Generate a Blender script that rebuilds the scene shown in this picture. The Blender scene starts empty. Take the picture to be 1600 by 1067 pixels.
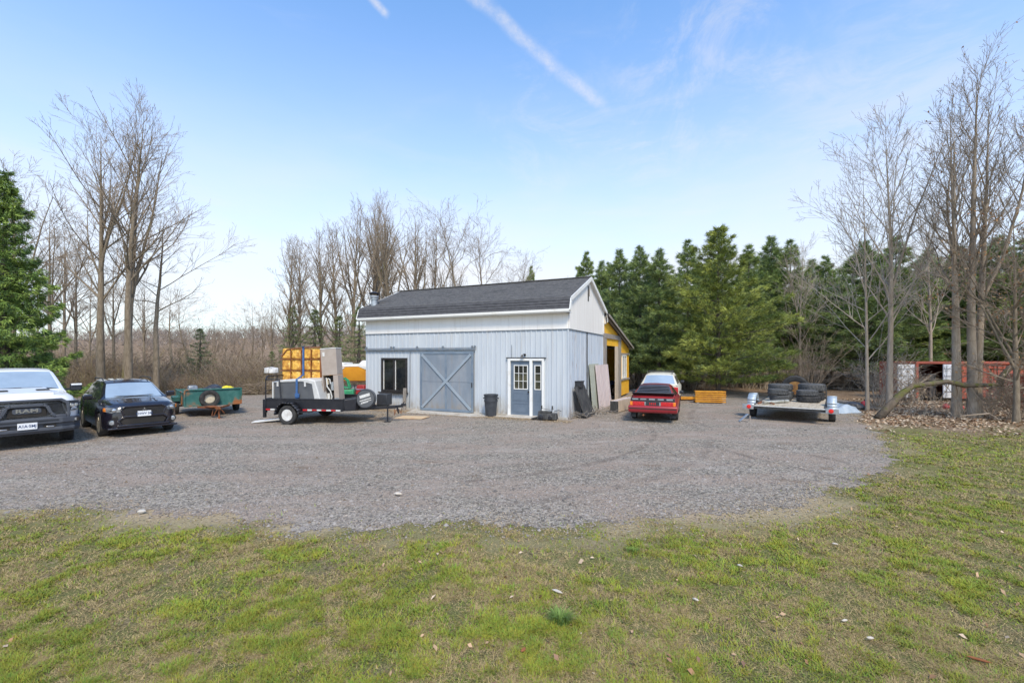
import bpy, bmesh, math, random
import numpy as np
from mathutils import Vector, Matrix, Euler

scene = bpy.context.scene
COL = scene.collection
R = math.radians
F = 700.0          # focal length in pixels of the 1600 px wide picture
HOR = 557.0        # horizon row
CH = 2.3           # camera height

# ---------------------------------------------------------------- camera
cd = bpy.data.cameras.new('camera'); cam = bpy.data.objects.new('camera', cd); COL.objects.link(cam)
cd.sensor_width = 36.0; cd.lens = 36.0 * F / 1600.0
cd.shift_y = (HOR - 533.5) / 1600.0
cam.location = (0, 0, CH); cam.rotation_euler = (R(90), 0, 0)
cd.clip_start = 0.1; cd.clip_end = 3000
scene.camera = cam

# ---------------------------------------------------------------- view
scene.view_settings.view_transform = 'Standard'
scene.view_settings.look = 'None'
scene.view_settings.exposure = 1.28
scene.view_settings.gamma = 1.0
scene.view_settings.use_curve_mapping = False
scene.render.engine = 'CYCLES'
scene.cycles.max_bounces = 6
scene.cycles.diffuse_bounces = 3
scene.cycles.use_denoising = True

# ---------------------------------------------------------------- world
SUN_EL, SUN_AZ = 50.0, 166.0     # azimuth clockwise from +Y
world = bpy.data.worlds.new('World'); scene.world = world; world.use_nodes = True
wt = world.node_tree; wt.nodes.clear()
def wn(t, **kw):
    n = wt.nodes.new(t)
    for k, v in kw.items(): setattr(n, k, v)
    return n
def wl(a, b): wt.links.new(a, b)
def wmath(op, a, b=None, clamp=False):
    n = wn('ShaderNodeMath', operation=op); n.use_clamp = clamp
    for i, v in enumerate((a, b)):
        if v is None: continue
        if isinstance(v, (int, float)): n.inputs[i].default_value = v
        else: wl(v, n.inputs[i])
    return n.outputs[0]
def wrange(v, a, b, c=0.0, d=1.0):
    n = wn('ShaderNodeMapRange', interpolation_type='SMOOTHSTEP')
    wl(v, n.inputs[0]); n.inputs[1].default_value = a; n.inputs[2].default_value = b
    n.inputs[3].default_value = c; n.inputs[4].default_value = d
    return n.outputs[0]
def wdot(vec, d):
    n = wn('ShaderNodeVectorMath', operation='DOT_PRODUCT'); wl(vec, n.inputs[0]); n.inputs[1].default_value = d
    return n.outputs['Value']
sky = wn('ShaderNodeTexSky', sky_type='NISHITA'); sky.sun_disc = False
sky.sun_elevation = R(SUN_EL); sky.sun_rotation = R(SUN_AZ); sky.air_density = 1.0; sky.dust_density = 0.6; sky.ozone_density = 1.6
tc = wn('ShaderNodeTexCoord'); DIR = tc.outputs['Generated']
sep = wn('ShaderNodeSeparateXYZ'); wl(DIR, sep.inputs[0])
def wnoise(scale, detail, rough, vs=(1, 1, 1), loc=(0, 0, 0), dist=0.0):
    mp = wn('ShaderNodeMapping'); wl(DIR, mp.inputs[0]); mp.inputs['Scale'].default_value = vs; mp.inputs['Location'].default_value = loc
    n = wn('ShaderNodeTexNoise'); wl(mp.outputs[0], n.inputs['Vector']); n.inputs['Scale'].default_value = scale
    n.inputs['Detail'].default_value = detail; n.inputs['Roughness'].default_value = rough; n.inputs['Distortion'].default_value = dist
    return n.outputs['Fac']
def pdir(px, py):
    v = Vector(((px - 800) / F, 1.0, (HOR - py) / F)); v.normalize(); return v
# thin veil of cloud: dense towards the horizon, faint higher up
elev = sep.outputs['Z']
veil = wmath('MULTIPLY', wrange(elev, 0.66, 0.03, 0.0, 0.88), wrange(wnoise(1.7, 5, .55, (1, 1, 3.2)), .25, .72, .72, 1.12))
streak = wmath('MULTIPLY', wrange(wnoise(3.1, 8, .62, (1, 1, 4.5), (3, 1, 0), .6), .50, .78), .08)
def patch(px, py, cosw, amt, sc, seedloc, vs=(1, 1, 1), lo=.42, hi=.75):
    d = wdot(DIR, pdir(px, py)); m = wrange(d, cosw, 1.0)
    n = wrange(wnoise(sc, 9, .68, vs, seedloc, 1.6), lo, hi)
    return wmath('MULTIPLY', wmath('MULTIPLY', m, n), amt)
cirrus = wmath('ADD', patch(1110, 70, .972, .30, 6.0, (5, 2, 8)), patch(860, 190, .985, .16, 7.0, (1, 7, 3), (1, 1, 2.2)))
cirrus = wmath('ADD', cirrus, patch(1370, 135, .985, .18, 5.0, (9, 2, 1), (1, 1, 3.5), .35, .7))
cirrus = wmath('ADD', cirrus, patch(1010, 230, .994, .18, 7.0, (2, 2, 6), (1, 1, 3)))
def contrail(a, b, width, amt, seedloc):
    A = pdir(*a); B = pdir(*b); n = A.cross(B).normalized(); mid = (A + B).normalized(); t = (B - A).normalized()
    half = abs((B - mid).dot(t))
    wob = wmath('MULTIPLY', wmath('SUBTRACT', wnoise(9, 6, .6, (1, 1, 1), seedloc), .5), width * 1.6)
    dist = wmath('ABSOLUTE', wmath('ADD', wdot(DIR, n), wob))
    along = wdot(DIR, t)
    wd = wrange(wnoise(26, 6, .75, (1, 1, 1), seedloc), .3, .8, .25, 1.0)
    core = wmath('MULTIPLY', wrange(dist, width, 0.0), wd)
    e0 = wrange(along, half * 1.15, half * .6); e1 = wrange(along, -half * 1.5, -half * 1.2)
    fwd = wrange(wdot(DIR, mid), 0.0, .3)
    return wmath('MULTIPLY', wmath('MULTIPLY', core, wmath('MULTIPLY', e0, e1)), wmath('MULTIPLY', fwd, amt))
ct = wmath('ADD', contrail((735, -10), (950, 175), .017, .55, (2, 4, 6)), contrail((572, -8), (607, 27), .010, .7, (7, 1, 2)))
cloud = wmath('ADD', wmath('ADD', veil, streak), wmath('ADD', cirrus, ct), clamp=True)
mix = wn('ShaderNodeMix', data_type='RGBA'); wl(cloud, mix.inputs[0]); wl(sky.outputs[0], mix.inputs[6])
tint = wn('ShaderNodeMix', data_type='RGBA', blend_type='MULTIPLY'); tint.inputs[0].default_value = 1.0
tint.inputs[7].default_value = (1.00, 1.28, 1.45, 1)
wl(sky.outputs[0], tint.inputs[6]); wl(tint.outputs[2], mix.inputs[6])
mix.inputs[7].default_value = (4.0, 3.85, 3.8, 1)
bg = wn('ShaderNodeBackground'); wl(mix.outputs[2], bg.inputs[0]); bg.inputs[1].default_value = 0.1
wo = wn('ShaderNodeOutputWorld'); wl(bg.outputs[0], wo.inputs[0])

# ---------------------------------------------------------------- sun (veiled by thin cloud: soft shadows)
sd = bpy.data.lights.new('sun', 'SUN'); sun = bpy.data.objects.new('sun', sd); COL.objects.link(sun)
sd.energy = 1.5; sd.angle = R(13); sd.color = (1.0, .86, .66)
az, el = R(SUN_AZ), R(SUN_EL)
sv = Vector((math.sin(az) * math.cos(el), math.cos(az) * math.cos(el), math.sin(el)))
sun.rotation_euler = sv.to_track_quat('Z', 'Y').to_euler()

# ================================================================ helpers
def P(px, d, z=0.0): return Vector(((px - 800) / F * d, d, z))
def PG(px, py): d = CH * F / (py - HOR); return Vector(((px - 800) / F * d, d, 0))

def tag(o, label=None, cat=None, group=None, kind=None):
    if label: o['label'] = label
    if cat: o['category'] = cat
    if group: o['group'] = group
    if kind: o['kind'] = kind
    return o
def empty(name, label, cat, loc=(0, 0, 0), rz=0.0, group=None):
    o = bpy.data.objects.new(name, None); COL.objects.link(o); o.location = loc; o.rotation_euler = (0, 0, rz)
    o.empty_display_size = .3
    return tag(o, label, cat, group)
def copy_tree(o, parent=None):
    c = o.copy(); COL.objects.link(c); c.parent = parent
    for ch in list(o.children): copy_tree(ch, c)
    return c

class MB:
    """collects vertices and faces and links them as ONE mesh object"""
    def __init__(s): s.v = []; s.f = []; s.m = []; s.c = []
    def add(s, vs, fs, mi=0):
        b = len(s.v); s.v += [tuple(p) for p in vs]; s.f += [tuple(i + b for i in f) for f in fs]; s.m += [mi] * len(fs)
    def box(s, c, d, rot=None, mi=0, taper=None):
        x, y, z = d[0] / 2, d[1] / 2, d[2] / 2; tx, ty = taper or (1, 1)
        vs = [Vector((-x, -y, -z)), Vector((x, -y, -z)), Vector((x, y, -z)), Vector((-x, y, -z)),
              Vector((-x * tx, -y * ty, z)), Vector((x * tx, -y * ty, z)), Vector((x * tx, y * ty, z)), Vector((-x * tx, y * ty, z))]
        if rot is not None:
            M = Euler(rot).to_matrix(); vs = [M @ v for v in vs]
        c = Vector(c); vs = [v + c for v in vs]
        s.add(vs, [(0, 3, 2, 1), (4, 5, 6, 7), (0, 1, 5, 4), (1, 2, 6, 5), (2, 3, 7, 6), (3, 0, 4, 7)], mi); return s
    def bar(s, a, b, w, h=None, mi=0, up=(0, 0, 1)):
        a = Vector(a); b = Vector(b); h = h or w; d = (b - a); L = d.length; d.normalize(); up = Vector(up)
        if abs(d.dot(up)) > .98: up = Vector((1, 0, 0))
        sx = d.cross(up).normalized() * (w / 2); sz = sx.cross(d).normalized() * (h / 2)
        vs = [a - sx - sz, a + sx - sz, a + sx + sz, a - sx + sz, b - sx - sz, b + sx - sz, b + sx + sz, b - sx + sz]
        s.add(vs, [(0, 1, 2, 3), (7, 6, 5, 4), (0, 4, 5, 1), (1, 5, 6, 2), (2, 6, 7, 3), (3, 7, 4, 0)], mi); return s
    def tube(s, pts, rad, n=6, cap=True, mi=0):
        pts = [Vector(p) for p in pts]
        if not hasattr(rad, '__len__'): rad = [rad] * len(pts)
        b = len(s.v); prev = None
        for i, p in enumerate(pts):
            d = (pts[min(i + 1, len(pts) - 1)] - pts[max(i - 1, 0)])
            if d.length < 1e-9: d = Vector((0, 0, 1))
            d.normalize()
            if prev is None:
                u = Vector((1, 0, 0)) if abs(d.x) < .8 else Vector((0, 1, 0))
                u = (u - d * u.dot(d)).normalized()
            else:
                u = prev - d * prev.dot(d)
                u = u.normalized() if u.length > 1e-6 else d.orthogonal().normalized()
            prev = u; w = d.cross(u); r = rad[i]
            for k in range(n):
                a = 2 * math.pi * k / n; q = p + u * (r * math.cos(a)) + w * (r * math.sin(a)); s.v.append((q.x, q.y, q.z))
        for i in range(len(pts) - 1):
            for k in range(n):
                k2 = (k + 1) % n
                s.f.append((b + i * n + k, b + i * n + k2, b + (i + 1) * n + k2, b + (i + 1) * n + k)); s.m.append(mi)
        if cap and n > 2:
            s.f.append(tuple(b + k for k in reversed(range(n)))); s.m.append(mi)
            e = b + (len(pts) - 1) * n; s.f.append(tuple(e + k for k in range(n))); s.m.append(mi)
        return s
    def lathe(s, prof, n=24, axis='z', c=(0, 0, 0), mi=0, closed=False):
        b = len(s.v); c = Vector(c)
        for (r, h) in prof:
            for k in range(n):
                a = 2 * math.pi * k / n; x, y = r * math.cos(a), r * math.sin(a)
                q = {'z': (x, y, h), 'y': (x, h, -y), 'x': (h, x, y)}[axis]; s.v.append((q[0] + c.x, q[1] + c.y, q[2] + c.z))
        m = len(prof); rng = range(m) if closed else range(m - 1)
        for i in rng:
            j = (i + 1) % m
            for k in range(n):
                k2 = (k + 1) % n; s.f.append((b + i * n + k, b + i * n + k2, b + j * n + k2, b + j * n + k)); s.m.append(mi)
        if not closed:
            s.f.append(tuple(b + k for k in reversed(range(n)))); s.m.append(mi)
            s.f.append(tuple(b + (m - 1) * n + k for k in range(n))); s.m.append(mi)
        return s
    def prism(s, poly, axis, a, b, mi=0):
        """poly: 2D outline; extruded along axis between a and b. axis y: (x,z); axis x: (y,z); axis z: (x,y)"""
        f = {'y': lambda p, t: (p[0], t, p[1]), 'x': lambda p, t: (t, p[0], p[1]), 'z': lambda p, t: (p[0], p[1], t)}[axis]
        n = len(poly); vs = [f(p, a) for p in poly] + [f(p, b) for p in poly]
        fs = [tuple(range(n)), tuple(reversed(range(n, 2 * n)))] + [(i, i + n, (i + 1) % n + n, (i + 1) % n) for i in range(n)]
        s.add(vs, fs, mi); return s
    def build(s, name, mats, parent=None, smooth=None, bevel=0.0, fix=True, cols=None, seg=2):
        me = bpy.data.meshes.new(name); me.from_pydata(s.v, [], s.f)
        mats = mats if isinstance(mats, (list, tuple)) else [mats]
        for m in mats: me.materials.append(m)
        if len(mats) > 1: me.polygons.foreach_set('material_index', s.m)
        if cols is not None:
            ca = me.color_attributes.new('Col', 'FLOAT_COLOR', 'POINT'); ca.data.foreach_set('color', np.asarray(cols, dtype=np.float32).ravel())
        if fix:
            bm = bmesh.new(); bm.from_mesh(me); bmesh.ops.recalc_face_normals(bm, faces=bm.faces); bm.to_mesh(me); bm.free()
        if smooth is not None:
            me.shade_smooth()
            if smooth < 3.1: me.set_sharp_from_angle(angle=smooth)
        me.update()
        o = bpy.data.objects.new(name, me); COL.objects.link(o); o.parent = parent
        if bevel:
            bv = o.modifiers.new('bevel', 'BEVEL'); bv.width = bevel; bv.segments = seg; bv.limit_method = 'ANGLE'; bv.angle_limit = R(35)
            bv.harden_normals = False
            if smooth is None: me.shade_smooth(); me.set_sharp_from_angle(angle=R(50))
        return o

def np_mesh(name, verts, tris, mat, cols=None, parent=None, smooth=False):
    """verts (n,3), tris (m,3) numpy"""
    me = bpy.data.meshes.new(name); n = len(verts); m = len(tris)
    me.vertices.add(n); me.vertices.foreach_set('co', np.asarray(verts, np.float32).ravel())
    me.loops.add(m * 3); me.loops.foreach_set('vertex_index', np.asarray(tris, np.int32).ravel())
    me.polygons.add(m); me.polygons.foreach_set('loop_start', np.arange(0, m * 3, 3, dtype=np.int32))
    me.update(calc_edges=True)
    if cols is not None:
        ca = me.color_attributes.new('Col', 'FLOAT_COLOR', 'POINT')
        c4 = np.ones((n, 4), np.float32); c4[:, :3] = cols; ca.data.foreach_set('color', c4.ravel())
    me.materials.append(mat)
    if smooth: me.shade_smooth()
    o = bpy.data.objects.new(name, me); COL.objects.link(o); o.parent = parent
    return o

# ---- numpy value noise
def vnoise(x, y, seed=0):
    xi = np.floor(x).astype(np.int64); yi = np.floor(y).astype(np.int64); xf = x - xi; yf = y - yi
    def h(a, b):
        n = (a * 374761393 + b * 668265263 + seed * 1274126177) & 0x7fffffff
        n = ((n ^ (n >> 13)) * 1274126177) & 0x7fffffff
        return ((n ^ (n >> 16)) & 0xffff) / 65535.0
    u = xf * xf * (3 - 2 * xf); v = yf * yf * (3 - 2 * yf)
    return (h(xi, yi) * (1 - u) + h(xi + 1, yi) * u) * (1 - v) + (h(xi, yi + 1) * (1 - u) + h(xi + 1, yi + 1) * u) * v
def fbm(x, y, seed=0, oct=4):
    s = 0; a = .5; t = 0
    for i in range(oct): s = s + a * vnoise(x, y, seed + i * 17); t += a; a *= .5; x = x * 2.03 + 11.3; y = y * 2.03 + 5.7
    return s / t

# ---------------------------------------------------------------- materials
def mat(name, c, rough=.6, metal=0.0, c2=None, scale=4.0, detail=5.0, lo=.35, hi=.65, bump=0.0, bscale=None, c3=None, s3=1.0, t3=(.55, .7),
        spec=.5, grime=None, stretch=(1, 1, 1), emit=None, coat=0.0, attr=False, coord='Object', sss=None, alpha=None):
    m = bpy.data.materials.new(name); m.use_nodes = True; nt = m.node_tree; b = nt.nodes['Principled BSDF']
    b.inputs['Roughness'].default_value = rough; b.inputs['Metallic'].default_value = metal; b.inputs['Specular IOR Level'].default_value = spec
    b.inputs['Base Color'].default_value = (*c, 1); b.inputs['Coat Weight'].default_value = coat
    L = nt.links.new; tcn = nt.nodes.new('ShaderNodeTexCoord'); mp = nt.nodes.new('ShaderNodeMapping'); L(tcn.outputs[coord], mp.inputs[0]); mp.inputs['Scale'].default_value = stretch
    cur = None
    if attr:
        at = nt.nodes.new('ShaderNodeAttribute'); at.attribute_name = 'Col'; cur = at.outputs['Color']
    def noise(sc, det, loc=0.0):
        n = nt.nodes.new('ShaderNodeTexNoise'); L(mp.outputs[0], n.inputs['Vector']); n.inputs['Scale'].default_value = sc; n.inputs['Detail'].default_value = det
        n.inputs['Roughness'].default_value = .6; return n.outputs['Fac']
    def ramp(v, a, bb):
        r = nt.nodes.new('ShaderNodeMapRange'); r.interpolation_type = 'SMOOTHSTEP'; L(v, r.inputs[0]); r.inputs[1].default_value = a; r.inputs[2].default_value = bb; return r.outputs[0]
    def mixc(f, a, bcol):
        x = nt.nodes.new('ShaderNodeMix'); x.data_type = 'RGBA'; L(f, x.inputs[0])
        for i, v in ((6, a), (7, bcol)):
            if isinstance(v, tuple): x.inputs[i].default_value = (*v, 1)
            else: L(v, x.inputs[i])
        return x.outputs[2]
    if c2 is not None: cur = mixc(ramp(noise(scale, detail), lo, hi), cur or c, c2)
    if c3 is not None: cur = mixc(ramp(noise(s3, 6), *t3), cur or c, c3)
    if grime:
        sz = nt.nodes.new('ShaderNodeSeparateXYZ'); L(tcn.outputs['Object'], sz.inputs[0])
        gz = nt.nodes.new('ShaderNodeMapRange'); gz.interpolation_type = 'SMOOTHSTEP'; L(sz.outputs['Z'], gz.inputs[0]); gz.inputs[1].default_value = grime[0]; gz.inputs[2].default_value = 0.0
        mg = nt.nodes.new('ShaderNodeMath'); mg.operation = 'MULTIPLY'; L(gz.outputs[0], mg.inputs[0]); L(ramp(noise(7, 6), .3, .7), mg.inputs[1])
        cur = mixc(mg.outputs[0], cur or c, grime[1])
        mp2 = nt.nodes.new('ShaderNodeMapping'); L(tcn.outputs['Object'], mp2.inputs[0]); mp2.inputs['Scale'].default_value = (9, 9, .5)
        n2 = nt.nodes.new('ShaderNodeTexNoise'); L(mp2.outputs[0], n2.inputs['Vector']); n2.inputs['Scale'].default_value = 1.0; n2.inputs['Detail'].default_value = 6
        m2 = nt.nodes.new('ShaderNodeMath'); m2.operation = 'MULTIPLY'; L(ramp(n2.outputs['Fac'], .52, .72), m2.inputs[0]); m2.inputs[1].default_value = grime[2]
        cur = mixc(m2.outputs[0], cur, grime[1])
    if cur is not None: L(cur, b.inputs['Base Color'])
    if bump:
        bn = nt.nodes.new('ShaderNodeBump'); bn.inputs['Strength'].default_value = 1.0; bn.inputs['Distance'].default_value = bump
        L(noise(bscale or scale * 3, 4), bn.inputs['Height']); L(bn.outputs[0], b.inputs['Normal'])
    if emit: b.inputs['Emission Color'].default_value = (*emit, 1); b.inputs['Emission Strength'].default_value = 1
    return m
# ================================================================ materials in use
M = {}
M['white_panel'] = mat('white_panel', (.88, .85, .80), .45, grime=(.1, (.55, .50, .42), .22), c2=(.84, .81, .76), scale=1.3, stretch=(1, 1, .3), bump=.002)
M['white_trim'] = mat('white_trim', (.80, .80, .77), .45, c2=(.66, .63, .57), scale=3, lo=.5, hi=.8)
M['gutter'] = mat('gutter', (.80, .79, .74), .4, c2=(.6, .56, .48), scale=2, lo=.5, hi=.85)
M['siding'] = mat('siding', (.50, .545, .59), .42, c2=(.57, .61, .64), scale=1.1, stretch=(1, 1, .35), lo=.3, hi=.75, c3=(.42, .46, .50), s3=5, t3=(.66, .85), spec=.4, grime=(.65, (.32, .28, .23), .20))
M['siding_worn'] = mat('siding_worn', (.50, .57, .645), .5, c2=(.60, .64, .68), scale=2.4, stretch=(2, 2, .3), c3=(.33, .26, .24), s3=6, t3=(.60, .7), grime=(1.1, (.30, .25, .21), .4))
M['door_blue'] = mat('door_blue', (.20, .24, .285), .6, c2=(.27, .30, .335), scale=1.6, stretch=(1, 1, .4), grime=(.6, (.26, .22, .17), .35), c3=(.34, .30, .27), s3=3.2, t3=(.64, .82), bump=.004, bscale=14)
M['door_blue_dark'] = mat('door_blue_dark', (.15, .20, .26), .6, c2=(.20, .25, .30), scale=3, c3=(.28, .22, .17), s3=6, t3=(.62, .8))
M['brace_blue'] = mat('brace_blue', (.27, .33, .385), .6, c2=(.32, .37, .41), scale=3, c3=(.36, .31, .27), s3=5, t3=(.64, .82))
M['entry_door'] = mat('entry_door', (.12, .16, .21), .4, c2=(.145, .185, .235), scale=2)
M['rail'] = mat('rail', (.17, .22, .28), .5, metal=.3, c2=(.25, .27, .29), scale=6)
M['shingle'] = mat('shingle', (.085, .083, .083), .9, c2=(.15, .145, .14), scale=7, stretch=(1, 4, 1), grime=(.01, (.20, .19, .175), .5), c3=(.05, .05, .052), s3=1.3, t3=(.5, .75), bump=.006, bscale=60)
M['shingle_dark'] = mat('shingle_dark', (.055, .055, .06), .9, c2=(.085, .085, .09), scale=6, stretch=(1, 4, 1), bump=.006, bscale=60)
M['dark_frame'] = mat('dark_frame', (.02, .018, .018), .5, c2=(.035, .03, .028), scale=5)
M['glass_dark'] = mat('glass_dark', (.012, .014, .016), .06, c2=(.03, .032, .03), scale=2.5, spec=.7)  # opaque; the dark interior behind is put into the pane colour
M['glass_mid'] = mat('glass_mid', (.03, .032, .028), .08, c2=(.10, .095, .06), scale=2.6, spec=.7)
M['car_glass'] = mat('car_glass', (.58, .66, .69), .08, metal=.55, c2=(.46, .54, .58), scale=.9)  # pale metallic tint; a bright sky reflection is painted into the colour
M['car_glass_dark'] = mat('car_glass_dark', (.02, .024, .026), .05, spec=.9, c2=(.05, .055, .055), scale=3)
M['concrete'] = mat('concrete', (.42, .39, .34), .85, c2=(.52, .49, .44), scale=3, bump=.004, bscale=40)
M['plywood'] = mat('plywood', (.52, .38, .22), .7, c2=(.62, .48, .30), scale=3, stretch=(1, 6, 1), c3=(.55, .25, .10), s3=2.2, t3=(.5, .65))
M['wood_grey'] = mat('wood_grey', (.22, .195, .165), .85, c2=(.33, .29, .25), scale=4, stretch=(5, 5, .6), bump=.004)
M['wood_pale'] = mat('wood_pale', (.50, .42, .32), .75, c2=(.6, .5, .4), scale=3, stretch=(1, 6, 1), bump=.002)
M['yellow_board'] = mat('yellow_board', (.80, .40, .02), .6, c2=(.86, .50, .05), scale=3, c3=(.50, .22, .02), s3=4, t3=(.6, .8))
M['galv'] = mat('galv', (.55, .57, .58), .38, metal=.75, c2=(.42, .44, .46), scale=9)
M['galv_blue'] = mat('galv_blue', (.40, .47, .52), .42, metal=.35, c2=(.50, .56, .60), scale=5)
M['black_metal'] = mat('black_metal', (.012, .013, .018), .38, c2=(.022, .022, .026), scale=5, c3=(.09, .05, .03), s3=8, t3=(.7, .85))
M['black_plastic'] = mat('black_plastic', (.02, .022, .026), .5, c2=(.035, .037, .042), scale=4)
M['grey_plastic'] = mat('grey_plastic', (.055, .062, .078), .5, c2=(.07, .078, .095), scale=4)
M['rubber'] = mat('rubber', (.022, .022, .023), .85, c2=(.05, .048, .045), scale=7, bump=.003, bscale=60)
M['rubber_dusty'] = mat('rubber_dusty', (.05, .052, .054), .85, c2=(.10, .10, .098), scale=5, bump=.004, bscale=50)
M['truck_white'] = mat('truck_white', (.76, .77, .78), .25, c2=(.72, .72, .72), scale=2, coat=.6)
M['suv_black'] = mat('suv_black', (.010, .009, .016), .16, coat=.8, c2=(.016, .014, .02), scale=3)
M['red_paint'] = mat('red_paint', (.30, .022, .03), .32, coat=.3, c2=(.28, .022, .028), scale=4, c3=(.22, .05, .05), s3=9, t3=(.65, .85))
M['cream_paint'] = mat('cream_paint', (.62, .60, .50), .38, c2=(.55, .52, .43), scale=3, c3=(.35, .2, .1), s3=8, t3=(.7, .85))
M['headlight'] = mat('headlight', (.55, .57, .58), .12, metal=.5, c2=(.25, .27, .28), scale=16)
M['amber'] = mat('amber', (.85, .25, .03), .25, c2=(.7, .2, .02), scale=10)
M['tail_red'] = mat('tail_red', (.62, .03, .035), .25, c2=(.42, .02, .02), scale=20)
M['lamp_red'] = mat('lamp_red', (.8, .03, .02), .3, c2=(.65, .02, .02), scale=14)
M['plate'] = mat('plate', (.75, .77, .78), .4, c2=(.70, .72, .75), scale=10)
M['plate_ink'] = mat('plate_ink', (.02, .05, .14), .5, c2=(.03, .06, .16), scale=10)
M['chrome'] = mat('chrome', (.62, .63, .65), .2, metal=.9, c2=(.5, .5, .52), scale=12)
M['alloy'] = mat('alloy', (.50, .46, .38), .35, metal=.5, c2=(.40, .36, .29), scale=8)
M['rim_white'] = mat('rim_white', (.70, .70, .68), .4, c2=(.55, .53, .5), scale=8)
M['rim_cream'] = mat('rim_cream', (.62, .56, .42), .5, c2=(.32, .14, .06), scale=9, lo=.55, hi=.7)
M['rim_rust'] = mat('rim_rust', (.42, .22, .06), .6, c2=(.25, .12, .05), scale=9)
M['green_rust'] = mat('green_rust', (.022, .115, .10), .6, c2=(.05, .16, .14), scale=3, c3=(.30, .11, .035), s3=1.6, t3=(.52, .64))
M['rust'] = mat('rust', (.28, .10, .035), .85, c2=(.17, .06, .025), scale=6, c3=(.42, .2, .09), s3=4, t3=(.6, .8), bump=.004)
M['foam_yellow'] = mat('foam_yellow', (.80, .46, .08), .8, c2=(.45, .19, .03), scale=6, c3=(.85, .58, .16), s3=9, t3=(.5, .7), bump=.04, bscale=9)
M['ac_tan'] = mat('ac_tan', (.36, .30, .25), .5, c2=(.40, .34, .29), scale=3)
M['cover_grey'] = mat('cover_grey', (.075, .08, .088), .6, c2=(.10, .105, .11), scale=2)
M['tarp_white'] = mat('tarp_white', (.50, .50, .48), .5, c2=(.60, .60, .58), scale=3, bump=.01, bscale=6)
M['strap_blue'] = mat('strap_blue', (.03, .09, .24), .6, c2=(.05, .13, .3), scale=9)
M['reflect_red'] = mat('reflect_red', (.55, .02, .03), .4, c2=(.42, .02, .02), scale=20)
M['reflect_white'] = mat('reflect_white', (.7, .7, .68), .4, c2=(.55, .54, .5), scale=20)
M['bin'] = mat('bin', (.035, .04, .05), .5, c2=(.055, .06, .07), scale=5)
M['boat_white'] = mat('boat_white', (.75, .75, .72), .3, c2=(.62, .6, .56), scale=3)
M['boat_yellow'] = mat('boat_yellow', (.80, .36, .03), .3, c2=(.72, .30, .03), scale=2)
M['green_plastic'] = mat('green_plastic', (.03, .30, .13), .45, c2=(.02, .2, .09), scale=5)
M['dull_red'] = mat('dull_red', (.40, .03, .03), .5, c2=(.28, .03, .03), scale=5)
M['orange_steel'] = mat('orange_steel', (.66, .30, .02), .5, c2=(.50, .20, .015), scale=5)
M['container_red'] = mat('container_red', (.40, .095, .05), .65, c2=(.31, .07, .04), scale=1.2, c3=(.48, .16, .08), s3=2.5, t3=(.55, .75))
M['container_white'] = mat('container_white', (.76, .77, .79), .5, c2=(.52, .53, .54), scale=2, c3=(.36, .2, .12), s3=5, t3=(.68, .8))
M['dark_void'] = mat('dark_void', (.02, .018, .016), .9, c2=(.035, .03, .026), scale=3)  # near-black colour stands in for the shade inside hollows and recesses
M['pink_board'] = mat('pink_board', (.50, .43, .42), .7, c2=(.58, .50, .48), scale=2, stretch=(1, 1, .3), c3=(.38, .30, .29), s3=4, t3=(.62, .8))
M['olive_board'] = mat('olive_board', (.36, .38, .30), .7, c2=(.42, .43, .35), scale=2)
M['charred'] = mat('charred', (.028, .028, .028), .7, c2=(.07, .068, .064), scale=5, stretch=(4, 1, .6))
M['silver_tube'] = mat('silver_tube', (.5, .5, .46), .45, metal=.4, c2=(.35, .34, .28), scale=7)
M['bag_black'] = mat('bag_black', (.02, .022, .03), .35, c2=(.05, .052, .06), scale=6, bump=.03, bscale=6)
M['bag_yellow'] = mat('bag_yellow', (.75, .62, .02), .5, c2=(.6, .5, .02), scale=5, bump=.02, bscale=8)
M['motor_grey'] = mat('motor_grey', (.16, .18, .20), .4, metal=.4, c2=(.26, .28, .30), scale=7)
M['deck_wood'] = mat('deck_wood', (.42, .35, .25), .8, c2=(.50, .43, .33), scale=2.4, stretch=(1, 6, 1), c3=(.30, .25, .19), s3=1.4, t3=(.55, .75))
M['bark'] = mat('bark', (.165, .13, .088), .95, c2=(.26, .21, .15), scale=7, stretch=(2, 2, .5), c3=(.13, .115, .03), s3=.9, t3=(.56, .74), bump=.012, bscale=16)
M['bark_pale'] = mat('bark_pale', (.27, .22, .165), .95, c2=(.36, .30, .235), scale=6, stretch=(2, 2, .5), c3=(.17, .145, .10), s3=1.2, t3=(.5, .72), bump=.008, bscale=16)
M['twig'] = mat('twig', (.22, .17, .12), .95, c2=(.29, .23, .17), scale=2)
M['twig_pale'] = mat('twig_pale', (.40, .34, .27), .95, c2=(.30, .25, .20), scale=2)
M['pine_bark'] = mat('pine_bark', (.075, .06, .05), .95, c2=(.12, .10, .085), scale=6, stretch=(2, 2, .5), bump=.01)
M['moss_bark'] = mat('moss_bark', (.10, .078, .055), .95, c2=(.16, .125, .09), scale=5, c3=(.10, .105, .02), s3=2.4, t3=(.46, .62), bump=.03, bscale=12)
M['needles'] = mat('needles', (.05, .09, .03), .75, attr=True, spec=.25)
M['leafbits'] = mat('leafbits', (.3, .2, .1), .8, attr=True, spec=.2)
M['blades'] = mat('blades', (.1, .15, .03), .7, attr=True, spec=.25)
M['stones'] = mat('stones', (.3, .3, .3), .85, attr=True, spec=.3)
M['scrub'] = mat('scrub', (.17, .13, .10), .95, attr=True, spec=.1)
M['far_hill'] = mat('far_hill', (.20, .15, .115), .95, c2=(.27, .215, .165), scale=.25, detail=8, c3=(.13, .12, .07), s3=.08, t3=(.5, .7), bump=.6, bscale=1.2)
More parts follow.
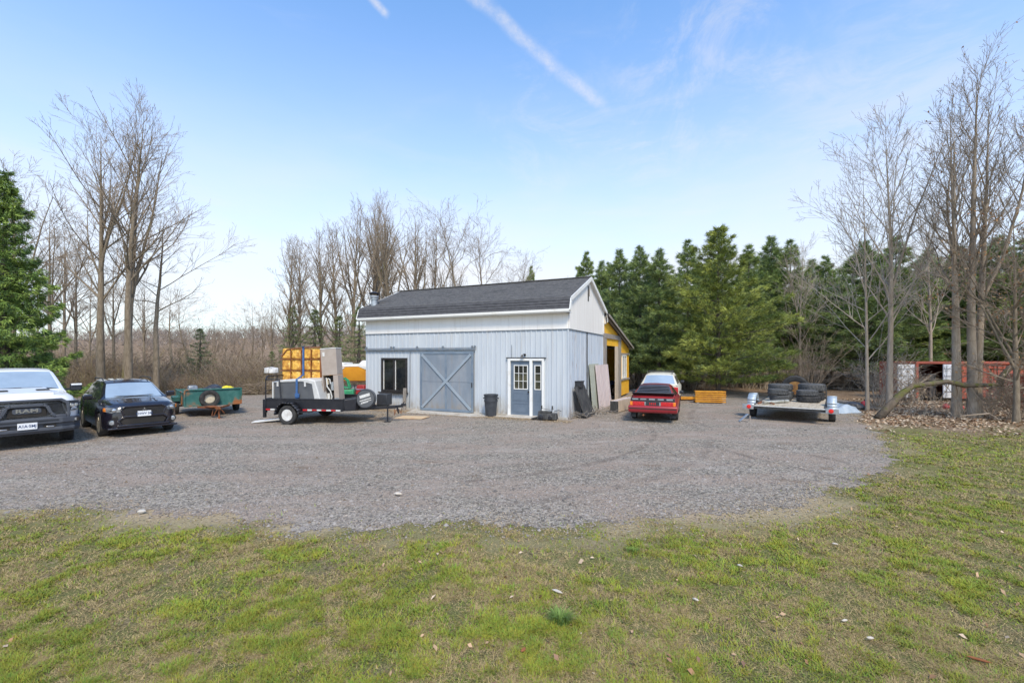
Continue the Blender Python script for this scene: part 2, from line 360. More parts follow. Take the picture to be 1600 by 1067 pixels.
M['white_chip'] = mat('white_chip', (.58, .53, .46), .7, c2=(.44, .38, .31), scale=20, bump=.003)
M['red_rubber'] = mat('red_rubber', (.62, .06, .06), .35, c2=(.5, .05, .05), scale=6)

# ---------------------------------------------------------------- gravel lot outline (world metres)
GP = [(-40, 6.6), (-20, 6.9), (-12.1, 7.06), (-7.7, 6.76), (-5.7, 6.63), (-3.8, 6.36), (-2.04, 5.96), (-.9, 6.25), (0, 6.07), (.89, 6.22), (2.29, 6.41),
      (3.6, 6.62), (4.38, 6.97), (5.9, 7.93), (6.6, 8.6), (8.0, 9.41), (9.4, 11.26), (10.7, 13.1), (12.0, 15.2), (14.2, 18.3), (16.5, 20.4), (17.5, 24), (15, 29), (9, 31),
      (3, 35), (-6, 32), (-13, 28), (-18, 26.5), (-24, 25), (-40, 24)]
def dense_outline(pts, step=.06, amp=.10):
    out = []
    n = len(pts)
    for i in range(n):
        a = np.array(pts[i], float); b = np.array(pts[(i + 1) % n], float); L = np.hypot(*(b - a)); k = max(2, int(L / step))
        p0 = np.array(pts[i - 1], float); p3 = np.array(pts[(i + 2) % n], float)
        for t in np.arange(k) / k:
            q = .5 * ((2 * a) + (b - p0) * t + (2 * p0 - 5 * a + 4 * b - p3) * t * t + (3 * a - p0 - 3 * b + p3) * t ** 3)
            out.append(q)
    out = np.array(out); d = np.roll(out, -1, 0) - np.roll(out, 1, 0); nn = np.stack([d[:, 1], -d[:, 0]], 1); nn /= np.linalg.norm(nn, axis=1)[:, None] + 1e-9
    w = (fbm(out[:, 0] * 1.1, out[:, 1] * 1.1, 3, 3) - .5) * .45 + (fbm(out[:, 0] * 5, out[:, 1] * 5, 9, 3) - .5) * amp * 5
    return out + nn * w[:, None]
GO = dense_outline(GP)
def in_poly(x, y, poly):
    inside = np.zeros(len(x), bool); px, py = poly[:, 0], poly[:, 1]; qx, qy = np.roll(px, -1), np.roll(py, -1)
    for a, b, c, d in zip(px, py, qx, qy):
        if b == d: continue
        cond = ((b > y) != (d > y)) & (x < (c - a) * (y - b) / (d - b) + a); inside ^= cond
    return inside
_near = GO[(GO[:, 1] < 22)]
def dist_edge(x, y):
    """distance from points to the near outline of the gravel"""
    out = np.full(len(x), 9e9); pts = _near[::3]
    for s0 in range(0, len(x), 20000):
        xs = x[s0:s0 + 20000, None]; ys = y[s0:s0 + 20000, None]
        out[s0:s0 + 20000] = np.sqrt(((xs - pts[None, :, 0]) ** 2 + (ys - pts[None, :, 1]) ** 2).min(1))
    return out

# ---------------------------------------------------------------- ground sheet
def hill_h(X, Y):
    s = np.clip((Y - 60) / 110, 0, 1); s = s * s * (3 - 2 * s)
    r = np.clip((-X + 15) / 40, 0, 1)
    return s * (7.4 + 3.6 * fbm(X * .02, Y * .02, 5, 3)) * (.55 + .45 * r)
def axis_pts(fine, coarse):
    return np.unique(np.concatenate([fine, coarse]))
xs = axis_pts(np.arange(-30, 30.1, .5), np.concatenate([-np.geomspace(30, 900, 34), np.geomspace(30, 900, 34)]))
ys = axis_pts(np.arange(-6, 40.1, .5), np.concatenate([[-200, -60, -20], np.geomspace(40, 1200, 46)]))
XX, YY = np.meshgrid(xs, ys); ZZ = hill_h(XX, YY)
mask_flat = (YY < 40)
ZZ = np.where(mask_flat, 0, ZZ)
verts = np.stack([XX.ravel(), YY.ravel(), ZZ.ravel()], 1); W = len(xs)
ii = np.arange(len(ys) - 1)[:, None] * W + np.arange(W - 1)[None, :]; ii = ii.ravel()
tris = np.concatenate([np.stack([ii, ii + 1, ii + W + 1], 1), np.stack([ii, ii + W + 1, ii + W], 1)])

def ground_material():
    m = bpy.data.materials.new('lawn_soil'); m.use_nodes = True; nt = m.node_tree; b = nt.nodes['Principled BSDF']; L = nt.links.new
    b.inputs['Roughness'].default_value = .95; b.inputs['Specular IOR Level'].default_value = .15
    g = nt.nodes.new('ShaderNodeNewGeometry'); pos = g.outputs['Position']
    def noise(sc, det=6, off=0.0, rough=.6):
        mp = nt.nodes.new('ShaderNodeMapping'); L(pos, mp.inputs[0]); mp.inputs['Location'].default_value = (off, off * 1.7, 0)
        n = nt.nodes.new('ShaderNodeTexNoise'); L(mp.outputs[0], n.inputs['Vector']); n.inputs['Scale'].default_value = sc; n.inputs['Detail'].default_value = det; n.inputs['Roughness'].default_value = rough
        return n.outputs['Fac']
    def ramp(v, a, bb):
        r = nt.nodes.new('ShaderNodeMapRange'); r.interpolation_type = 'SMOOTHSTEP'; L(v, r.inputs[0]); r.inputs[1].default_value = a; r.inputs[2].default_value = bb; return r.outputs[0]
    def mixc(f, a, c):
        x = nt.nodes.new('ShaderNodeMix'); x.data_type = 'RGBA'; L(f, x.inputs[0])
        for i, v in ((6, a), (7, c)):
            if isinstance(v, tuple): x.inputs[i].default_value = (*v, 1)
            else: L(v, x.inputs[i])
        return x.outputs[2]
    soil = mixc(ramp(noise(30, 5), .4, .65), (.095, .068, .044), (.32, .24, .155))  # soil and green kept dark, painting in the shadow between blades
    green = mixc(ramp(noise(60, 6, 3, .75), .42, .60), (.075, .08, .026), (.26, .245, .09))
    straw = mixc(ramp(noise(60, 4, 9), .4, .6), (.42, .34, .20), (.22, .165, .095))
    c = mixc(ramp(noise(1.1, 8, 5, .72), .32, .50), soil, green)
    c = mixc(ramp(noise(2.2, 8, 21, .75), .56, .68), c, straw)
    c = mixc(ramp(noise(.35, 6, 33, .7), .60, .74), c, (.24, .20, .12))
    # leaf litter farther back
    at = nt.nodes.new('ShaderNodeAttribute'); at.attribute_name = 'Col'
    lit = mixc(ramp(noise(14, 6, 13), .38, .62), (.30, .215, .14), (.15, .10, .065))
    lit = mixc(ramp(noise(2.4, 6, 17), .5, .7), lit, (.36, .27, .18))
    sx = nt.nodes.new('ShaderNodeSeparateColor'); L(at.outputs['Color'], sx.inputs[0])
    c = mixc(sx.outputs[0], c, lit)
    c = mixc(sx.outputs[1], c, mixc(ramp(noise(20, 5, 41), .35, .65), (.38, .29, .185), (.52, .41, .28)))
    L(c, b.inputs['Base Color'])
    bn = nt.nodes.new('ShaderNodeBump'); bn.inputs['Distance'].default_value = .03; L(noise(22, 8, 2, .7), bn.inputs['Height']); L(bn.outputs[0], b.inputs['Normal'])
    return m
lit = np.clip((verts[:, 1] - 13.2 + (fbm(verts[:, 0] * .5, verts[:, 1] * .5, 8) - .5) * 5) / 2.2, 0, 1)
lit = np.where(verts[:, 0] < 5, np.clip((verts[:, 1] - 20) / 2, 0, 1), lit)
de = dist_edge(verts[:, 0], verts[:, 1])
rim = np.clip(1 - de / .9, 0, 1) * np.clip((fbm(verts[:, 0] * .6, verts[:, 1] * .6, 77, 3) - .42) * 5, 0, 1) * (verts[:, 1] < 22)
gr = np_mesh('ground', verts, tris, ground_material(), cols=np.stack([lit, rim * .9, lit * 0], 1), smooth=True)
tag(gr, 'patchy green and brown lawn running into leaf litter and a brown hillside', kind='structure')

# ---------------------------------------------------------------- gravel sheet
def gravel_material():
    m = bpy.data.materials.new('gravel'); m.use_nodes = True; nt = m.node_tree; b = nt.nodes['Principled BSDF']; L = nt.links.new
    b.inputs['Roughness'].default_value = .9; b.inputs['Specular IOR Level'].default_value = .2
    g = nt.nodes.new('ShaderNodeNewGeometry'); pos = g.outputs['Position']
    def mp(sc=(1, 1, 1), off=0.0):
        n = nt.nodes.new('ShaderNodeMapping'); L(pos, n.inputs[0]); n.inputs['Location'].default_value = (off, off * 1.7, 0); n.inputs['Scale'].default_value = sc; return n.outputs[0]
    def noise(sc, det=6, off=0.0, s=(1, 1, 1), rough=.6):
        n = nt.nodes.new('ShaderNodeTexNoise'); L(mp(s, off), n.inputs['Vector']); n.inputs['Scale'].default_value = sc; n.inputs['Detail'].default_value = det; n.inputs['Roughness'].default_value = rough; return n.outputs['Fac']
    def ramp(v, a, bb, c=0, d=1):
        r = nt.nodes.new('ShaderNodeMapRange'); r.interpolation_type = 'SMOOTHSTEP'; L(v, r.inputs[0]); r.inputs[1].default_value = a; r.inputs[2].default_value = bb; r.inputs[3].default_value = c; r.inputs[4].default_value = d; return r.outputs[0]
    def mixc(f, a, c, bt='MIX'):
        x = nt.nodes.new('ShaderNodeMix'); x.data_type = 'RGBA'; x.blend_type = bt
        if isinstance(f, float): x.inputs[0].default_value = f
        else: L(f, x.inputs[0])
        for i, v in ((6, a), (7, c)):
            if isinstance(v, tuple): x.inputs[i].default_value = (*v, 1)
            else: L(v, x.inputs[i])
        return x.outputs[2]
    vo = nt.nodes.new('ShaderNodeTexVoronoi'); L(mp(), vo.inputs['Vector']); vo.inputs['Scale'].default_value = 26
    vs = nt.nodes.new('ShaderNodeSeparateColor'); L(vo.outputs['Color'], vs.inputs[0])
    c = mixc(vs.outputs[0], (.080, .071, .057), (.43, .38, .305))
    c = mixc(ramp(noise(90, 4), .42, .8), c, (.175, .152, .122))
    c = mixc(ramp(noise(.55, 8, 3, (.6, 1.4, 1), .75), .42, .60, 0, .85), c, (.30, .235, .185))     # dusty browner tracks
    c = mixc(ramp(noise(.8, 8, 11, (.55, 1.3, 1), .75), .50, .72, 0, .6), c, (.42, .37, .32))   # pale dust
    c = mixc(ramp(noise(1.4, 8, 23, (.6, 1.2, 1), .75), .56, .68, 0, .75), c, (.17, .12, .08))      # damp soil
    def arc(cx, cy, r, w, a0, a1, prev, colr, amt):
        v = nt.nodes.new('ShaderNodeVectorMath'); v.operation = 'DISTANCE'; L(pos, v.inputs[0]); v.inputs[1].default_value = (cx, cy, 0)
        s1 = nt.nodes.new('ShaderNodeMath'); s1.operation = 'SUBTRACT'; L(v.outputs['Value'], s1.inputs[0]); s1.inputs[1].default_value = r
        s2 = nt.nodes.new('ShaderNodeMath'); s2.operation = 'ABSOLUTE'; L(s1.outputs[0], s2.inputs[0])
        m1 = nt.nodes.new('ShaderNodeMath'); m1.operation = 'MULTIPLY'; L(ramp(s2.outputs[0], w, w * .25), m1.inputs[0]); L(ramp(noise(1.7, 6, cx), .36, .62, 0, amt), m1.inputs[1])
        sp = nt.nodes.new('ShaderNodeSeparateXYZ'); L(pos, sp.inputs[0]); m3 = nt.nodes.new('ShaderNodeMath'); m3.operation = 'MULTIPLY'; L(m1.outputs[0], m3.inputs[0])
        mm = nt.nodes.new('ShaderNodeMath'); mm.operation = 'MULTIPLY'; L(ramp(sp.outputs['X'], a0, a0 + .8), mm.inputs[0]); L(ramp(sp.outputs['X'], a1, a1 - .8), mm.inputs[1]); L(mm.outputs[0], m3.inputs[1])
        return mixc(m3.outputs[0], prev, colr)
    dk_c = (.15, .12, .095); lt_c = (.36, .315, .26)
    c = arc(-3.15, 15.6, 7.72, .14, -1.5, 4.9, c, dk_c, .8); c = arc(-3.15, 15.6, 9.2, .16, -.5, 6.2, c, dk_c, .55)
    c = arc(16.0, 14.0, 11.2, .17, 4.6, 7.5, c, dk_c, .7); c = arc(16.0, 14.0, 9.7, .17, 6.0, 9, c, dk_c, .6)
    c = arc(-6, 42, 31.5, .22, -12, 6, c, lt_c, .45); c = arc(-6, 42, 33.1, .30, -13, 5, c, dk_c, .35); c = arc(-6, 42, 29.6, .4, -12, 2, c, lt_c, .4)
    L(c, b.inputs['Base Color'])
    bn = nt.nodes.new('ShaderNodeBump'); bn.inputs['Distance'].default_value = .02; bn.inputs['Strength'].default_value = .9; L(vo.outputs['Distance'], bn.inputs['Height'])
    bn2 = nt.nodes.new('ShaderNodeBump'); bn2.inputs['Distance'].default_value = .05; L(noise(1.6, 7, 5, (.5, 1, 1), .65), bn2.inputs['Height']); L(bn.outputs[0], bn2.inputs['Normal'])
    L(bn2.outputs[0], b.inputs['Normal'])
    return m
bm = bmesh.new()
vv = [bm.verts.new((p[0], p[1], .004)) for p in GO]
from mathutils.geometry import tessellate_polygon
for t in tessellate_polygon([[Vector((p[0], p[1], 0)) for p in GO]]):
    try: bm.faces.new([vv[i] for i in t])
    except ValueError: pass
bmesh.ops.recalc_face_normals(bm, faces=bm.faces)
for f in bm.faces:
    if f.normal.z < 0: f.normal_flip()
me = bpy.data.meshes.new('gravel_lot'); bm.to_mesh(me); bm.free(); me.materials.append(gravel_material())
gl = bpy.data.objects.new('gravel_lot', me); COL.objects.link(gl); tag(gl, 'grey crushed stone yard in front of the barn', kind='structure')
# ================================================================ BARN
K = Vector((2.07, 16.4, 0)); BRZ = math.atan2(-.418, .908)
BM = Matrix.Translation(K) @ Matrix.Rotation(BRZ, 4, 'Z')
def BW(x, y, z=0): return BM @ Vector((x, y, z))
barn = empty('barn', 'barn workshop with pale blue siding, white upper walls and dark shingled gambrel roof', 'barn', K, BRZ)
BL, BD = 9.6, 5.4
Z1, ZE, ZB, ZP = 3.31, 4.03, 4.45, 5.62

def siding_strip(x0, x1, z0, z1, m, ribs=.2, name='siding_panel', place=None, par=None):
    n = MB(); rh = -.040 if place is None else -.022; pts = []
    w = x1 - x0; pts.append((x0 + .002, 0)); pts.append((x0 + .002, -.014))
    k0 = math.ceil((x0 + .03) / ribs)
    xr = k0 * ribs
    while xr < x1 - .03:
        if xr - .028 > x0 + .004: pts += [(xr - .024, -.014), (xr - .014, rh), (xr + .014, rh), (xr + .024, -.014)]
        xr += ribs
    pts += [(x1 - .002, -.014), (x1 - .002, 0)]
    # remove overlaps
    q = [pts[0]]
    for p in pts[1:]:
        if p[0] < q[-1][0] - 1e-6: continue
        q.append(p)
    n.prism(q, 'z', z0, z1); o = n.build(name, m, par or barn)
    if place: o.matrix_local = place
    return o
def cut_strips(x0, x1, z0, z1, openings, wpan, m, place=None, ribs=.2):
    xs_ = set([x0, x1]); x = x0 + wpan
    while x < x1 - .05: xs_.add(round(x, 4)); x += wpan
    for o in openings:
        for e in (o[0], o[1]):
            if x0 < e < x1: xs_.add(e)
    xs_ = sorted(xs_)
    xs2 = [xs_[0]]
    for e in xs_[1:]:
        if e - xs2[-1] > .03: xs2.append(e)
    for a, b in zip(xs2[:-1], xs2[1:]):
        mid = (a + b) / 2; segs = [(z0, z1)]
        for o in openings:
            if o[0] <= mid <= o[1]:
                ns = []
                for s in segs:
                    if o[3] <= s[0] or o[2] >= s[1]: ns.append(s); continue
                    if o[2] > s[0]: ns.append((s[0], o[2]))
                    if o[3] < s[1]: ns.append((o[3], s[1]))
                segs = ns
        for s in segs:
            if s[1] - s[0] > .04: siding_strip(a, b, s[0], s[1], m, place=place, ribs=ribs)
WIN = (-8.67, -7.26, .74, 2.24); DOOR = (-2.42, -.93, .03, 2.23); SLD = (-6.52, -3.94, .04, 2.5)
cut_strips(-BL, 0, .05, Z1, [WIN, DOOR, SLD], .42, M['siding'], ribs=.21)
# side wall (gable end): first stretch, a dark gap, second stretch
side = Matrix.Rotation(R(90), 4, 'Z')
cut_strips(0.002, 2.40, .03, Z1, [], .6, M['siding_worn'], place=side, ribs=.3)
cut_strips(2.56, BD, .03, Z1, [], .7, M['siding_worn'], place=side, ribs=.35)
# structural core behind the sheets
b = MB()
b.box((-BL / 2, .06, 1.68), (BL, .1, 3.3)); core = b  # front core, solid; dark opaque panes stand in for the unlit inside
b.box((-.06, BD / 2, 1.68), (.1, BD - .25, 3.3)); b.box((-BL + .06, BD / 2, 1.68), (.1, BD - .25, 3.3)); b.box((-BL / 2, BD - .06, 1.68), (BL - .02, .1, 3.3))
b.build('wall_framing', M['wood_grey'], barn)
b = MB(); b.box((.012, 2.48, 1.75), (.03, .13, 3.1)); b.build('gap_strip', M['charred'], barn)  # dark strip stands in for the black of the open gap
# foundation
b = MB(); b.box((-BL / 2, .02, .02), (BL - .02, .16, .1)); b.box((.0 - .06, BD / 2, .018), (.14, BD - .1, .1)); b.build('foundation', M['concrete'], barn)
# upper white panels, front
x = -BL; i = 0
while x < -.01:
    x2 = min(0.012, x + 1.2)
    m = MB(); m.box(((x + x2) / 2, -.016 - .001 * (i % 2), (Z1 + .012 + ZE) / 2), (x2 - x - .006, .03, ZE - Z1 - .012)); m.build('upper_panel', M['white_panel'], barn); x = x2; i += 1
# drip edge between blue and white
b = MB(); b.box((-BL / 2 + .02, -.03, Z1 - .002), (BL + .06, .05, .024)); b.box((.028, BD / 2, Z1 - .002), (.05, BD - .02, .024)); b.build('drip_edge', M['rail'], barn)
def roof_z(y):
    if y < -.18: return ZE + (y + .32) / .14 * (ZB - ZE)
    if y <= 2.7: return ZB + (y + .18) / 2.88 * (ZP - ZB)
    return roof_z(5.4 - y)
# gable
ys_ = [0, .68, 1.35, 2.02, 2.7, 3.38, 4.05, 4.72, 5.4]
for gx, sgn in ((.016, 1), (-BL - .0, -1)):
    for i, (a, c) in enumerate(zip(ys_[:-1], ys_[1:])):
        m = MB(); e = .001 * (i % 2) * sgn
        m.prism([(a + .002, Z1 + .012), (c - .002, Z1 + .012), (c - .002, roof_z(c) - .09), (a + .002, roof_z(a) - .09)], 'x', gx - .014 + e, gx + .014 + e); m.build('gable_panel', M['white_panel'], barn)
b = MB(); b.box((.034, 2.62, 4.92), (.012, .16, .62)); vt = b.build('gable_vent', M['dark_frame'], barn)
b = MB(); b.box((.040, 2.62, 5.24), (.02, .22, .04)); b.box((.040, 2.78, 5.02), (.02, .06, .36)); b.build('vent_trim', M['wood_grey'], vt)
# roof: shingle courses as overlapping steps
def roof_face(y0, z0, y1, z1, n, name, m):
    mb = MB(); X0, X1 = -BL - .22, .14
    dy, dz = (y1 - y0) / n, (z1 - z0) / n; L = math.hypot(dy, dz); ny, nz = (-dz / L, dy / L) if dy > 0 else (dz / L, -dy / L)
    if nz < 0: ny, nz = -ny, -nz
    for i in range(n):
        a = (y0 + dy * i, z0 + dz * i); c = (y0 + dy * (i + 1), z0 + dz * (i + 1)); t0 = .022 if i % 1 == 0 else .02; t1 = .004
        poly = [(a[0], a[1] - .02), (a[0] + ny * t0, a[1] + nz * t0), (c[0] + ny * t1, c[1] + nz * t1), (c[0], c[1] - .02)]
        mb.prism(poly, 'x', X0, X1)
    o = mb.build(name, m, barn); o['kind'] = 'stuff'; return o
roof_face(-.33, ZE - .01, -.18, ZB, 4, 'roof_apron_shingles', M['shingle_dark'])
roof_face(-.18, ZB, 2.7, ZP, 19, 'roof_shingles', M['shingle'])
roof_face(5.58, ZB, 2.7, ZP, 19, 'roof_shingles', M['shingle'])
roof_face(5.73, ZE - .01, 5.58, ZB, 4, 'roof_apron_shingles', M['shingle_dark'])
b = MB(); b.box((-BL / 2 - .04, 2.7, ZP + .018), (BL + .36, .26, .03)); b.build('ridge_cap', M['shingle'], barn)
b = MB()
for (p, q) in (((-.31, ZE - .08), (-.16, ZB - .06)), ((-.16, ZB - .06), (2.7, ZP - .06)), ((5.56, ZB - .06), (2.7, ZP - .06)), ((5.71, ZE - .08), (5.56, ZB - .06))):
    for gx in (.155, -BL - .235): b = MB(); b.bar((gx, p[0], p[1]), (gx, q[0], q[1]), .03, .15, up=(0, 0, 1)); b.build('rake_board', M['white_trim'], barn)
b = MB(); b.bar((.05, -.16, ZB - .09), (.05, 2.7, ZP - .09), .18, .02); b.bar((.05, 5.56, ZB - .09), (.05, 2.7, ZP - .09), .18, .02); b.build('rake_soffit', M['white_trim'], barn)
b = MB(); b.box((-BL / 2 - .04, -.17, ZE - .13), (BL + .36, .28, .02)); b.build('soffit', M['white_trim'], barn)
b = MB(); b.prism([(-.36, ZE - .01), (-.36, ZE - .10), (-.33, ZE - .135), (-.30, ZE - .135), (-.30, ZE - .01)], 'x', -BL - .22, .14); b.build('gutter', M['gutter'], barn, bevel=.006)
b = MB(); b.box((.03, -.16, ZE - .07), (.10, .34, .14)); b.build('eave_return', M['white_trim'], barn)
b = MB(); b.box((.012, 5.36, 3.95), (.08, .16, 1.1)); b.box((.0, 5.66, 4.05), (.16, .2, .36)); b.build('corner_board', M['white_trim'], barn)
b = MB(); b.box((-.0, -.028, 1.68), (.05, .05, 3.24)); b.build('corner_trim', M['siding'], barn)
# stove pipe chimney
ch = MB(); cx, cy = -9.43, .35
ch.lathe([(.15, 4.5), (.15, 5.10)], 14, c=(cx, cy, 0)); cho = ch.build('chimney', M['galv'], barn, smooth=.6)
m = MB(); m.lathe([(.20, 4.92), (.20, 4.96)], 14, c=(cx, cy, 0)); m.lathe([(.17, 4.98), (.21, 5.02), (.21, 5.08), (.17, 5.11)], 14, c=(cx, cy, 0)); m.build('collar', M['galv'], cho, smooth=.6)
m = MB(); m.lathe([(.25, 5.18), (.27, 5.21), (.05, 5.28)], 14, c=(cx, cy, 0))
for a in range(4): m.bar((cx + .2 * math.cos(a * 1.57), cy + .2 * math.sin(a * 1.57), 5.10), (cx + .22 * math.cos(a * 1.57), cy + .22 * math.sin(a * 1.57), 5.2), .03)
m.build('rain_cap', M['black_metal'], cho, smooth=.6)
# sliding door on its rail
sdoor = MB(); sdoor.box(((SLD[0] + SLD[1]) / 2, -.075, 1.28), (SLD[1] - SLD[0], .04, 2.44)); sdo = sdoor.build('sliding_door', M['door_blue'], barn, bevel=.004)
xc = (SLD[0] + SLD[1]) / 2
for a, c in ((SLD[0] + .09, xc - .04), (xc + .04, SLD[1] - .09)):
    for zlo, zhi in ((.12, 1.24), (1.26, 2.40)):
        m = MB(); m.box(((a + c) / 2, -.100, (zlo + zhi) / 2), (c - a - .01, .012, zhi - zlo)); m.build('door_panel', M['door_blue'], sdo)
for (a, c) in (((SLD[0] + .045, .06), (SLD[0] + .045, 2.5)), ((SLD[1] - .045, .06), (SLD[1] - .045, 2.5)), ((xc, .1), (xc, 2.42))):
    m = MB(); m.bar((a[0], -.108, a[1]), (c[0], -.108, c[1]), .09, .03, up=(0, 1, 0)); m.build('stile', M['door_blue_dark'], sdo, bevel=.003)
for z_ in (.09, 2.45):
    m = MB(); m.box((xc, -.110, z_), (SLD[1] - SLD[0] - .19, .03, .10)); m.build('cross_rail', M['door_blue_dark'], sdo, bevel=.003)
for k, (a, c) in enumerate((((SLD[0] + .1, 2.38), (SLD[1] - .1, .16)), ((SLD[0] + .1, .16), (SLD[1] - .1, 2.38)))):
    m = MB(); m.bar((a[0], -.136 - k * .004, a[1]), (c[0], -.136 - k * .004, c[1]), .02, .11, up=(0, 0, 1)); m.build('brace', M['brace_blue'], sdo, bevel=.003)
m = MB(); m.box((SLD[1] - .05, -.135, 1.15), (.03, .03, .2)); m.build('handle', M['dark_frame'], sdo)
rb = MB(); rb.box((-6.72, -.09, 2.60), (5.72, .045, .075)); rb.box((-6.72, -.075, 2.66), (5.72, .03, .02)); rl = rb.build('door_track', M['rail'], barn, bevel=.004)
for xx in (-9.5, -8.1, -7.95, -6.7, -5.4, -4.0, -3.88):
    m = MB(); m.box((xx, -.085, 2.69), (.055, .06, .10)); m.lathe([(.03, -.13), (.03, -.10)], 8, 'y', (xx, 0, 2.69)); m.build('track_bracket', M['rail'], rl)
# sliding window
wx0, wx1, wz0, wz1 = WIN; wf = MB(); t = .085
for bx in (((wx0 + wx1) / 2, -.03, wz1 - t / 2, wx1 - wx0, t), ((wx0 + wx1) / 2, -.03, wz0 + t / 2, wx1 - wx0, t)): wf.box(bx[:3], (bx[3], .09, bx[4]))
for xx in (wx0 + t / 2, wx1 - t / 2): wf.box((xx, -.03, (wz0 + wz1) / 2), (t, .09, wz1 - wz0 - 2 * t))
wo_ = wf.build('window', M['dark_frame'], barn, bevel=.004)
mid = (wx0 + wx1) / 2
for (a, c) in ((wx0 + t + .05, mid - .04), (mid + .08, wx1 - t)):
    m = MB(); m.box(((a + c) / 2, .0, (wz0 + wz1) / 2), (c - a, .01, wz1 - wz0 - 2 * t)); m.build('pane', M['glass_dark'], wo_)
m = MB(); m.box((mid + .0, -.03, (wz0 + wz1) / 2), (.085, .06, wz1 - wz0 - 2 * t)); m.build('mullion', M['dark_frame'], wo_)
for xx in (wx0 + t + .025, mid + .062): m = MB(); m.box((xx, -.02, (wz0 + wz1) / 2), (.022, .03, wz1 - wz0 - 2 * t - .04)); m.build('sash_bar', M['white_trim'], wo_)
m = MB(); m.box(((wx0 + wx1) / 2 - .02, -.10, wz0 - .03), (wx1 - wx0 + .16, .12, .05)); m.build('sill', M['dark_frame'], wo_)
# entry door with sidelight
dx0, dx1, dz0, dz1 = DOOR; f = MB(); ft = .11
f.box(((dx0 + dx1) / 2, -.05, dz1 - .045), (dx1 - dx0, .12, .09)); f.box((dx0 + ft / 2, -.05, (dz0 + dz1 - .09) / 2), (ft, .12, dz1 - dz0 - .09)); f.box((dx1 - .04, -.05, (dz0 + dz1 - .09) / 2), (.08, .12, dz1 - dz0 - .09))
f.box((-1.45, -.05, (dz0 + dz1 - .09) / 2), (.11, .12, dz1 - dz0 - .09)); ef = f.build('entry_frame', M['white_trim'], barn, bevel=.004)
m = MB(); m.box(((dx0 + dx1) / 2, -.09, dz0 + .0), (dx1 - dx0 + .04, .2, .05)); m.build('threshold', M['concrete'], ef)
m = MB(); m.box(((dx0 + dx1) / 2, -.07, dz1 + .02), (dx1 - dx0 + .12, .10, .03)); m.build('drip_cap', M['dark_frame'], ef)
def entry(x0, x1, gx0, gx1, gz0, gz1, cols, rows, name):
    # slab built round the glazed opening
    d = MB(); z0, z1 = dz0 + .035, dz1 - .095; y = -.02
    d.box(((x0 + x1) / 2, y, (z0 + gz0) / 2), (x1 - x0, .045, gz0 - z0)); d.box(((x0 + x1) / 2, y, (z1 + gz1) / 2), (x1 - x0, .045, z1 - gz1))
    d.box(((x0 + gx0) / 2, y, (gz0 + gz1) / 2), (gx0 - x0, .045, gz1 - gz0)); d.box(((x1 + gx1) / 2, y, (gz0 + gz1) / 2), (x1 - gx1, .045, gz1 - gz0))
    do = d.build(name, M['entry_door'], barn)
    w, h = (gx1 - gx0), (gz1 - gz0)
    g = MB(); t = .03
    for xx in (gx0, gx1): g.box((xx, -.052, (gz0 + gz1) / 2), (t, .025, h + t))
    for zz in (gz0, gz1): g.box(((gx0 + gx1) / 2, -.054, zz), (w - t, .025, t))
    g.build('glazing_frame', M['white_trim'], do)
    for c in range(1, cols): q = MB(); q.box((gx0 + w * c / cols, -.046, (gz0 + gz1) / 2), (.016, .016, h - .03)); q.build('muntin', M['white_trim'], do)
    for r_ in range(1, rows): q = MB(); q.box(((gx0 + gx1) / 2, -.048, gz0 + h * r_ / rows), (w - .03, .016, .016)); q.build('muntin', M['white_trim'], do)
    for c in range(cols):
        for r_ in range(rows):
            q = MB(); q.box((gx0 + w * (c + .5) / cols, -.03, gz0 + h * (r_ + .5) / rows), (w / cols - .012, .006, h / rows - .012)); q.build('pane', M['glass_dark'] if r_ == 2 else M['glass_mid'], do)
    for zc, hh in ((.30, .34), (.72, .30)):
        q = MB(); a, c = x0 + .09, x1 - .09; z = dz0 + zc; e = .016
        for bx in (((a + c) / 2, z + hh / 2, c - a, e), ((a + c) / 2, z - hh / 2, c - a, e)): q.box((bx[0], -.045, bx[1]), (bx[2], .012, bx[3]))
        for xx in (a, c): q.box((xx, -.045, z), (e, .012, hh - e))
        q.box(((a + c) / 2, -.044, z), (c - a - .06, .008, hh - .06)); q.build('raised_panel', M['entry_door'], do, bevel=.002)
    return do
ed = entry(dx0 + ft, -1.505, dx0 + ft + .15, -1.505 - .10, 1.06, 1.96, 3, 3, 'entry_door')
entry(-1.395, dx1 - .08, -1.395 + .09, dx1 - .08 - .05, 1.06, 1.96, 1, 3, 'sidelight')
m = MB(); m.lathe([(.012, -.10), (.03, -.10), (.034, -.085), (.026, -.07), (.012, -.066), (.012, -.04)], 12, 'y', (-1.555, 0, .96)); m.build('door_knob', M['dark_frame'], ed, smooth=.8)
# lamp over the door
lm = MB(); lm.lathe([(.05, -.05), (.05, -.02)], 10, 'y', (-1.72, 0, 2.36)); lm.tube([(-1.72, -.05, 2.36), (-1.72, -.13, 2.40), (-1.75, -.18, 2.36)], .014, 6); lm.lathe([(.02, 2.36), (.03, 2.33), (.075, 2.28)], 10, c=(-1.77, -.19, 0))
lm.build('door_lamp', M['dark_frame'], barn, smooth=.7)
# conduit from the eave down to the lamp
m = MB(); m.tube([(-7.1, -.05, 2.5), (-7.1, -.05, 1.2), (-7.12, -.06, .12)], .018, 6); m.build('downpipe', M['rail'], barn)
m = MB(); m.tube([(-2.27, -.05, 2.26), (-2.27, -.05, 2.75)], .010, 5); m.build('cable', M['rail'], barn)

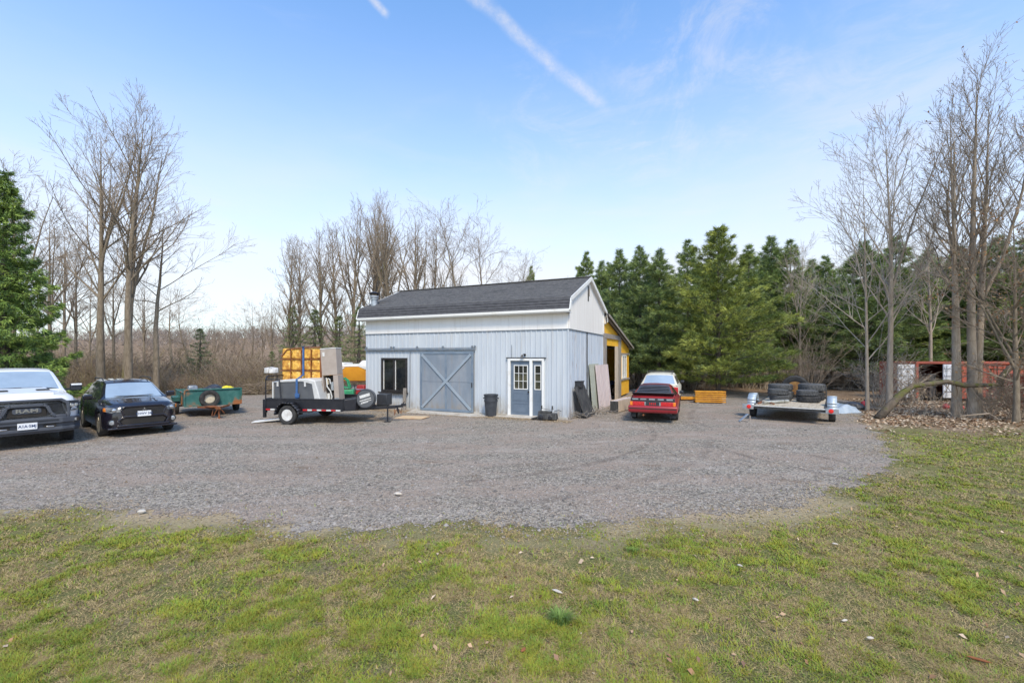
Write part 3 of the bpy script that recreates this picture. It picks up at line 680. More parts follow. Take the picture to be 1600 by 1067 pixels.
# ---- lean-to at the back, same gable line
YL0, YL1 = 5.42, 12.1
def lz(y): return 4.32 - (y - 5.4) * (4.32 - 2.86) / 6.8
def yboard(ya, yb, za, zb, m=None, name='sheathing_board', x=0.0, th=.03, top=None):
    q = MB(); q.prism([(ya + .003, za), (yb - .003, za), (yb - .003, zb if top is None else top(yb)), (ya + .003, zb if top is None else top(ya))], 'x', x - th / 2, x + th / 2); return q.build(name, m or M['yellow_board'], barn)
tp = lambda y: lz(y) - .10
for a, c in ((5.42, 6.6), (6.6, 7.8), (7.8, 9.0)): yboard(a, c, 3.42, 0, top=tp)
for a, c in ((5.9, 7.0), (7.0, 8.0), (8.0, 8.9)): yboard(a, c, 2.84, 3.19)
yboard(9.5, 10.7, 2.50, 0, top=tp); yboard(10.7, 12.1, 2.50, 0, top=tp); yboard(9.5, 10.7, .10, 1.02); yboard(10.7, 12.1, .10, 1.02)
yboard(9.5, 9.86, 1.02, 2.5); yboard(11.1, 12.1, 1.02, 2.5)
yboard(5.42, 9.5, 3.19, 3.42, M['wood_grey'], 'header_beam', x=.03, th=.09)
yboard(5.42, 5.92, .0, 3.19, M['wood_grey'], 'door_post', x=.02, th=.09)
yboard(8.0, 8.55, .0, 2.84, M['wood_pale'], 'door_post', x=.05, th=.07)
yboard(8.9, 9.5, .0, 3.19, M['wood_grey'], 'door_post', x=.02, th=.09); yboard(8.55, 8.9, .0, 2.84, M['wood_grey'], 'door_post', x=-.03, th=.05)
yboard(9.5, 12.12, 2.40, 2.50, M['wood_grey'], 'header_beam', x=.045, th=.06); yboard(9.5, 12.12, .94, 1.03, M['wood_grey'], 'sill_beam', x=.045, th=.06)
q = MB(); q.box((.03, 10.48, 2.36), (.07, 1.24, .08)); q.box((.03, 10.48, 1.08), (.07, 1.24, .08)); q.box((.03, 9.90, 1.72), (.07, .08, 1.2)); q.box((.03, 11.06, 1.72), (.07, .08, 1.2)); q.box((.03, 10.48, 1.72), (.06, .06, 1.2))
lw = q.build('window', M['white_trim'], barn)
for yy in (10.19, 10.77): q = MB(); q.box((.01, yy, 1.72), (.01, .5, 1.2)); q.build('pane', M['glass_dark'], lw)
# lean-to roof, rafters, other walls
q = MB(); q.prism([(5.5, lz(5.5)), (12.3, lz(12.3)), (12.3, lz(12.3) + .05), (5.5, lz(5.5) + .05)], 'x', -BL + .2, .26); q.build('lean_to_roof', M['shingle'], barn)
q = MB(); q.bar((.28, 5.5, lz(5.5) - .04), (.28, 12.3, lz(12.3) - .04), .03, .12); q.build('lean_to_rake', M['wood_grey'], barn)
for xx in (.14,): q = MB(); q.bar((xx, 5.5, lz(5.5) - .085), (xx, 12.4, lz(12.4) - .085), .04, .12); q.build('rafter', M['wood_grey'], barn)
q = MB(); q.box((-BL / 2, 12.33, lz(12.33) - .04), (BL + .1, .03, .14)); q.build('lean_to_fascia', M['galv'], barn)
q = MB(); q.box((-BL / 2 - .1, 12.08, 1.4), (BL - .3, .08, 2.7)); q.box((-BL + .2, 8.7, 1.4), (.08, 6.5, 2.7)); q.build('lean_to_wall', M['yellow_board'], barn)
q = MB(); q.box((-BL / 2, 8.8, .03), (BL - .6, 6.5, .04)); q.build('lean_to_floor', M['concrete'], barn)
q = MB(); q.box((-2.3, 8.9, 1.0), (.4, 2.6, 1.9)); q.box((-2.2, 7.0, .8), (.5, .9, 1.5)); q.build('dark_filler', M['dark_void'], barn)  # near-black boxes; the doorway's inner shade is put into their colour

# ================================================================ things round the barn
def at_barn(name, label, cat, x, y, z=0, rz=0.0, group=None):
    p = BW(x, y, z); return empty(name, label, cat, p, BRZ + rz, group)
# concrete apron (setting)
q = MB(); ap = [(-6.9, -.10), (-3.2, -.10), (-.55, -.10), (-.55, -.42), (-2.9, -.55), (-3.4, -.85), (-6.6, -.95)]
q.prism(ap, 'z', .0, .022); a_ = q.build('concrete_apron', M['concrete']); a_.matrix_world = BM; tag(a_, 'pale worn concrete strip along the foot of the barn doors', kind='structure')
# bin
tb = at_barn('rubbish_bin', 'dark grey plastic rubbish bin against the barn between the sliding door and the entry door', 'rubbish bin', -2.98, -.42)
q = MB(); q.lathe([(.19, .02), (.20, 0), (.215, .05), (.225, .3), (.24, .42), (.262, .80)], 24); q.lathe([(.252, .80), (.20, .05), (.18, .04)], 24); q.build('bin_body', M['bin'], tb, smooth=.6)
q = MB(); q.lathe([(.262, .795), (.285, .80), (.285, .845), (.25, .845), (.25, .80)], 24, closed=True); q.build('rim', M['bin'], tb, smooth=.7)
q = MB(); q.lathe([(.245, .55), (.262, .56), (.268, .63), (.252, .64)], 24, closed=True)
for s in (-1, 1): q.box((s * .275, 0, .70), (.05, .16, .05))
q.build('band', M['bin'], tb, smooth=.5)
# plywood offcut, post
q = MB(); q.box((0, 0, .012), (1.15, .62, .016), rot=(R(1.5), R(-1), 0)); o = q.build('plywood_sheet', M['plywood']); o.location = PG(644, 653) + Vector((0, 0, .015)); o.rotation_euler = (0, 0, R(-18)); tag(o, 'loose orange stained plywood sheet lying on the gravel before the sliding door', 'plywood sheet')
q = MB(); q.box((0, 0, .46), (.13, .11, .96), taper=(.95, .8)); o = q.build('wooden_post', M['wood_grey'], bevel=.01); o.location = BW(-7.28, -.22); o.rotation_euler = (R(-2), R(1), BRZ); tag(o, 'short weathered wooden post standing below the dark sliding window', 'post')
# engine block bits by the corner
en = at_barn('scrap_engine', 'low black scrap engine lying on the ground at the barn corner beside the entry door', 'engine', -.62, -.52, 0, R(5))
q = MB(); q.box((0, 0, .15), (.72, .34, .22), taper=(.92, .8)); q.box((-.1, 0, .29), (.46, .22, .08)); q.build('engine_block', M['charred'], en, bevel=.02)
q = MB()
for xx in (-.24, .16): q.tube([(xx, 0, .28), (xx + .01, .02, .52)], .014, 6); q.lathe([(.028, .40), (.028, .52)], 8, c=(xx + .01, .02, 0))
q.tube([(-.2, -.02, .42), (.1, 0, .38), (.22, .02, .42)], .008, 5); q.tube([(.25, .0, .34), (.42, -.02, .38), (.50, .02, .34)], .012, 5); q.build('pipe', M['charred'], en)
q = MB(); q.lathe([(.08, -.2), (.10, -.19), (.10, -.17), (.08, -.16)], 14, 'y', (-.2, 0, .12)); q.lathe([(.06, -.2), (.075, -.19), (.075, -.17), (.06, -.16)], 12, 'y', (.14, 0, .12)); q.build('pulley', M['black_metal'], en, smooth=.6)
q = MB(); q.tube([(-.35, -.05, .10), (-.48, -.15, .06), (-.56, -.1, .04)], .04, 7); q.tube([(-.3, .1, .06), (-.5, .0, .05)], .035, 6); q.build('hose', M['rubber'], en, smooth=1)
# leaning boards along the side wall
def lean(name, label, cat, y0, y1, xb, xt, zt, m, th=.02, ribs=0, group=None, shear=0.0, m2=None):
    w = y1 - y0; L = math.hypot(xb - xt, zt); ang = math.atan2(xb - xt, zt)
    o = at_barn(name, label, cat, xb, (y0 + y1) / 2)
    o.rotation_euler = (0, -ang, BRZ)
    q = MB(); q.prism([(-w / 2, 0), (w / 2, 0), (w / 2 + shear, L), (-w / 2 + shear, L)], 'x', 0, th); q.build('board', m, o)
    if ribs:
        for k in range(ribs):
            yy = -w / 2 + w * (k + .5) / ribs; q = MB(); q.prism([(yy - .03, .01), (yy + .03, .01), (yy + .03 + shear, L - .01), (yy - .03 + shear, L - .01)], 'x', th, th + .025); q.build('rib', m2 or m, o)
    return o
lean('olive_panel', 'dull olive flat panel leaning on the barn side wall behind the pink ribbed one', 'panel', 2.62, 4.2, .22, .06, 1.98, M['olive_board'])
lean('ribbed_panel', 'pinkish ribbed metal panel leaning on the barn side wall by the lean-to doorway', 'panel', 3.35, 5.75, .32, .13, 1.93, M['pink_board'], ribs=9)
lean('charred_board', 'black weathered board slanting against the foot of the barn side wall', 'board', .45, 1.75, .50, .10, 1.16, M['charred'], th=.05, shear=-.12)
o = at_barn('black_crate', 'small black plastic crate propped above the slanting black board', 'crate', .14, .95, 1.04)
q = MB(); q.box((0, 0, .10), (.22, .42, .03)); q.box((0, .2, .2), (.22, .03, .2)); q.box((0, -.2, .2), (.22, .03, .2)); q.box((.1, 0, .2), (.03, .38, .2)); q.box((-.1, 0, .2), (.03, .38, .2)); q.build('crate_body', M['black_plastic'], o)
q = MB(); q.box((0, 0, .31), (.27, .46, .03)); q.build('rim', M['black_plastic'], o)
q = MB(); q.bar((.02, .05, .085), (.07, .1, -.9), .05); q.build('prop', M['charred'], o)
tr = at_barn('wooden_trough', 'long pale timber trough with a black end lying by the leaning panels', 'trough', 1.25, 3.65, 0, R(-8))
q = MB(); q.box((.16, 0, .26), (.03, 2.0, .46)); q.build('side_plank', M['wood_pale'], tr); q = MB(); q.box((-.16, 0, .26), (.03, 2.0, .46)); q.build('side_plank', M['wood_pale'], tr)
for k in range(3): q = MB(); q.box((-.1 + k * .1, 0, .46 + .02 * (k == 1)), (.085, 2.0, .022)); q.build('plank', M['pink_board'], tr)
q = MB(); q.box((0, -1.01, .25), (.34, .03, .44)); q.build('end_panel', M['charred'], tr)
rng = random.Random(5)
q = MB()
for k in range(90):
    y = rng.uniform(.3, 3.2); x = rng.uniform(.15, .95) * (1.1 if y > .8 else .6); a = rng.uniform(0, 6.28); l = rng.uniform(.12, .5); z = rng.uniform(.01, .16)
    p = BW(x, y, z); q.bar(p, p + Vector((math.cos(a) * l, math.sin(a) * l, rng.uniform(-.05, .22))), rng.uniform(.008, .03), .01)
o = q.build('scrap_litter', M['wood_grey']); tag(o, 'tangle of grey scrap laths and twigs at the foot of the barn side wall', 'scrap', kind='stuff')
# ================================================================ VEHICLES
def itp(x, pts):
    pts = sorted(pts); return float(np.interp(x, [p[0] for p in pts], [p[1] for p in pts]))
def heading(a): return math.atan2(-math.cos(R(a)), math.sin(R(a)))     # local +x points along (sin a, -cos a)

def shell(root, paint, Lx, ztop, zbelt, hw, zlow, wheels, ra, nose=.25, tail=.2, under=None, name='body', crown=.03, pinch=.05, extra_x=()):
    """lower body. x runs from 0 (front) to -Lx. wheels: [(x, z)] arch centres, ra: arch radius"""
    xs_ = set(np.round(np.linspace(-Lx, 0, 34), 4).tolist()) | set(np.round([-.02, -.06, -.12, -.2, -Lx + .02, -Lx + .06, -Lx + .12], 4).tolist()) | set(extra_x)
    for (wx, wz) in wheels:
        for t in np.linspace(-1, 1, 15): xs_.add(round(wx + ra * math.sin(t * math.pi / 2), 4))
        xs_.add(round(wx + ra + .004, 4)); xs_.add(round(wx - ra - .004, 4))
    xs_ = sorted(xs_, reverse=True)
    rows = []
    for x in xs_:
        w = itp(x, hw); zt = itp(x, ztop); zb = min(itp(x, zbelt), zt - .01); zl = itp(x, zlow)
        for (wx, wz) in wheels:
            d = abs(x - wx)
            if d < ra: zl = max(zl, wz + math.sqrt(max(ra * ra - d * d, 0)))
        zl = min(zl, zb - .06)
        sec = []
        for t, k in ((0, .965), (.18, .99), (.45, 1.0), (.75, .99), (1.0, .955)):
            sec.append((w * k, zl + (zb - zl) * t))
        sec += [(w * .90, zb + (zt - zb) * .45), (w * .78, zb + (zt - zb) * .85), (w * .55, zt - crown * .25), (w * .28, zt), (0, zt + .004)]
        rows.append((x, sec))
    q = MB(); n = len(rows[0][1]); full = 2 * n - 1
    for x, sec in rows:
        for (y, z) in sec: q.v.append((x, y, z))
        for (y, z) in reversed(sec[:-1]): q.v.append((x, -y, z))
    for i in range(len(rows) - 1):
        for k in range(full - 1): q.f.append((i * full + k, (i + 1) * full + k, (i + 1) * full + k + 1, i * full + k + 1)); q.m.append(0)
        q.f.append(((i + 1) * full, i * full, i * full + full - 1, (i + 1) * full + full - 1)); q.m.append(1)
    q.f.append(tuple(range(full))); q.m.append(0); b = (len(rows) - 1) * full; q.f.append(tuple(reversed(range(b, b + full)))); q.m.append(0)
    return q.build(name, [paint, under or M['rubber']], root, smooth=R(38))

def cabin(root, paint, x0, x1, zroof, zbase, wb, wr, hmax, ws, rear, sidewin, wglass, sglass, rglass=None, split=True, roofm=None):
    """greenhouse from x0 (front) to x1 (rear). ws/rear: x ranges that are glass across; sidewin: x ranges that are glass at the side"""
    xs_ = set(np.round(np.linspace(x1, x0, 22), 4).tolist())
    for r_ in [ws, rear] + list(sidewin):
        if r_: xs_.add(r_[0]); xs_.add(r_[1])
    for p in zroof: xs_.add(p[0])
    xs_ = sorted([x for x in xs_ if x1 - 1e-6 <= x <= x0 + 1e-6], reverse=True)
    rows = []
    for x in xs_:
        zc = itp(x, zroof); zb = itp(x, zbase); zc = max(zc, zb + .01); h = min((zc - zb) / hmax, 1); b = itp(x, wb); t = b + (itp(x, wr) - b) * h
        e = min(.10, (zc - zb) * .35)
        sec = [(b, zb), (b + (t - b) * .12, zb + (zc - e - zb) * .08), (b + (t - b) * .92, zb + (zc - e - zb) * .90), (t, zc - e), (t * .95, zc - e * .45), (t * .86, zc - e * .15), (t * .45, zc), (0, zc + .005)]
        rows.append((x, sec))
    B = {}
    def put(key, pts):
        B.setdefault(key, MB()).add(pts, [(0, 1, 2, 3)])
    for i in range(len(rows) - 1):
        xa, sa = rows[i]; xb, sb = rows[i + 1]; xm = (xa + xb) / 2
        for k in range(len(sa) - 1):
            for s in (1, -1):
                pts = [(xa, s * sa[k][0], sa[k][1]), (xb, s * sb[k][0], sb[k][1]), (xb, s * sb[k + 1][0], sb[k + 1][1]), (xa, s * sa[k + 1][0], sa[k + 1][1])]
                key = 'cabin'
                if k == 1:
                    for j, r_ in enumerate(sidewin):
                        if min(r_) <= xm <= max(r_): key = ('side_window', j, s)
                if k >= 5:
                    if ws and min(ws) <= xm <= max(ws): key = ('windshield',)
                    if rear and min(rear) <= xm <= max(rear): key = ('rear_window',)
                put(key, pts)
    # end caps
    for (x, sec), key in ((rows[0], 'cabin'), (rows[-1], 'cabin')):
        B['cabin'].add([(x, y, z) for (y, z) in sec] + [(x, -y, z) for (y, z) in reversed(sec[:-1])], [tuple(range(2 * len(sec) - 1))])
    out = {}
    for key, q in B.items():
        nm = key if isinstance(key, str) else key[0]
        mt = paint if nm == 'cabin' else (wglass if nm == 'windshield' else (sglass if nm == 'side_window' else (rglass or sglass)))
        # weld
        me_o = q.build(nm, mt, root, fix=False)
        bm = bmesh.new(); bm.from_mesh(me_o.data); bmesh.ops.remove_doubles(bm, verts=bm.verts, dist=.0005); bmesh.ops.dissolve_degenerate(bm, edges=bm.edges, dist=.0002)
        bmesh.ops.recalc_face_normals(bm, faces=bm.faces); bm.to_mesh(me_o.data); bm.free(); me_o.data.shade_smooth(); me_o.data.set_sharp_from_angle(angle=R(40))
        out[key] = me_o
    return out

def wheel(root, x, y, r, w, rimm, rr=.62, steer=0.0, spokes=5, tyre=None, tread=False, name='wheel'):
    q = MB(); h = w / 2; ri = r * rr
    q.lathe([(ri, -h * .8), (ri + (r - ri) * .5, -h), (r * .96, -h * .86), (r, -h * .62), (r, h * .62), (r * .96, h * .86), (ri + (r - ri) * .5, h), (ri, h * .8), (ri * .98, 0)], 28, 'y', closed=True)
    if tread:
        for k in range(30):
            a = k / 30 * 6.2832
            for yy in (-h * .72, -h * .25, h * .25, h * .72):
                aa = a + (.1 if yy in (-h * .25, h * .72) else 0); q.box((math.cos(aa) * r, yy, math.sin(aa) * r), (.022, h * .36, .045), rot=(0, -aa, 0))
    o = q.build(name, tyre or M['rubber'], root, smooth=R(40)); o.location = (x, y, r); o.rotation_euler = (0, 0, R(steer))
    s = 1 if y > 0 else -1
    q = MB(); q.lathe([(ri, h * .80 * s), (ri * .97, h * .86 * s), (ri * .88, h * .80 * s), (ri * .86, h * .3 * s), (.02, h * .15 * s)], 24, 'y'); rm = q.build('rim', rimm, o, smooth=R(40))
    q = MB()
    for k in range(spokes):
        a = k / spokes * 6.2832 + .3; q.bar((math.cos(a) * ri * .15, h * .62 * s, math.sin(a) * ri * .15), (math.cos(a) * ri * .92, h * .72 * s, math.sin(a) * ri * .92), ri * .22, .03, up=(0, 1, 0))
    q.lathe([(ri * .22, h * .3 * s), (ri * .22, h * .74 * s), (ri * .12, h * .8 * s)], 14, 'y'); q.build('spokes' if spokes else 'hub', rimm, rm, bevel=0)
    return o

def text_part(s, size, m, parent, loc, rot, name='lettering', depth=.004, sx=1.0, shear=0.0, bold=0.0):
    cu = bpy.data.curves.new('txt', 'FONT'); cu.body = s; cu.size = size; cu.align_x = 'CENTER'; cu.align_y = 'CENTER'; cu.extrude = depth; cu.shear = shear; cu.offset = bold; cu.resolution_u = 3
    t = bpy.data.objects.new('txt', cu); COL.objects.link(t); dg = bpy.context.evaluated_depsgraph_get(); dg.update()
    me = bpy.data.meshes.new_from_object(t.evaluated_get(dg)); bpy.data.objects.remove(t); me.name = name; me.materials.clear(); me.materials.append(m)
    o = bpy.data.objects.new(name, me); COL.objects.link(o); o.parent = parent; o.location = loc; o.rotation_euler = rot; o.scale = (sx, 1, 1); return o
FR = (R(90), 0, R(90))      # text facing local +x
BK = (R(90), 0, R(-90))     # text facing local -x

def plate(root, x, y, z, txt, back=False, w=.30, h=.15):
    s = -1 if back else 1
    q = MB(); q.box((x, y, z), (.008, w, h)); p = q.build('license_plate', M['plate'], root, bevel=.003)
    if txt: text_part(txt, h * .56, M['plate_ink'], p, (x + s * .006, y, z), BK if back else FR, depth=.001, bold=.002, sx=.92)
    return p

# ---------------- white pickup truck
a = 53
trk = empty('pickup_truck', 'large white pickup truck with black grille and bumper parked beside the black car', 'pickup truck', (-12.08, 11.15, 0), heading(a))
LT = 5.75
BLK = M['black_plastic']; GRY = M['grey_plastic']
shell(trk, M['truck_white'], LT, [(0, 1.22), (-.06, 1.30), (-.25, 1.34), (-1.0, 1.385), (-1.48, 1.40), (-1.6, 1.40), (-LT, 1.36)],
      [(0, 1.06), (-.3, 1.12), (-1.4, 1.19), (-LT, 1.25)], [(0, .80), (-.1, .90), (-.3, .975), (-.6, 1.01), (-5.4, 1.01), (-LT, .95)], [(0, .62), (-.4, .55), (-LT, .6)],
      [(-1.0, .44), (-4.6, .44)], .50)
cabin(trk, M['truck_white'], -1.42, -3.95, [(-1.42, 1.38), (-2.15, 1.90), (-2.5, 1.96), (-3.4, 1.96), (-3.8, 1.88), (-3.95, 1.30)], [(-1.4, 1.22), (-4.0, 1.22)],
      [(-1.42, .93), (-2.2, .93), (-4, .93)], [(-1.42, .80), (-2.2, .74), (-4, .76)], .74, (-1.46, -2.12), (-3.82, -3.93), [(-1.75, -2.72), (-2.85, -3.70)], M['car_glass'], M['car_glass_dark'])
# bed rails and tailgate gap
q = MB()
q.box((-4.85, .93, 1.37), (1.75, .12, .10)); q.box((-4.85, -.93, 1.37), (1.75, .12, .10)); q.box((-LT + .06, 0, 1.37), (.1, 1.8, .12)); q.build('bed_rail', M['truck_white'], trk, bevel=.02)
# hood bulge and vents
q = MB(); q.prism([(-.14, 1.30), (-.20, 1.375), (-1.44, 1.455), (-1.46, 1.34)], 'y', -.52, .52); q.build('hood_bulge', M['truck_white'], trk, bevel=.05, seg=3)
for s in (-1, 1): q = MB(); q.box((-.78, .37 * s, 1.423), (.20, .24, .02), rot=(0, R(3.6), 0)); q.build('hood_vent', M['dark_frame'], trk)
q = MB(); q.tube([(-1.5, -.75, 1.40), (-1.44, -.3, 1.45), (-1.46, .05, 1.46)], .012, 5); q.tube([(-1.5, -.05, 1.45), (-1.44, .4, 1.45), (-1.5, .8, 1.40)], .012, 5); q.build('wiper', M['dark_frame'], trk)
# grille: surround, mesh, inner frame, emblem panel
def frame_y(q, x, pts_o, pts_i, th):
    n = len(pts_o)
    for k in range(n):
        o0, o1, i0, i1 = pts_o[k], pts_o[(k + 1) % n], pts_i[k], pts_i[(k + 1) % n]
        vs = [(x, *o0), (x, *o1), (x, *i1), (x, *i0)]; vs2 = [(x - th, p[1], p[2]) for p in vs]
        q.add(vs + vs2, [(0, 1, 2, 3), (7, 6, 5, 4), (0, 4, 5, 1), (3, 2, 6, 7)])
sym = lambda h: h + [(-y, z) for (y, z) in reversed(h)]
out_o = sym([(.74, .70), (.78, .80), (.76, 1.12), (.62, 1.225)]); out_i = sym([(.69, .76), (.72, .84), (.69, 1.08), (.58, 1.165)])
gq = MB(); frame_y(gq, .075, out_o, out_i, .16); gr_o = gq.build('grille', GRY, trk, bevel=.014)
q = MB(); q.prism(sym([(.72, .74), (.71, 1.1), (.60, 1.18)]), 'x', -.02, .0); q.build('grille_back', M['dark_void'], gr_o)
for k in range(11): q = MB(); q.bar((.015, -.70, .78 + k * .035), (.015, .70, .78 + k * .035), .012, .010); q.build('grille_bar', M['black_plastic'], gr_o)
in_o = sym([(.66, .74), (.50, .74), (.37, .86), (.33, 1.07)][::-1])
q = MB()
arm = [(-.70, .775), (-.50, .775), (-.42, .86), (-.35, 1.04), (-.28, 1.075), (.28, 1.075), (.35, 1.04), (.42, .86), (.50, .775), (.70, .775)]
for p0, p1 in zip(arm[:-1], arm[1:]): q.bar((.055, *p0), (.055, *p1), .07, .085, up=(1, 0, 0))
q.build('grille_frame', GRY, gr_o, bevel=.012)
q = MB(); q.prism([(-.36, .80), (.36, .80), (.30, 1.04), (-.30, 1.04)], 'x', .03, .05); q.build('emblem_panel', M['dark_void'], gr_o)
q = MB(); q.prism([(-.25, .905), (-.21, .875), (.21, .875), (.25, .905), (.25, .985), (.21, 1.015), (-.21, 1.015), (-.25, .985)], 'x', .05, .062); em = q.build('emblem_plate', GRY, gr_o, bevel=.004)
text_part('RAM', .125, M['chrome'], gr_o, (.068, 0, .945), FR, depth=.008, sx=1.55, bold=.004)
# bumper with lamps, plate and skid
q = MB()
secs = [(-1.02, -.52), (-1.0, -.20), (-.86, .03), (-.62, .13), (.62, .13), (.86, .03), (1.0, -.20), (1.02, -.52)]
def bump_band(q, z0, z1, off):
    prev = None
    for (y, x) in secs:
        cur = [(x + off, y, z0), (x + off, y, z1), (x - .14, y * .96, z1), (x - .14, y * .96, z0)]
        if prev: q.add(prev + cur, [(0, 4, 5, 1), (1, 5, 6, 2), (2, 6, 7, 3), (3, 7, 4, 0)])
        prev = cur
bump_band(q, .60, .745, .0); bump_band(q, .42, .505, -.02); bump_band(q, .50, .605, -.06); bump_band(q, .36, .425, -.10)
bp = q.build('bumper', GRY, trk, bevel=.015)
for s in (-1, 1):
    q = MB(); q.box((.065, .40 * s, .535), (.07, .22, .10)); q.build('tow_recess', M['dark_void'], bp); q = MB(); q.box((.105, .40 * s, .525), (.03, .14, .035)); q.build('tow_hook', M['chrome'], bp, bevel=.008)
    q = MB(); q.box((-.02, .90 * s, .66), (.08, .16, .085), rot=(0, 0, R(-42 * s))); q.build('lamp_recess', M['dark_void'], bp); q = MB(); q.lathe([(.035, -.02), (.035, .03)], 14, 'x', (.0, .885 * s, .66)); q.build('fog_lamp', M['headlight'], bp)
plate(trk, .135, 0, .575, 'A1A·5MJ', w=.34, h=.165)
q = MB(); q.box((.02, 0, .69), (.26, 1.1, .02)); q.build('step_pad', M['black_plastic'], bp)
for s in (-1, 1):
    q = MB(); pr = [(.735, 1.155), (.745, .90), (.90, .89), (1.0, .93), (1.015, 1.08), (.98, 1.13)]
    xf = lambda y: float(np.interp(y, [.74, .80, .90, .975, 1.02], [.03, .0, -.09, -.26, -.50])) + .045
    vs = [(xf(y), y * s, z) for (y, z) in pr] + [(xf(y) - .12, y * s * .97, z) for (y, z) in pr]; n = len(pr)
    q.add(vs, [tuple(range(n)), tuple(reversed(range(n, 2 * n)))] + [(i, i + n, (i + 1) % n + n, (i + 1) % n) for i in range(n)])
    hl = q.build('headlight', M['black_plastic'], trk, bevel=.006)
    for (yy, rr_) in ((.80, .045), (.90, .04)): q = MB(); q.lathe([(rr_, -.05), (rr_, .015), (rr_ * .8, .022)], 16, 'x', (xf(yy) + .0, yy * s, 1.03)); q.build('lens', M['headlight'], hl, smooth=.6)
    q = MB(); q.box((xf(.86) + .0, .86 * s, .925), (.02, .16, .02), rot=(0, 0, R(-40 * s))); q.build('marker_lamp', M['chrome'], hl)
    # flare, mirror, wheels
    q = MB(); n = 14
    for k in range(n):
        a0 = math.pi * (k / n) * 1.06 - .1; a1 = math.pi * ((k + 1) / n) * 1.06 - .1
        q.bar((-1.0 + .53 * math.cos(a0), 1.01 * s, .44 + .53 * math.sin(a0)), (-1.0 + .53 * math.cos(a1), 1.01 * s, .44 + .53 * math.sin(a1)), .07, .07)
    q.build('wheel_flare', BLK, trk)
    q = MB(); q.box((-1.98, 1.19 * s, 1.40), (.14, .26, .20), taper=(.9, .95)); mo = q.build('mirror', BLK, trk, bevel=.03, seg=3)
    q = MB(); q.box((-1.94, 1.20 * s, 1.475), (.12, .235, .06)); q.build('mirror_cap', M['truck_white'], mo, bevel=.02); q = MB(); q.bar((-1.96, .92 * s, 1.33), (-1.97, 1.12 * s, 1.36), .07, .06); q.build('mirror_arm', BLK, mo)
    q = MB(); q.box((-2.9, 1.0 * s, .5), (1.9, .1, .07)); q.build('side_step', BLK, trk)
    for wx in (-1.0, -4.6): wheel(trk, wx, .86 * s, .43, .29, M['black_plastic'], steer=(-8 if wx > -2 else 0), spokes=6, tread=True, rr=.58)
    q = MB(); q.box((-3.0, 1.035 * s, 1.05), (.18, .02, .03)); q.build('door_handle', BLK, trk)
    for xx in (-1.62, -2.78, -3.75): q = MB(); q.box((xx, 1.006 * s, .9), (.012, .01, .62)); q.build('door_seam', M['dark_frame'], trk)

# ---------------- black compact SUV
suv = empty('black_car', 'black compact crossover car parked between the white pickup and the green trailer', 'car', (-10.72, 13.05, 0), heading(51))
SB = M['suv_black']; LS = 4.3
shell(suv, SB, LS, [(0, .84), (-.04, .91), (-.15, .965), (-.7, 1.06), (-1.12, 1.09), (-1.2, 1.10), (-3.9, 1.12), (-4.2, 1.08), (-LS, .98)],
      [(0, .70), (-.2, .82), (-1.2, .95), (-4, 1.02), (-LS, .90)], [(0, .60), (-.06, .70), (-.2, .80), (-.45, .865), (-.9, .885), (-3.7, .885), (-4.15, .82), (-LS, .72)],
      [(0, .30), (-.3, .25), (-LS, .30)], [(-.86, .335), (-3.53, .335)], .385)
cabin(suv, SB, -1.05, -4.05, [(-1.05, 1.05), (-1.85, 1.50), (-2.15, 1.565), (-3.2, 1.57), (-3.7, 1.47), (-4.05, 1.08)], [(-1, 1.0), (-4.05, 1.04)],
      [(-1.05, .80), (-1.9, .81), (-4.05, .76)], [(-1.05, .66), (-1.9, .60), (-4, .58)], .54, (-1.10, -1.80), (-3.72, -4.0), [(-1.55, -2.32), (-2.42, -3.12), (-3.22, -3.62)], M['car_glass'], M['car_glass_dark'])
q = MB(); q.prism(sym([(.44, .60), (.50, .79), (.40, .845)]), 'x', -.02, .03); gg = q.build('grille', M['dark_void'], suv, bevel=.01)
arm = [(-.52, .36), (-.58, .48), (-.44, .60), (-.52, .80), (-.42, .875), (.42, .875), (.52, .80), (.44, .60), (.58, .48), (.52, .36)]
q = MB()
for p0, p1 in zip(arm[:-1], arm[1:]): q.bar((.03, *p0), (.03, *p1), .05, .04, up=(1, 0, 0))
q.bar((.03, -.46, .59), (.03, .46, .59), .05, .05, up=(1, 0, 0)); q.build('grille_frame', SB, gg, bevel=.012)
for z_ in (.66, .70, .74, .78): q = MB(); q.bar((.032, -.45, z_), (.032, .45, z_), .012, .010); q.build('grille_bar', M['black_plastic'], gg)
q = MB()
for (dy, dz) in ((0, .035), (-.030, -.017), (.030, -.017)): q.prism([(dy, dz - .034 + .765), (dy + .019, dz + .765), (dy, dz + .034 + .765), (dy - .019, dz + .765)] if dy == 0 else [(dy * .25, .765 + .0), (dy * 1.15, .765 + .003), (dy * 1.9, .765 - .038), (dy * 1.0, .765 - .038)], 'x', .05, .062)
q.build('emblem', M['chrome'], gg)
q = MB(); q.prism(sym([(.46, .38), (.52, .47), (.42, .56)]), 'x', -.01, .022); q.build('lower_intake', M['dark_void'], suv)
q = MB(); q.bar((.03, -.60, .335), (.03, .60, .335), .06, .05, up=(1, 0, 0)); q.bar((.0, -.8, .27), (.0, .8, .27), .05, .07, up=(1, 0, 0)); q.build('chin_spoiler', SB, suv, bevel=.015)
plate(suv, .055, 0, .655, 'CHWV 261', w=.31, h=.155)
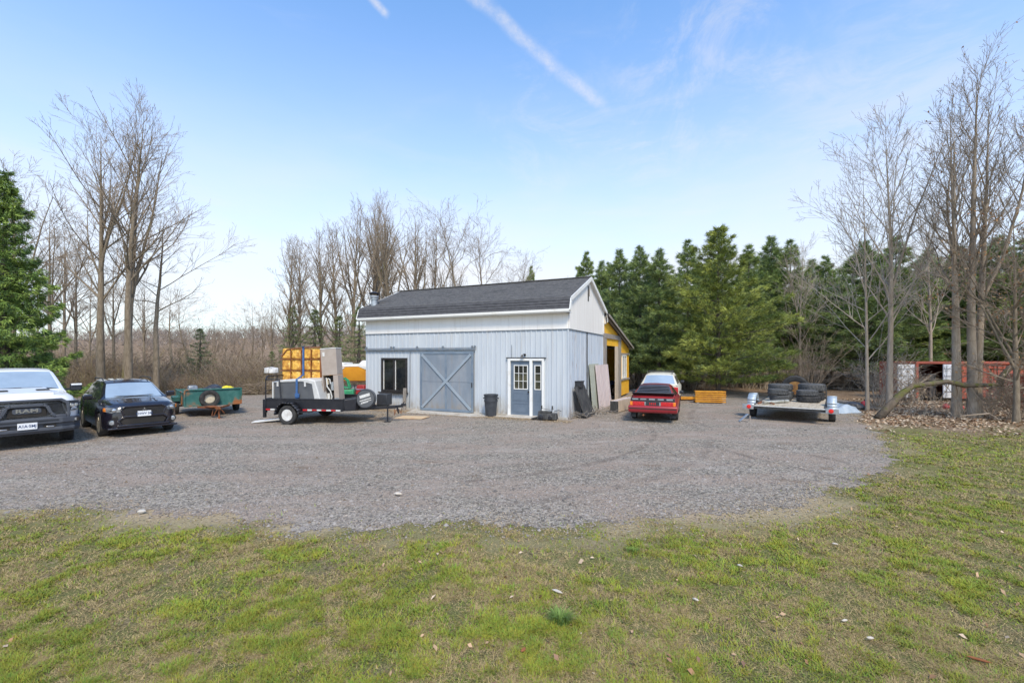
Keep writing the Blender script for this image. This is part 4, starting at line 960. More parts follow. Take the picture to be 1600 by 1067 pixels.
for s in (-1, 1):
    pr = [(.50, .735), (.52, .80), (.68, .855), (.80, .87), (.845, .82), (.82, .74), (.70, .715)]
    xf = lambda y: float(np.interp(y, [.5, .6, .70, .80, .865], [.01, -.01, -.07, -.20, -.42])) + .035
    q = MB(); vs = [(xf(y), y * s, z) for (y, z) in pr] + [(xf(y) - .1, y * s * .96, z) for (y, z) in pr]; n = len(pr)
    q.add(vs, [tuple(range(n)), tuple(reversed(range(n, 2 * n)))] + [(i, i + n, (i + 1) % n + n, (i + 1) % n) for i in range(n)]); hl = q.build('headlight', M['headlight'], suv, bevel=.004)
    q = MB(); q.lathe([(.05, -.05), (.05, .02), (.03, .03)], 14, 'x', (xf(.66), .66 * s, .785)); q.build('lens', M['chrome'], hl, smooth=.6)
    if s < 0 or True: q = MB(); q.box((xf(.83) + .012, .825 * s, .80), (.10, .03, .10), rot=(0, 0, R(-15 * s))); q.build('turn_signal', M['amber'], hl, bevel=.006)
    q = MB(); q.lathe([(.085, -.05), (.085, .015), (.07, .015), (.06, -.01)], 14, 'x', (-.05, .70 * s, .445)); fl = q.build('fog_lamp_ring', M['black_plastic'], suv, smooth=.6); q = MB(); q.lathe([(.06, -.03), (.06, .012), (.03, .02)], 14, 'x', (-.05, .70 * s, .445)); q.build('fog_lamp', M['headlight'], fl, smooth=.6)
    q = MB(); q.box((-1.55, 1.0 * s, 1.10), (.10, .22, .15)); mo = q.build('mirror', SB, suv, bevel=.035, seg=3); q = MB(); q.bar((-1.52, .82 * s, 1.05), (-1.53, .93 * s, 1.07), .05); q.build('mirror_arm', SB, mo)
    q = MB(); q.tube([(-2.0, .58 * s, 1.56), (-2.12, .60 * s, 1.615), (-3.1, .60 * s, 1.62), (-3.4, .58 * s, 1.57)], .018, 6); q.build('roof_rail', M['black_plastic'], suv, smooth=1)
    for wx in (-.86, -3.53): wheel(suv, wx, .765 * s, .335, .215, M['alloy'], spokes=7, rr=.70, steer=(0))
    for xx in (-2.37, -3.2): q = MB(); q.box((xx, .892 * s, .72), (.008, .006, .60)); q.build('door_seam', M['dark_frame'], suv)
    for xx in (-2.22, -3.05): q = MB(); q.box((xx, .905 * s, .90), (.16, .02, .03)); q.build('door_handle', SB, suv)
    q = MB(); q.tube([(-1.12, -.1 * s, 1.10), (-1.13, .35 * s, 1.115), (-1.2, .62 * s, 1.09)], .009, 5); q.build('wiper', M['dark_frame'], suv)
q = MB()
for s in (-1, 1): q.bar((-.25, .36 * s, .99), (-1.0, .30 * s, 1.095), .05, .014)
q.build('hood_crease', SB, suv, bevel=.006)

# ---------------- red hatchback seen from behind
c = 21.5; hr = math.atan2(math.cos(R(c)), math.sin(R(c)))
def rear_root(name, label, cat, pr, L):     # pr: ground point under the middle of the rear bumper
    f = Vector((math.sin(R(c)), math.cos(R(c)), 0)); return empty(name, label, cat, Vector(pr) + f * L, hr)
LR = 4.35
rc = rear_root('red_hatchback', 'old red hatchback with black louvred rear window, its tail towards the yard', 'car', (4.88, 15.55, 0), LR)
RP = M['red_paint']
shell(rc, RP, LR, [(0, .62), (-.3, .72), (-1.2, .86), (-1.5, .88), (-3.7, .93), (-4.15, .93), (-4.28, .90), (-LR, .82)], [(0, .55), (-1.2, .76), (-3.8, .82), (-LR, .72)],
      [(0, .62), (-.2, .78), (-.6, .84), (-3.6, .84), (-4.1, .815), (-LR, .78)], [(0, .26), (-LR, .34)], [(-.85, .30), (-3.3, .30)], .345)
cabin(rc, RP, -1.35, -4.12, [(-1.35, .87), (-2.05, 1.22), (-2.4, 1.27), (-3.0, 1.265), (-3.2, 1.24), (-4.12, .93)], [(-1.3, .83), (-4.15, .86)],
      [(-1.35, .76), (-2.4, .77), (-4.12, .74)], [(-1.35, .62), (-2.4, .56), (-3.2, .56), (-4.12, .66)], .42, (-1.4, -2.0), (-3.26, -4.06), [(-1.95, -2.75), (-2.85, -3.45)], M['car_glass'], M['car_glass_dark'], M['car_glass_dark'])
for k in range(6):
    t = .06 + k * .155; x = -3.26 - t * .84; z = 1.235 - t * .285 + .045; w = .50 + .09 * t
    q = MB(); q.box((x, 0, z), (.15, 2 * w, .016), rot=(0, R(-4), 0)); q.build('louver', M['grey_plastic'], rc, bevel=.004)
q = MB(); q.prism([(-3.98, .955), (-4.02, 1.03), (-4.30, 1.045), (-4.31, 1.02), (-4.1, .945)], 'y', -.70, .70); q.build('spoiler', M['black_plastic'], rc, bevel=.012)
q = MB(); q.box((-LR - .005, 0, .80), (.03, 1.46, .12)); bk = q.build('rear_panel', M['black_plastic'], rc, bevel=.01)
for yy in (-.56, -.27, .02, .31, .58): q = MB(); q.box((-LR - .022, yy, .815), (.006, .20, .045)); q.build('badge_strip', M['galv'], bk)
q = MB(); q.box((-LR - .012, 0, .665), (.05, 1.50, .15)); lb = q.build('lamp_panel', M['black_plastic'], rc, bevel=.01)
for s in (-1, 1):
    q = MB(); q.box((-LR - .035, .47 * s, .665), (.03, .40, .135)); tl = q.build('tail_light', M['tail_red'], rc, bevel=.008)
    q = MB(); q.box((-LR - .036, .715 * s, .665), (.032, .085, .135)); q.build('turn_signal', M['amber'], tl, bevel=.006); q = MB(); q.box((-LR - .036, .245 * s, .665), (.032, .045, .12)); q.build('reverse_lamp', M['headlight'], tl)
q = MB(); q.box((-LR - .02, 0, .665), (.02, .34, .13)); q.build('plate_recess', M['dark_void'], lb); q = MB()
for dy in (-.09, -.03, .03, .09): q.box((-LR - .034, dy, .665), (.012, .035, .07))
q.build('plate_lamp', M['tail_red'], lb)
q = MB(); q.prism([(-LR + .15, .34), (-LR - .10, .36), (-LR - .14, .43), (-LR - .14, .56), (-LR - .10, .595), (-LR + .15, .595)], 'y', -.81, .81); rb = q.build('rear_bumper', RP, rc, bevel=.025, seg=3)
q = MB(); q.box((-LR - .142, 0, .50), (.01, 1.56, .035)); q.build('bumper_strip', M['dark_frame'], rb)
q = MB(); q.tube([(-LR + .1, .3, .27), (-LR - .12, .3, .27)], .03, 8); q.build('exhaust_pipe', M['rust'], rc)
for s in (-1, 1):
    for wx in (-.85, -3.3): wheel(rc, wx, .72 * s, .30, .20, M['alloy'], spokes=5)
    q = MB(); q.box((-1.75, .90 * s, .90), (.16, .16, .12)); q.build('mirror', M['black_plastic'], rc, bevel=.03)
    q = MB(); q.box((-2.8, .845 * s, .62), (.008, .006, .42)); q.build('door_seam', M['dark_frame'], rc); q = MB(); q.box((-2.2, .848 * s, .50), (2.2, .012, .04)); q.build('side_moulding', M['black_plastic'], rc)
q = MB()
for yy in (-.66, .66): q.box((-LR + .05, yy, .24), (.02, .18, .12))
q.build('mud_flap', M['rubber'], rc)

# ---------------- cream wagon ahead of it
LW = 4.7
ww = rear_root('cream_wagon', 'cream station wagon with a roof rack parked nose out beyond the red hatchback', 'car', (6.62, 20.2, 0), LW)
CP = M['cream_paint']
shell(ww, CP, LW, [(0, .85), (-.3, .96), (-1.3, 1.04), (-1.5, 1.06), (-4.5, 1.08), (-LW, 1.02)], [(0, .72), (-1.2, .90), (-4.2, .94), (-LW, .86)],
      [(0, .72), (-.25, .86), (-.7, .90), (-4.2, .90), (-LW, .85)], [(0, .34), (-LW, .38)], [(-.95, .34), (-3.65, .34)], .385)
cabin(ww, CP, -1.35, -4.62, [(-1.35, 1.03), (-2.05, 1.46), (-2.3, 1.52), (-3.9, 1.52), (-4.1, 1.48), (-4.62, 1.02)], [(-1.3, .98), (-4.62, 1.0)],
      [(-1.35, .82), (-2.4, .83), (-4.62, .80)], [(-1.35, .68), (-2.4, .64), (-4.1, .63), (-4.62, .70)], .52, (-1.4, -2.0), (-4.14, -4.56), [(-1.85, -2.65), (-2.75, -3.5), (-3.6, -4.2)], M['car_glass'], M['car_glass_dark'], M['car_glass'])
for s in (-1, 1):
    for wx in (-.95, -3.65): wheel(ww, wx, .78 * s, .34, .21, M['rim_white'], spokes=5)
    q = MB(); q.tube([(-2.3, .55 * s, 1.50), (-2.35, .55 * s, 1.60), (-4.05, .55 * s, 1.60), (-4.1, .55 * s, 1.48)], .016, 6); q.build('roof_rail', M['black_plastic'], ww)
    q = MB(); q.box((-LW - .01, .72 * s, .80), (.05, .2, .26)); q.build('tail_light', M['tail_red'], ww, bevel=.01)
    q = MB(); q.box((-1.85, .96 * s, 1.05), (.12, .18, .13)); q.build('mirror', M['black_plastic'], ww, bevel=.03)
for xx in (-2.5, -3.8): q = MB(); q.tube([(xx, -.55, 1.60), (xx, .55, 1.60)], .014, 6); q.build('rack_bar', M['black_plastic'], ww)
q = MB(); q.prism([(-LW + .1, .40), (-LW - .12, .42), (-LW - .14, .58), (-LW + .1, .60)], 'y', -.86, .86); q.build('rear_bumper', M['black_plastic'], ww, bevel=.02)
# dark blue car corner peeping out behind the lean-to
bc = empty('blue_car', 'dark blue car nose just showing past the yellow lean-to wall', 'car', (6.35, 27.2, 0), heading(-62) + math.pi)
shell(bc, M['plate_ink'], 4.2, [(0, .72), (-.3, .86), (-1.2, .95), (-3.9, 1.0), (-4.2, .9)], [(0, .62), (-1.2, .82), (-4.2, .8)], [(0, .62), (-.3, .8), (-3.9, .84), (-4.2, .74)], [(0, .3), (-4.2, .3)], [(-.85, .32), (-3.4, .32)], .37)
cabin(bc, M['plate_ink'], -1.2, -3.9, [(-1.2, .94), (-1.9, 1.34), (-3.2, 1.36), (-3.9, .98)], [(-1.2, .88), (-3.9, .92)], [(-1.2, .76), (-3.9, .74)], [(-1.2, .6), (-3.9, .58)], .48, (-1.25, -1.85), (-3.3, -3.85), [(-1.6, -2.4), (-2.5, -3.3)], M['car_glass'], M['car_glass_dark'])
for s in (-1, 1):
    for wx in (-.85, -3.4): wheel(bc, wx, .72 * s, .32, .2, M['alloy'])

# ================================================================ TRAILERS
# green rusty box trailer, tongue towards the camera. local x=0 front panel, -x rear
gt = empty('green_box_trailer', 'rusty green steel box trailer with a spare wheel on its front panel', 'trailer', (-11.55, 17.35, 0), heading(42))
W2 = .92; L2 = 3.0; z0, z1 = .42, 1.06; GM = M['green_rust']
q = MB(); q.box((-.02, 0, (z0 + z1) / 2), (.04, 2 * W2, z1 - z0)); q.build('front_panel', GM, gt)
for s in (-1, 1): q = MB(); q.box((-L2 / 2 - .02, s * (W2 - .02), (z0 + z1 - .14) / 2), (L2 - .04, .04, z1 - z0 - .14)); q.build('side_panel', GM, gt)
q = MB(); q.box((-L2, 0, (z0 + z1 - .14) / 2), (.04, 2 * W2 - .08, z1 - z0 - .14)); q.build('tailgate', GM, gt)
q = MB(); q.box((-L2 / 2, 0, z0), (L2 - .08, 2 * W2 - .08, .04)); q.build('deck', M['rust'], gt)
q = MB(); q.bar((.02, -W2, z1 - .02), (.02, W2, z1 - .02), .05, .05); q.bar((.02, -W2, z0 + .02), (.02, W2, z0 + .02), .05, .06)
for s in (-1, 1): q.bar((.02, s * W2, z0), (.02, s * W2, z1), .05); q.bar((-L2, s * W2, z1 - .14), (0, s * W2, z1 - .14), .045)
q.build('rim_rail', GM, gt, bevel=.006)
for xx in (-.7, -1.4, -2.1): q = MB(); q.box((xx, -W2 - .02, .69), (.05, .03, .46)); q.build('rib', GM, gt); q = MB(); q.box((xx, W2 + .02, .69), (.05, .03, .46)); q.build('rib', GM, gt)
q = MB(); q.bar((-.1, 0, .38), (1.15, 0, .38), .08, .07); q.bar((0, -.5, .38), (.9, 0, .38), .06, .06); q.bar((0, .5, .38), (.9, 0, .38), .06, .06); q.bar((1.1, 0, .38), (1.28, 0, .40), .05); q.build('drawbar', M['rust'], gt)
q = MB(); q.tube([(1.0, .02, .45), (1.0, .02, .01)], .03, 8); q.box((1.0, .02, .01), (.14, .14, .02)); q.box((.6, -.15, .43), (.5, .3, .02), rot=(0, 0, .2)); q.build('jack_leg', M['rust'], gt)
q = MB(); q.tube([(1.05, -.05, .36), (1.0, -.15, .12), (.8, -.18, .10), (.7, -.12, .32)], .012, 5); q.tube([(1.05, .05, .36), (.95, .2, .18), (.7, .2, .22), (.6, .1, .36)], .012, 5); q.build('safety_chain', M['rust'], gt)
sp = wheel(gt, .13, -.18, .33, .18, M['rim_cream'], rr=.60, spokes=8, tyre=M['rubber'], name='spare_wheel'); sp.location = (.13, -.15, .69); sp.rotation_euler = (0, 0, R(-90))
for s in (-1, 1): wheel(gt, -1.65, s * (W2 + .12), .33, .2, M['rim_cream'], spokes=0)
q = MB()
for s in (-1, 1): q.box((-1.65, s * (W2 + .13), .70), (.80, .22, .03)); q.box((-1.27, s * (W2 + .13), .62), (.03, .22, .16), rot=(0, .3, 0)); q.box((-2.03, s * (W2 + .13), .62), (.03, .22, .16), rot=(0, -.3, 0))
q.build('mudguard', GM, gt); q = MB(); q.bar((-1.65, -W2 - .1, .33), (-1.65, W2 + .1, .33), .07); q.build('axle', M['rust'], gt)
def on(root, x, y, z): return root.matrix_basis @ Vector((x, y, z))
bpy.context.view_layer.update()
om = empty('outboard_motor', 'grey motor with a plastic tub standing in the green trailer, left of the black bag', 'motor', on(gt, -.45, -.62, .44), heading(42))
q = MB(); q.box((0, 0, .42), (.42, .40, .22), taper=(.8, .85)); q.build('cowling', M['motor_grey'], om, bevel=.04, seg=3); q = MB(); q.box((0, 0, .64), (.34, .36, .22), taper=(.7, .8)); q.build('cover', M['motor_grey'], om, bevel=.05, seg=3)
q = MB(); q.lathe([(.15, .02), (.17, .3), (.12, .31)], 14, c=(0, .0, 0)); q.tube([(.15, 0, .5), (.3, .1, .62), (.26, .2, .4)], .018, 6); q.build('tank', M['galv_blue'], om, smooth=.7)
def blob(name, label, cat, loc, size, m, seed, rz=0, squash=.6, group=None):
    bm = bmesh.new(); bmesh.ops.create_icosphere(bm, subdivisions=4, radius=1)
    rs = random.Random(seed); from mathutils import noise as mn; off = Vector((rs.uniform(0, 50),) * 3)
    for v in bm.verts:
        n = v.co.normalized(); d = 1 + .22 * mn.noise(n * 1.6 + off) + .10 * (1 - abs(mn.noise(n * 4.5 + off)) * 2) + .04 * mn.noise(n * 11 + off)
        v.co = Vector((n.x * d * size[0], n.y * d * size[1], max(n.z, -.35) * d * size[2] + size[2] * .35))
    me = bpy.data.meshes.new(name); bm.to_mesh(me); bm.free(); me.materials.append(m); me.shade_smooth()
    o = bpy.data.objects.new(name, me); COL.objects.link(o); o.location = loc; o.rotation_euler = (0, 0, rz); return tag(o, label, cat, group)
blob('black_bag', 'lumpy black bag lying in the green trailer between the grey motor and the yellow bag', 'bag', on(gt, -.5, .10, .75), (.30, .42, .30), M['bag_black'], 4, heading(42))
blob('yellow_bag', 'small bright yellow bag on the load of the green trailer beside the black bag', 'bag', on(gt, -.38, .52, .88), (.20, .24, .18), M['bag_yellow'], 7, heading(42))
blob('dark_tarp_bundle', 'dull dark bundle lying at the back of the green trailer box', 'bundle', on(gt, -1.6, 0, .46), (.9, .7, .32), M['cover_grey'], 12, heading(42))

# black utility trailer with load. local x=0 at front of box (near side y=-W), +x tongue
ub = empty('black_utility_trailer', 'black single axle utility trailer with red and white tape, loaded high beside the barn', 'trailer', (-5.55, 16.05, 0), R(-8))
BMt = M['black_metal']; W3 = .98; L3 = 2.85; zd = .52
q = MB(); q.box((-L3 / 2, 0, zd), (L3, 2 * W3 - .06, .05)); q.build('deck', M['deck_wood'], ub)
for s in (-1, 1): q = MB(); q.box((-L3 / 2, s * W3, .66), (L3, .04, .34)); q.box((-L3 / 2, s * W3, .84), (L3 + .02, .06, .05)); q.box((-L3 / 2, s * W3, .48), (L3, .06, .07)); q.build('side_panel', BMt, ub, bevel=.006)
q = MB(); q.box((.02, 0, .66), (.04, 2 * W3, .36)); q.box((.02, 0, .85), (.06, 2 * W3, .05)); q.build('front_panel', BMt, ub, bevel=.006)
q = MB(); q.prism([(.045, -.99), (.34, -.75), (.34, .75), (.045, .99)], 'z', .46, .86); q.build('tool_box', BMt, ub, bevel=.02)
for k in range(16):
    x = -.08 - k * (L3 - .1) / 16
    if -2.35 < x < -1.42: continue
    q = MB(); q.box((x - .08, -W3 - .034, .485), ((L3 - .1) / 16 - .01, .006, .05)); q.build('reflective_tape', M['reflect_red'] if k % 2 else M['reflect_white'], ub)
q = MB(); q.bar((-.3, -.7, .47), (1.45, 0, .52), .08, .10); q.bar((-.3, .7, .47), (1.45, 0, .52), .08, .10); q.bar((1.3, 0, .52), (1.72, 0, .56), .09, .09); q.bar((1.5, 0, .52), (1.56, 0, .30), .05); q.build('drawbar', BMt, ub, bevel=.008)
q = MB(); q.box((1.74, 0, .60), (.16, .09, .09)); q.bar((1.7, 0, .62), (1.78, 0, .72), .03); q.build('coupler', BMt, ub, bevel=.01)
q = MB(); q.tube([(1.22, -.16, .62), (1.22, -.16, .03)], .028, 8); q.box((1.22, -.16, .025), (.22, .16, .02)); q.build('jack_leg', BMt, ub)
q = MB(); q.tube([(1.5, -.05, .45), (1.45, -.1, .25), (1.4, 0, .45)], .014, 5); q.tube([(1.65, .05, .48), (1.62, .1, .28), (1.5, .05, .48)], .014, 5); q.build('safety_chain', M['rust'], ub)
q = MB(); q.box((.98, .12, .77), (.38, .46, .40)); q.build('battery_box', M['black_plastic'], ub, bevel=.02)
wheel(ub, -1.88, -W3 - .17, .325, .2, M['rim_white'], spokes=8, rr=.60); wheel(ub, -1.88, W3 + .17, .325, .2, M['rim_white'], spokes=8, rr=.60)
for s in (-1, 1):
    q = MB(); n = 12
    for k in range(n):
        a0 = math.pi * k / n; a1 = math.pi * (k + 1) / n; r_ = .42; yc = s * (W3 + .17)
        q.add([(-1.88 + r_ * math.cos(a0), yc - .13, .33 + r_ * math.sin(a0)), (-1.88 + r_ * math.cos(a0), yc + .13, .33 + r_ * math.sin(a0)), (-1.88 + r_ * math.cos(a1), yc + .13, .33 + r_ * math.sin(a1)), (-1.88 + r_ * math.cos(a1), yc - .13, .33 + r_ * math.sin(a1))], [(0, 1, 2, 3)])
    q.box((-1.25, s * (W3 + .17), .44), (.42, .25, .03)); o = q.build('fender', M['galv_blue'] if 0 else BMt, ub, smooth=.7); sm = o.modifiers.new('t', 'SOLIDIFY'); sm.thickness = .03
q = MB(); q.bar((-1.88, -W3 - .1, .33), (-1.88, W3 + .1, .33), .06); q.build('axle', BMt, ub)
# spare with printed cover
sp = MB(); sp.lathe([(.18, -.09), (.30, -.10), (.325, -.08), (.335, 0), (.325, .08), (.30, .10), (.05, .105)], 30, 'y'); so = sp.build('spare_wheel', M['cover_grey'], ub, smooth=R(50)); so.location = (.62, -.55, .86); so.rotation_euler = (0, 0, R(8))
q = MB(); q.lathe([(.315, -.115), (.322, -.10), (.30, -.10)], 30, 'y', closed=True); q.build('cover_rim', M['black_plastic'], so, smooth=.8)
q = MB(); q.lathe([(.295, -.102), (.293, -.112), (.02, -.114)], 30, 'y'); q.build('cover_face', M['cover_grey'], so)
for (x_, z_, l_, h_) in ((-.02, .10, .36, .10), (.0, -.03, .40, .03), (.03, -.09, .36, .022), (-.03, -.14, .26, .022)):
    q = MB(); q.box((x_, -.117, z_), (l_, .004, h_), rot=(0, R(-17), 0)); q.build('cover_print', M['reflect_white'], so)
# rear mesh gate posts and ramp
q = MB(); zt = 1.62
for yy in (-.95, -.35, .3, .95): q.tube([(-L3 - .02, yy, .5), (-L3 - .02, yy, zt - (.1 if abs(yy) > .9 else 0))], .022, 6)
q.tube([(-L3 - .02, -.95, zt - .12), (-L3 - .02, -.86, zt), (-L3 - .02, .86, zt), (-L3 - .02, .95, zt - .12)], .025, 6)
for zz in (.85, 1.12): q.tube([(-L3 - .02, -.95, zz), (-L3 - .02, .95, zz)], .016, 6)
q.tube([(-L3 - .0, -.97, zt - .12), (-L3 + .5, -.97, zt - .1), (-L3 + .56, -.97, .86)], .022, 6)
q.build('tail_gate', BMt, ub, smooth=.9)
q = MB(); q.box((-L3 - .02, -W3, .60), (.10, .12, .46)); q.box((-L3 - .05, -W3 + .02, .40), (.08, .10, .4)); q.build('rear_post', BMt, ub, bevel=.01)
for dz in (0,): q = MB(); q.box((-L3 - .055, -.86, .53), (.02, .16, .06)); q.build('tail_light', M['lamp_red'], ub)
bpy.context.view_layer.update()
def load(name, label, cat, x, y, z, rz=0.0): return empty(name, label, cat, on(ub, x, y, z), R(-8) + rz)
# covered grey box
cb = load('covered_box', 'dark grey box under a pale tarp at the near side of the loaded trailer', 'box', -1.84, -.45, .55)
q = MB(); q.box((0, 0, .44), (1.50, .90, .86)); q.build('box_body', M['cover_grey'], cb, bevel=.02)
q = MB(); q.prism([(-.80, .84), (-.74, .90), (-.3, .96), (.5, .99), (.78, .93), (.98, .30), (1.02, 0), (.80, 0), (.66, .80), (.30, .88)], 'y', -.48, .48); q.build('tarp', M['tarp_white'], cb, bevel=.03)
q = MB(); q.box((-.79, -.3, .44), (.05, .36, .9)); q.build('tarp_edge', M['tarp_white'], cb, bevel=.02)
for xx in (-.6, .42): q = MB(); q.box((xx, -.47, .80), (.06, .03, .16)); q.build('latch', M['tarp_white'], cb)
# yellow foam blocks bundled
rngb = random.Random(3)
fb = load('foam_bundle', 'tall bundle of yellow insulation foam blocks strapped on the loaded trailer', 'foam bundle', -1.93, .25, .74); fb.scale = (1.08, 1, 1.14)
for i in range(4):
    for j in range(3):
        w, h = .34, (.36, .36, .34)[j]
        q = MB(); q.box((-.80 + i * .36 + .05, -.0, .56 + j * .365 + h / 2), (w, .55, h), rot=(0, rngb.uniform(-.04, .04), 0), taper=(rngb.uniform(.9, 1), 1)); q.build('foam_block', M['foam_yellow'], fb, bevel=.045, seg=2)
q = MB(); q.box((-.22, .12, 1.08), (1.36, .50, 1.0)); q.build('core_block', M['foam_yellow'], fb, bevel=.05)
q = MB()
for zz in (.92, 1.28): q.box((-.22, -.285, zz), (1.48, .03, .025))
q.tube([(-.92, -.29, 1.36), (-.7, -.3, 1.60), (.0, -.3, 1.66), (.5, -.3, 1.66)], .02, 5); q.tube([(.52, -.29, .5), (.52, -.3, 1.62)], .03, 5)
for xx in (-.58, -.2, .16): q.box((xx, -.288, 1.1), (.02, .02, 1.05))
q.build('banding', M['rust'], fb)
bs = load('blue_strap', 'wide blue ratchet strap running over the foam bundle and the covered box', 'strap', -1.72, 0, .55)
q = MB(); q.box((0, -.935, .48), (.075, .012, .96)); q.bar((0, -.93, .97), (-.30, -.06, 1.10), .075, .012); q.box((-.32, -.065, 1.60), (.075, .012, 1.04)); q.box((-.32, .25, 2.115), (.075, .75, .012)); q.build('webbing', M['strap_blue'], bs)
q = MB(); q.box((0.03, -.955, .42), (.16, .04, .14)); q.box((.02, -.955, .15), (.14, .03, .34)); q.build('ratchet', M['strap_blue'], bs, bevel=.01)
# heat pump / water heater unit
hp = load('tan_cabinet', 'tall tan metal cabinet with an open bay of pipes standing on the loaded trailer', 'cabinet', -.66, -.35, .56, R(4)); hp.rotation_euler[1] = R(-4); hp.scale = (.84, .62, 1.13)
q = MB(); q.box((0, 0, 1.37), (.66, .70, .80)); q.box((.24, 0, .48), (.20, .70, .96)); q.box((-.31, 0, .48), (.04, .70, .96)); q.box((0, .33, .48), (.6, .03, .96)); q.box((0, 0, .02), (.66, .70, .04)); q.build('cabinet_body', M['ac_tan'], hp, bevel=.01)
q = MB(); q.box((0, .0, 1.79), (.68, .72, .03)); q.build('top_panel', M['tarp_white'], hp, bevel=.005)
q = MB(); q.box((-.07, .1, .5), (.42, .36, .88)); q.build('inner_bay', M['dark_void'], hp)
for (x_, z_, w_, h_, mm) in ((.02, .62, .12, .26, 'galv'), (-.16, .30, .10, .22, 'reflect_white'), (.03, .26, .12, .3, 'dark_frame'), (-.18, .78, .08, .2, 'rim_cream'), (.1, .12, .08, .16, 'plywood')): q = MB(); q.box((x_, -.14, z_), (w_, .12, h_)); q.build('component', M[mm], hp, bevel=.01)
q = MB(); q.tube([(-.2, -.22, .9), (-.18, -.24, .62), (-.05, -.25, .48), (.0, -.24, .30), (-.1, -.24, .08)], .026, 7); q.tube([(-.12, -.2, .86), (-.05, -.22, .84), (-.04, -.22, .7)], .02, 6); q.build('hose', M['reflect_white'], hp, smooth=1)
q = MB(); q.box((-.2, -.356, 1.62), (.09, .006, .12)); q.build('sticker', M['reflect_white'], hp)
for k in range(5): q = MB(); q.box((.02, -.353, 1.15 + k * .05), (.5, .006, .012)); q.build('louver', M['ac_tan'], hp)
q = MB(); q.box((.24, -.356, .14), (.19, .008, .24)); q.build('kick_plate', M['galv'], hp)
dk = load('dark_machine', 'small dark machine with a white tank behind the rear gate of the loaded trailer', 'machine', -2.58, .1, .56)
q = MB(); q.box((0, 0, .2), (.4, 1.1, .36)); q.box((0, .3, .5), (.3, .4, .3)); q.build('frame', M['charred'], dk, bevel=.03); q = MB(); q.lathe([(.05, -.3), (.14, -.28), (.14, .28), (.05, .3)], 14, 'y', (.0, -.1, .62)); q.build('tank', M['boat_white'], dk, smooth=.7)
rp = MB(); rp.box((0, 0, .09), (1.35, .42, .03), rot=(0, R(-5), 0)); o = rp.build('white_ramp_board', M['boat_white']); o.location = (-8.35, 15.75, .0); o.rotation_euler = (0, 0, R(12)); tag(o, 'long white board lying on the gravel under the rear of the loaded trailer', 'board')

# boats and junk behind the black trailer
yb = empty('yellow_boat', 'yellow and white motor boat hull standing behind the loaded trailer by the barn', 'boat', (-8.35, 24.9, .0), R(-4))
secs_ = []
q = MB(); q2 = MB(); n = 14
def hull_ring(x, top, bot):
    t = (x + 2.3) / 4.6; w = 1.0 * (1 - max(0, (t - .6) / .4) ** 2 * .92); return [(x, -w, top), (x, -w * .98, top - .32), (x, -w * .8, bot + .14), (x, 0, bot), (x, w * .8, bot + .14), (x, w * .98, top - .32), (x, w, top)]
rings = []
for k in range(n):
    x = -2.3 + 4.6 * k / (n - 1); t = k / (n - 1); rings.append(hull_ring(x, 1.72 + .12 * t, .86 + .42 * max(0, t - .55) ** 1.5))
for Rr in rings: q.v += Rr
for i in range(n - 1):
    for k in range(6): q.f.append((i * 7 + k, (i + 1) * 7 + k, (i + 1) * 7 + k + 1, i * 7 + k + 1)); q.m.append(0)
q.f.append(tuple(range(7))); q.m.append(0); q.build('hull', M['boat_yellow'], yb, smooth=.6)
q = MB(); dk_ = [(r_[0][0], r_[0][1] * 1.02, r_[0][2]) for r_ in rings] + [(r_[6][0], r_[6][1] * 1.02, r_[6][2]) for r_ in reversed(rings)]
m_ = len(dk_); q.add([(p[0], p[1], p[2] - .02) for p in dk_] + [(p[0], p[1] * .95, p[2] + .12) for p in dk_], [tuple(reversed(range(m_))), tuple(range(m_, 2 * m_))] + [(i, (i + 1) % m_, (i + 1) % m_ + m_, i + m_) for i in range(m_)]); q.build('deck', M['boat_white'], yb, bevel=.02)
q = MB(); q.prism([(-1.9, 1.70), (-.5, 1.72), (-.9, 1.42), (-1.6, 1.42), (-1.9, 1.5)], 'y', -1.02, -.995); q.prism([(.2, 1.78), (2.2, 1.86), (2.2, 1.80), (.9, 1.56), (.6, 1.62)], 'y', -1.015, -.96); q.build('white_stripe', M['boat_white'], yb)
q = MB(); q.box((.7, 0, 1.98), (1.3, 1.3, .22), taper=(.7, .85)); q.build('cuddy', M['boat_white'], yb, bevel=.05); q = MB(); q.box((-1.2, 0, 1.9), (.9, 1.2, .14)); q.build('engine_cover', M['boat_white'], yb, bevel=.05)
q = MB(); q.bar((-2.4, -.6, .60), (2.6, -.3, .60), .1); q.bar((-2.4, .6, .60), (2.6, .3, .60), .1)
for xx in (-1.5, 1.2): q.bar((xx, -.8, .62), (xx, .8, .62), .08); q.bar((xx, -.75, .6), (xx, -.72, 1.05), .07); q.bar((xx, .75, .6), (xx, .72, 1.05), .07)
q.build('cradle', M['galv'], yb); wheel(yb, -.6, -1.05, .3, .18, M['rim_white'], spokes=5); wheel(yb, -.6, 1.05, .3, .18, M['rim_white'], spokes=5)
wb_ = empty('white_rowing_boat', 'pale upturned little boat far behind the foam bundle at the wood edge', 'boat', (-15.15, 28.2, .0), R(8)); wb_.scale = (.24, .5, .90)
q = MB(); n = 12; rr = []
for k in range(n):
    t = k / (n - 1) * 2 - 1; w = .72 * (1 - abs(t) ** 2.4 * .85); rr.append([(t * 1.7, -w, 1.42), (t * 1.7, -w * .9, 1.58), (t * 1.7, -w * .5, 1.78 - abs(t) * .06), (t * 1.7, 0, 1.84 - abs(t) * .08), (t * 1.7, w * .5, 1.78 - abs(t) * .06), (t * 1.7, w * .9, 1.58), (t * 1.7, w, 1.42)])
for r_ in rr: q.v += r_
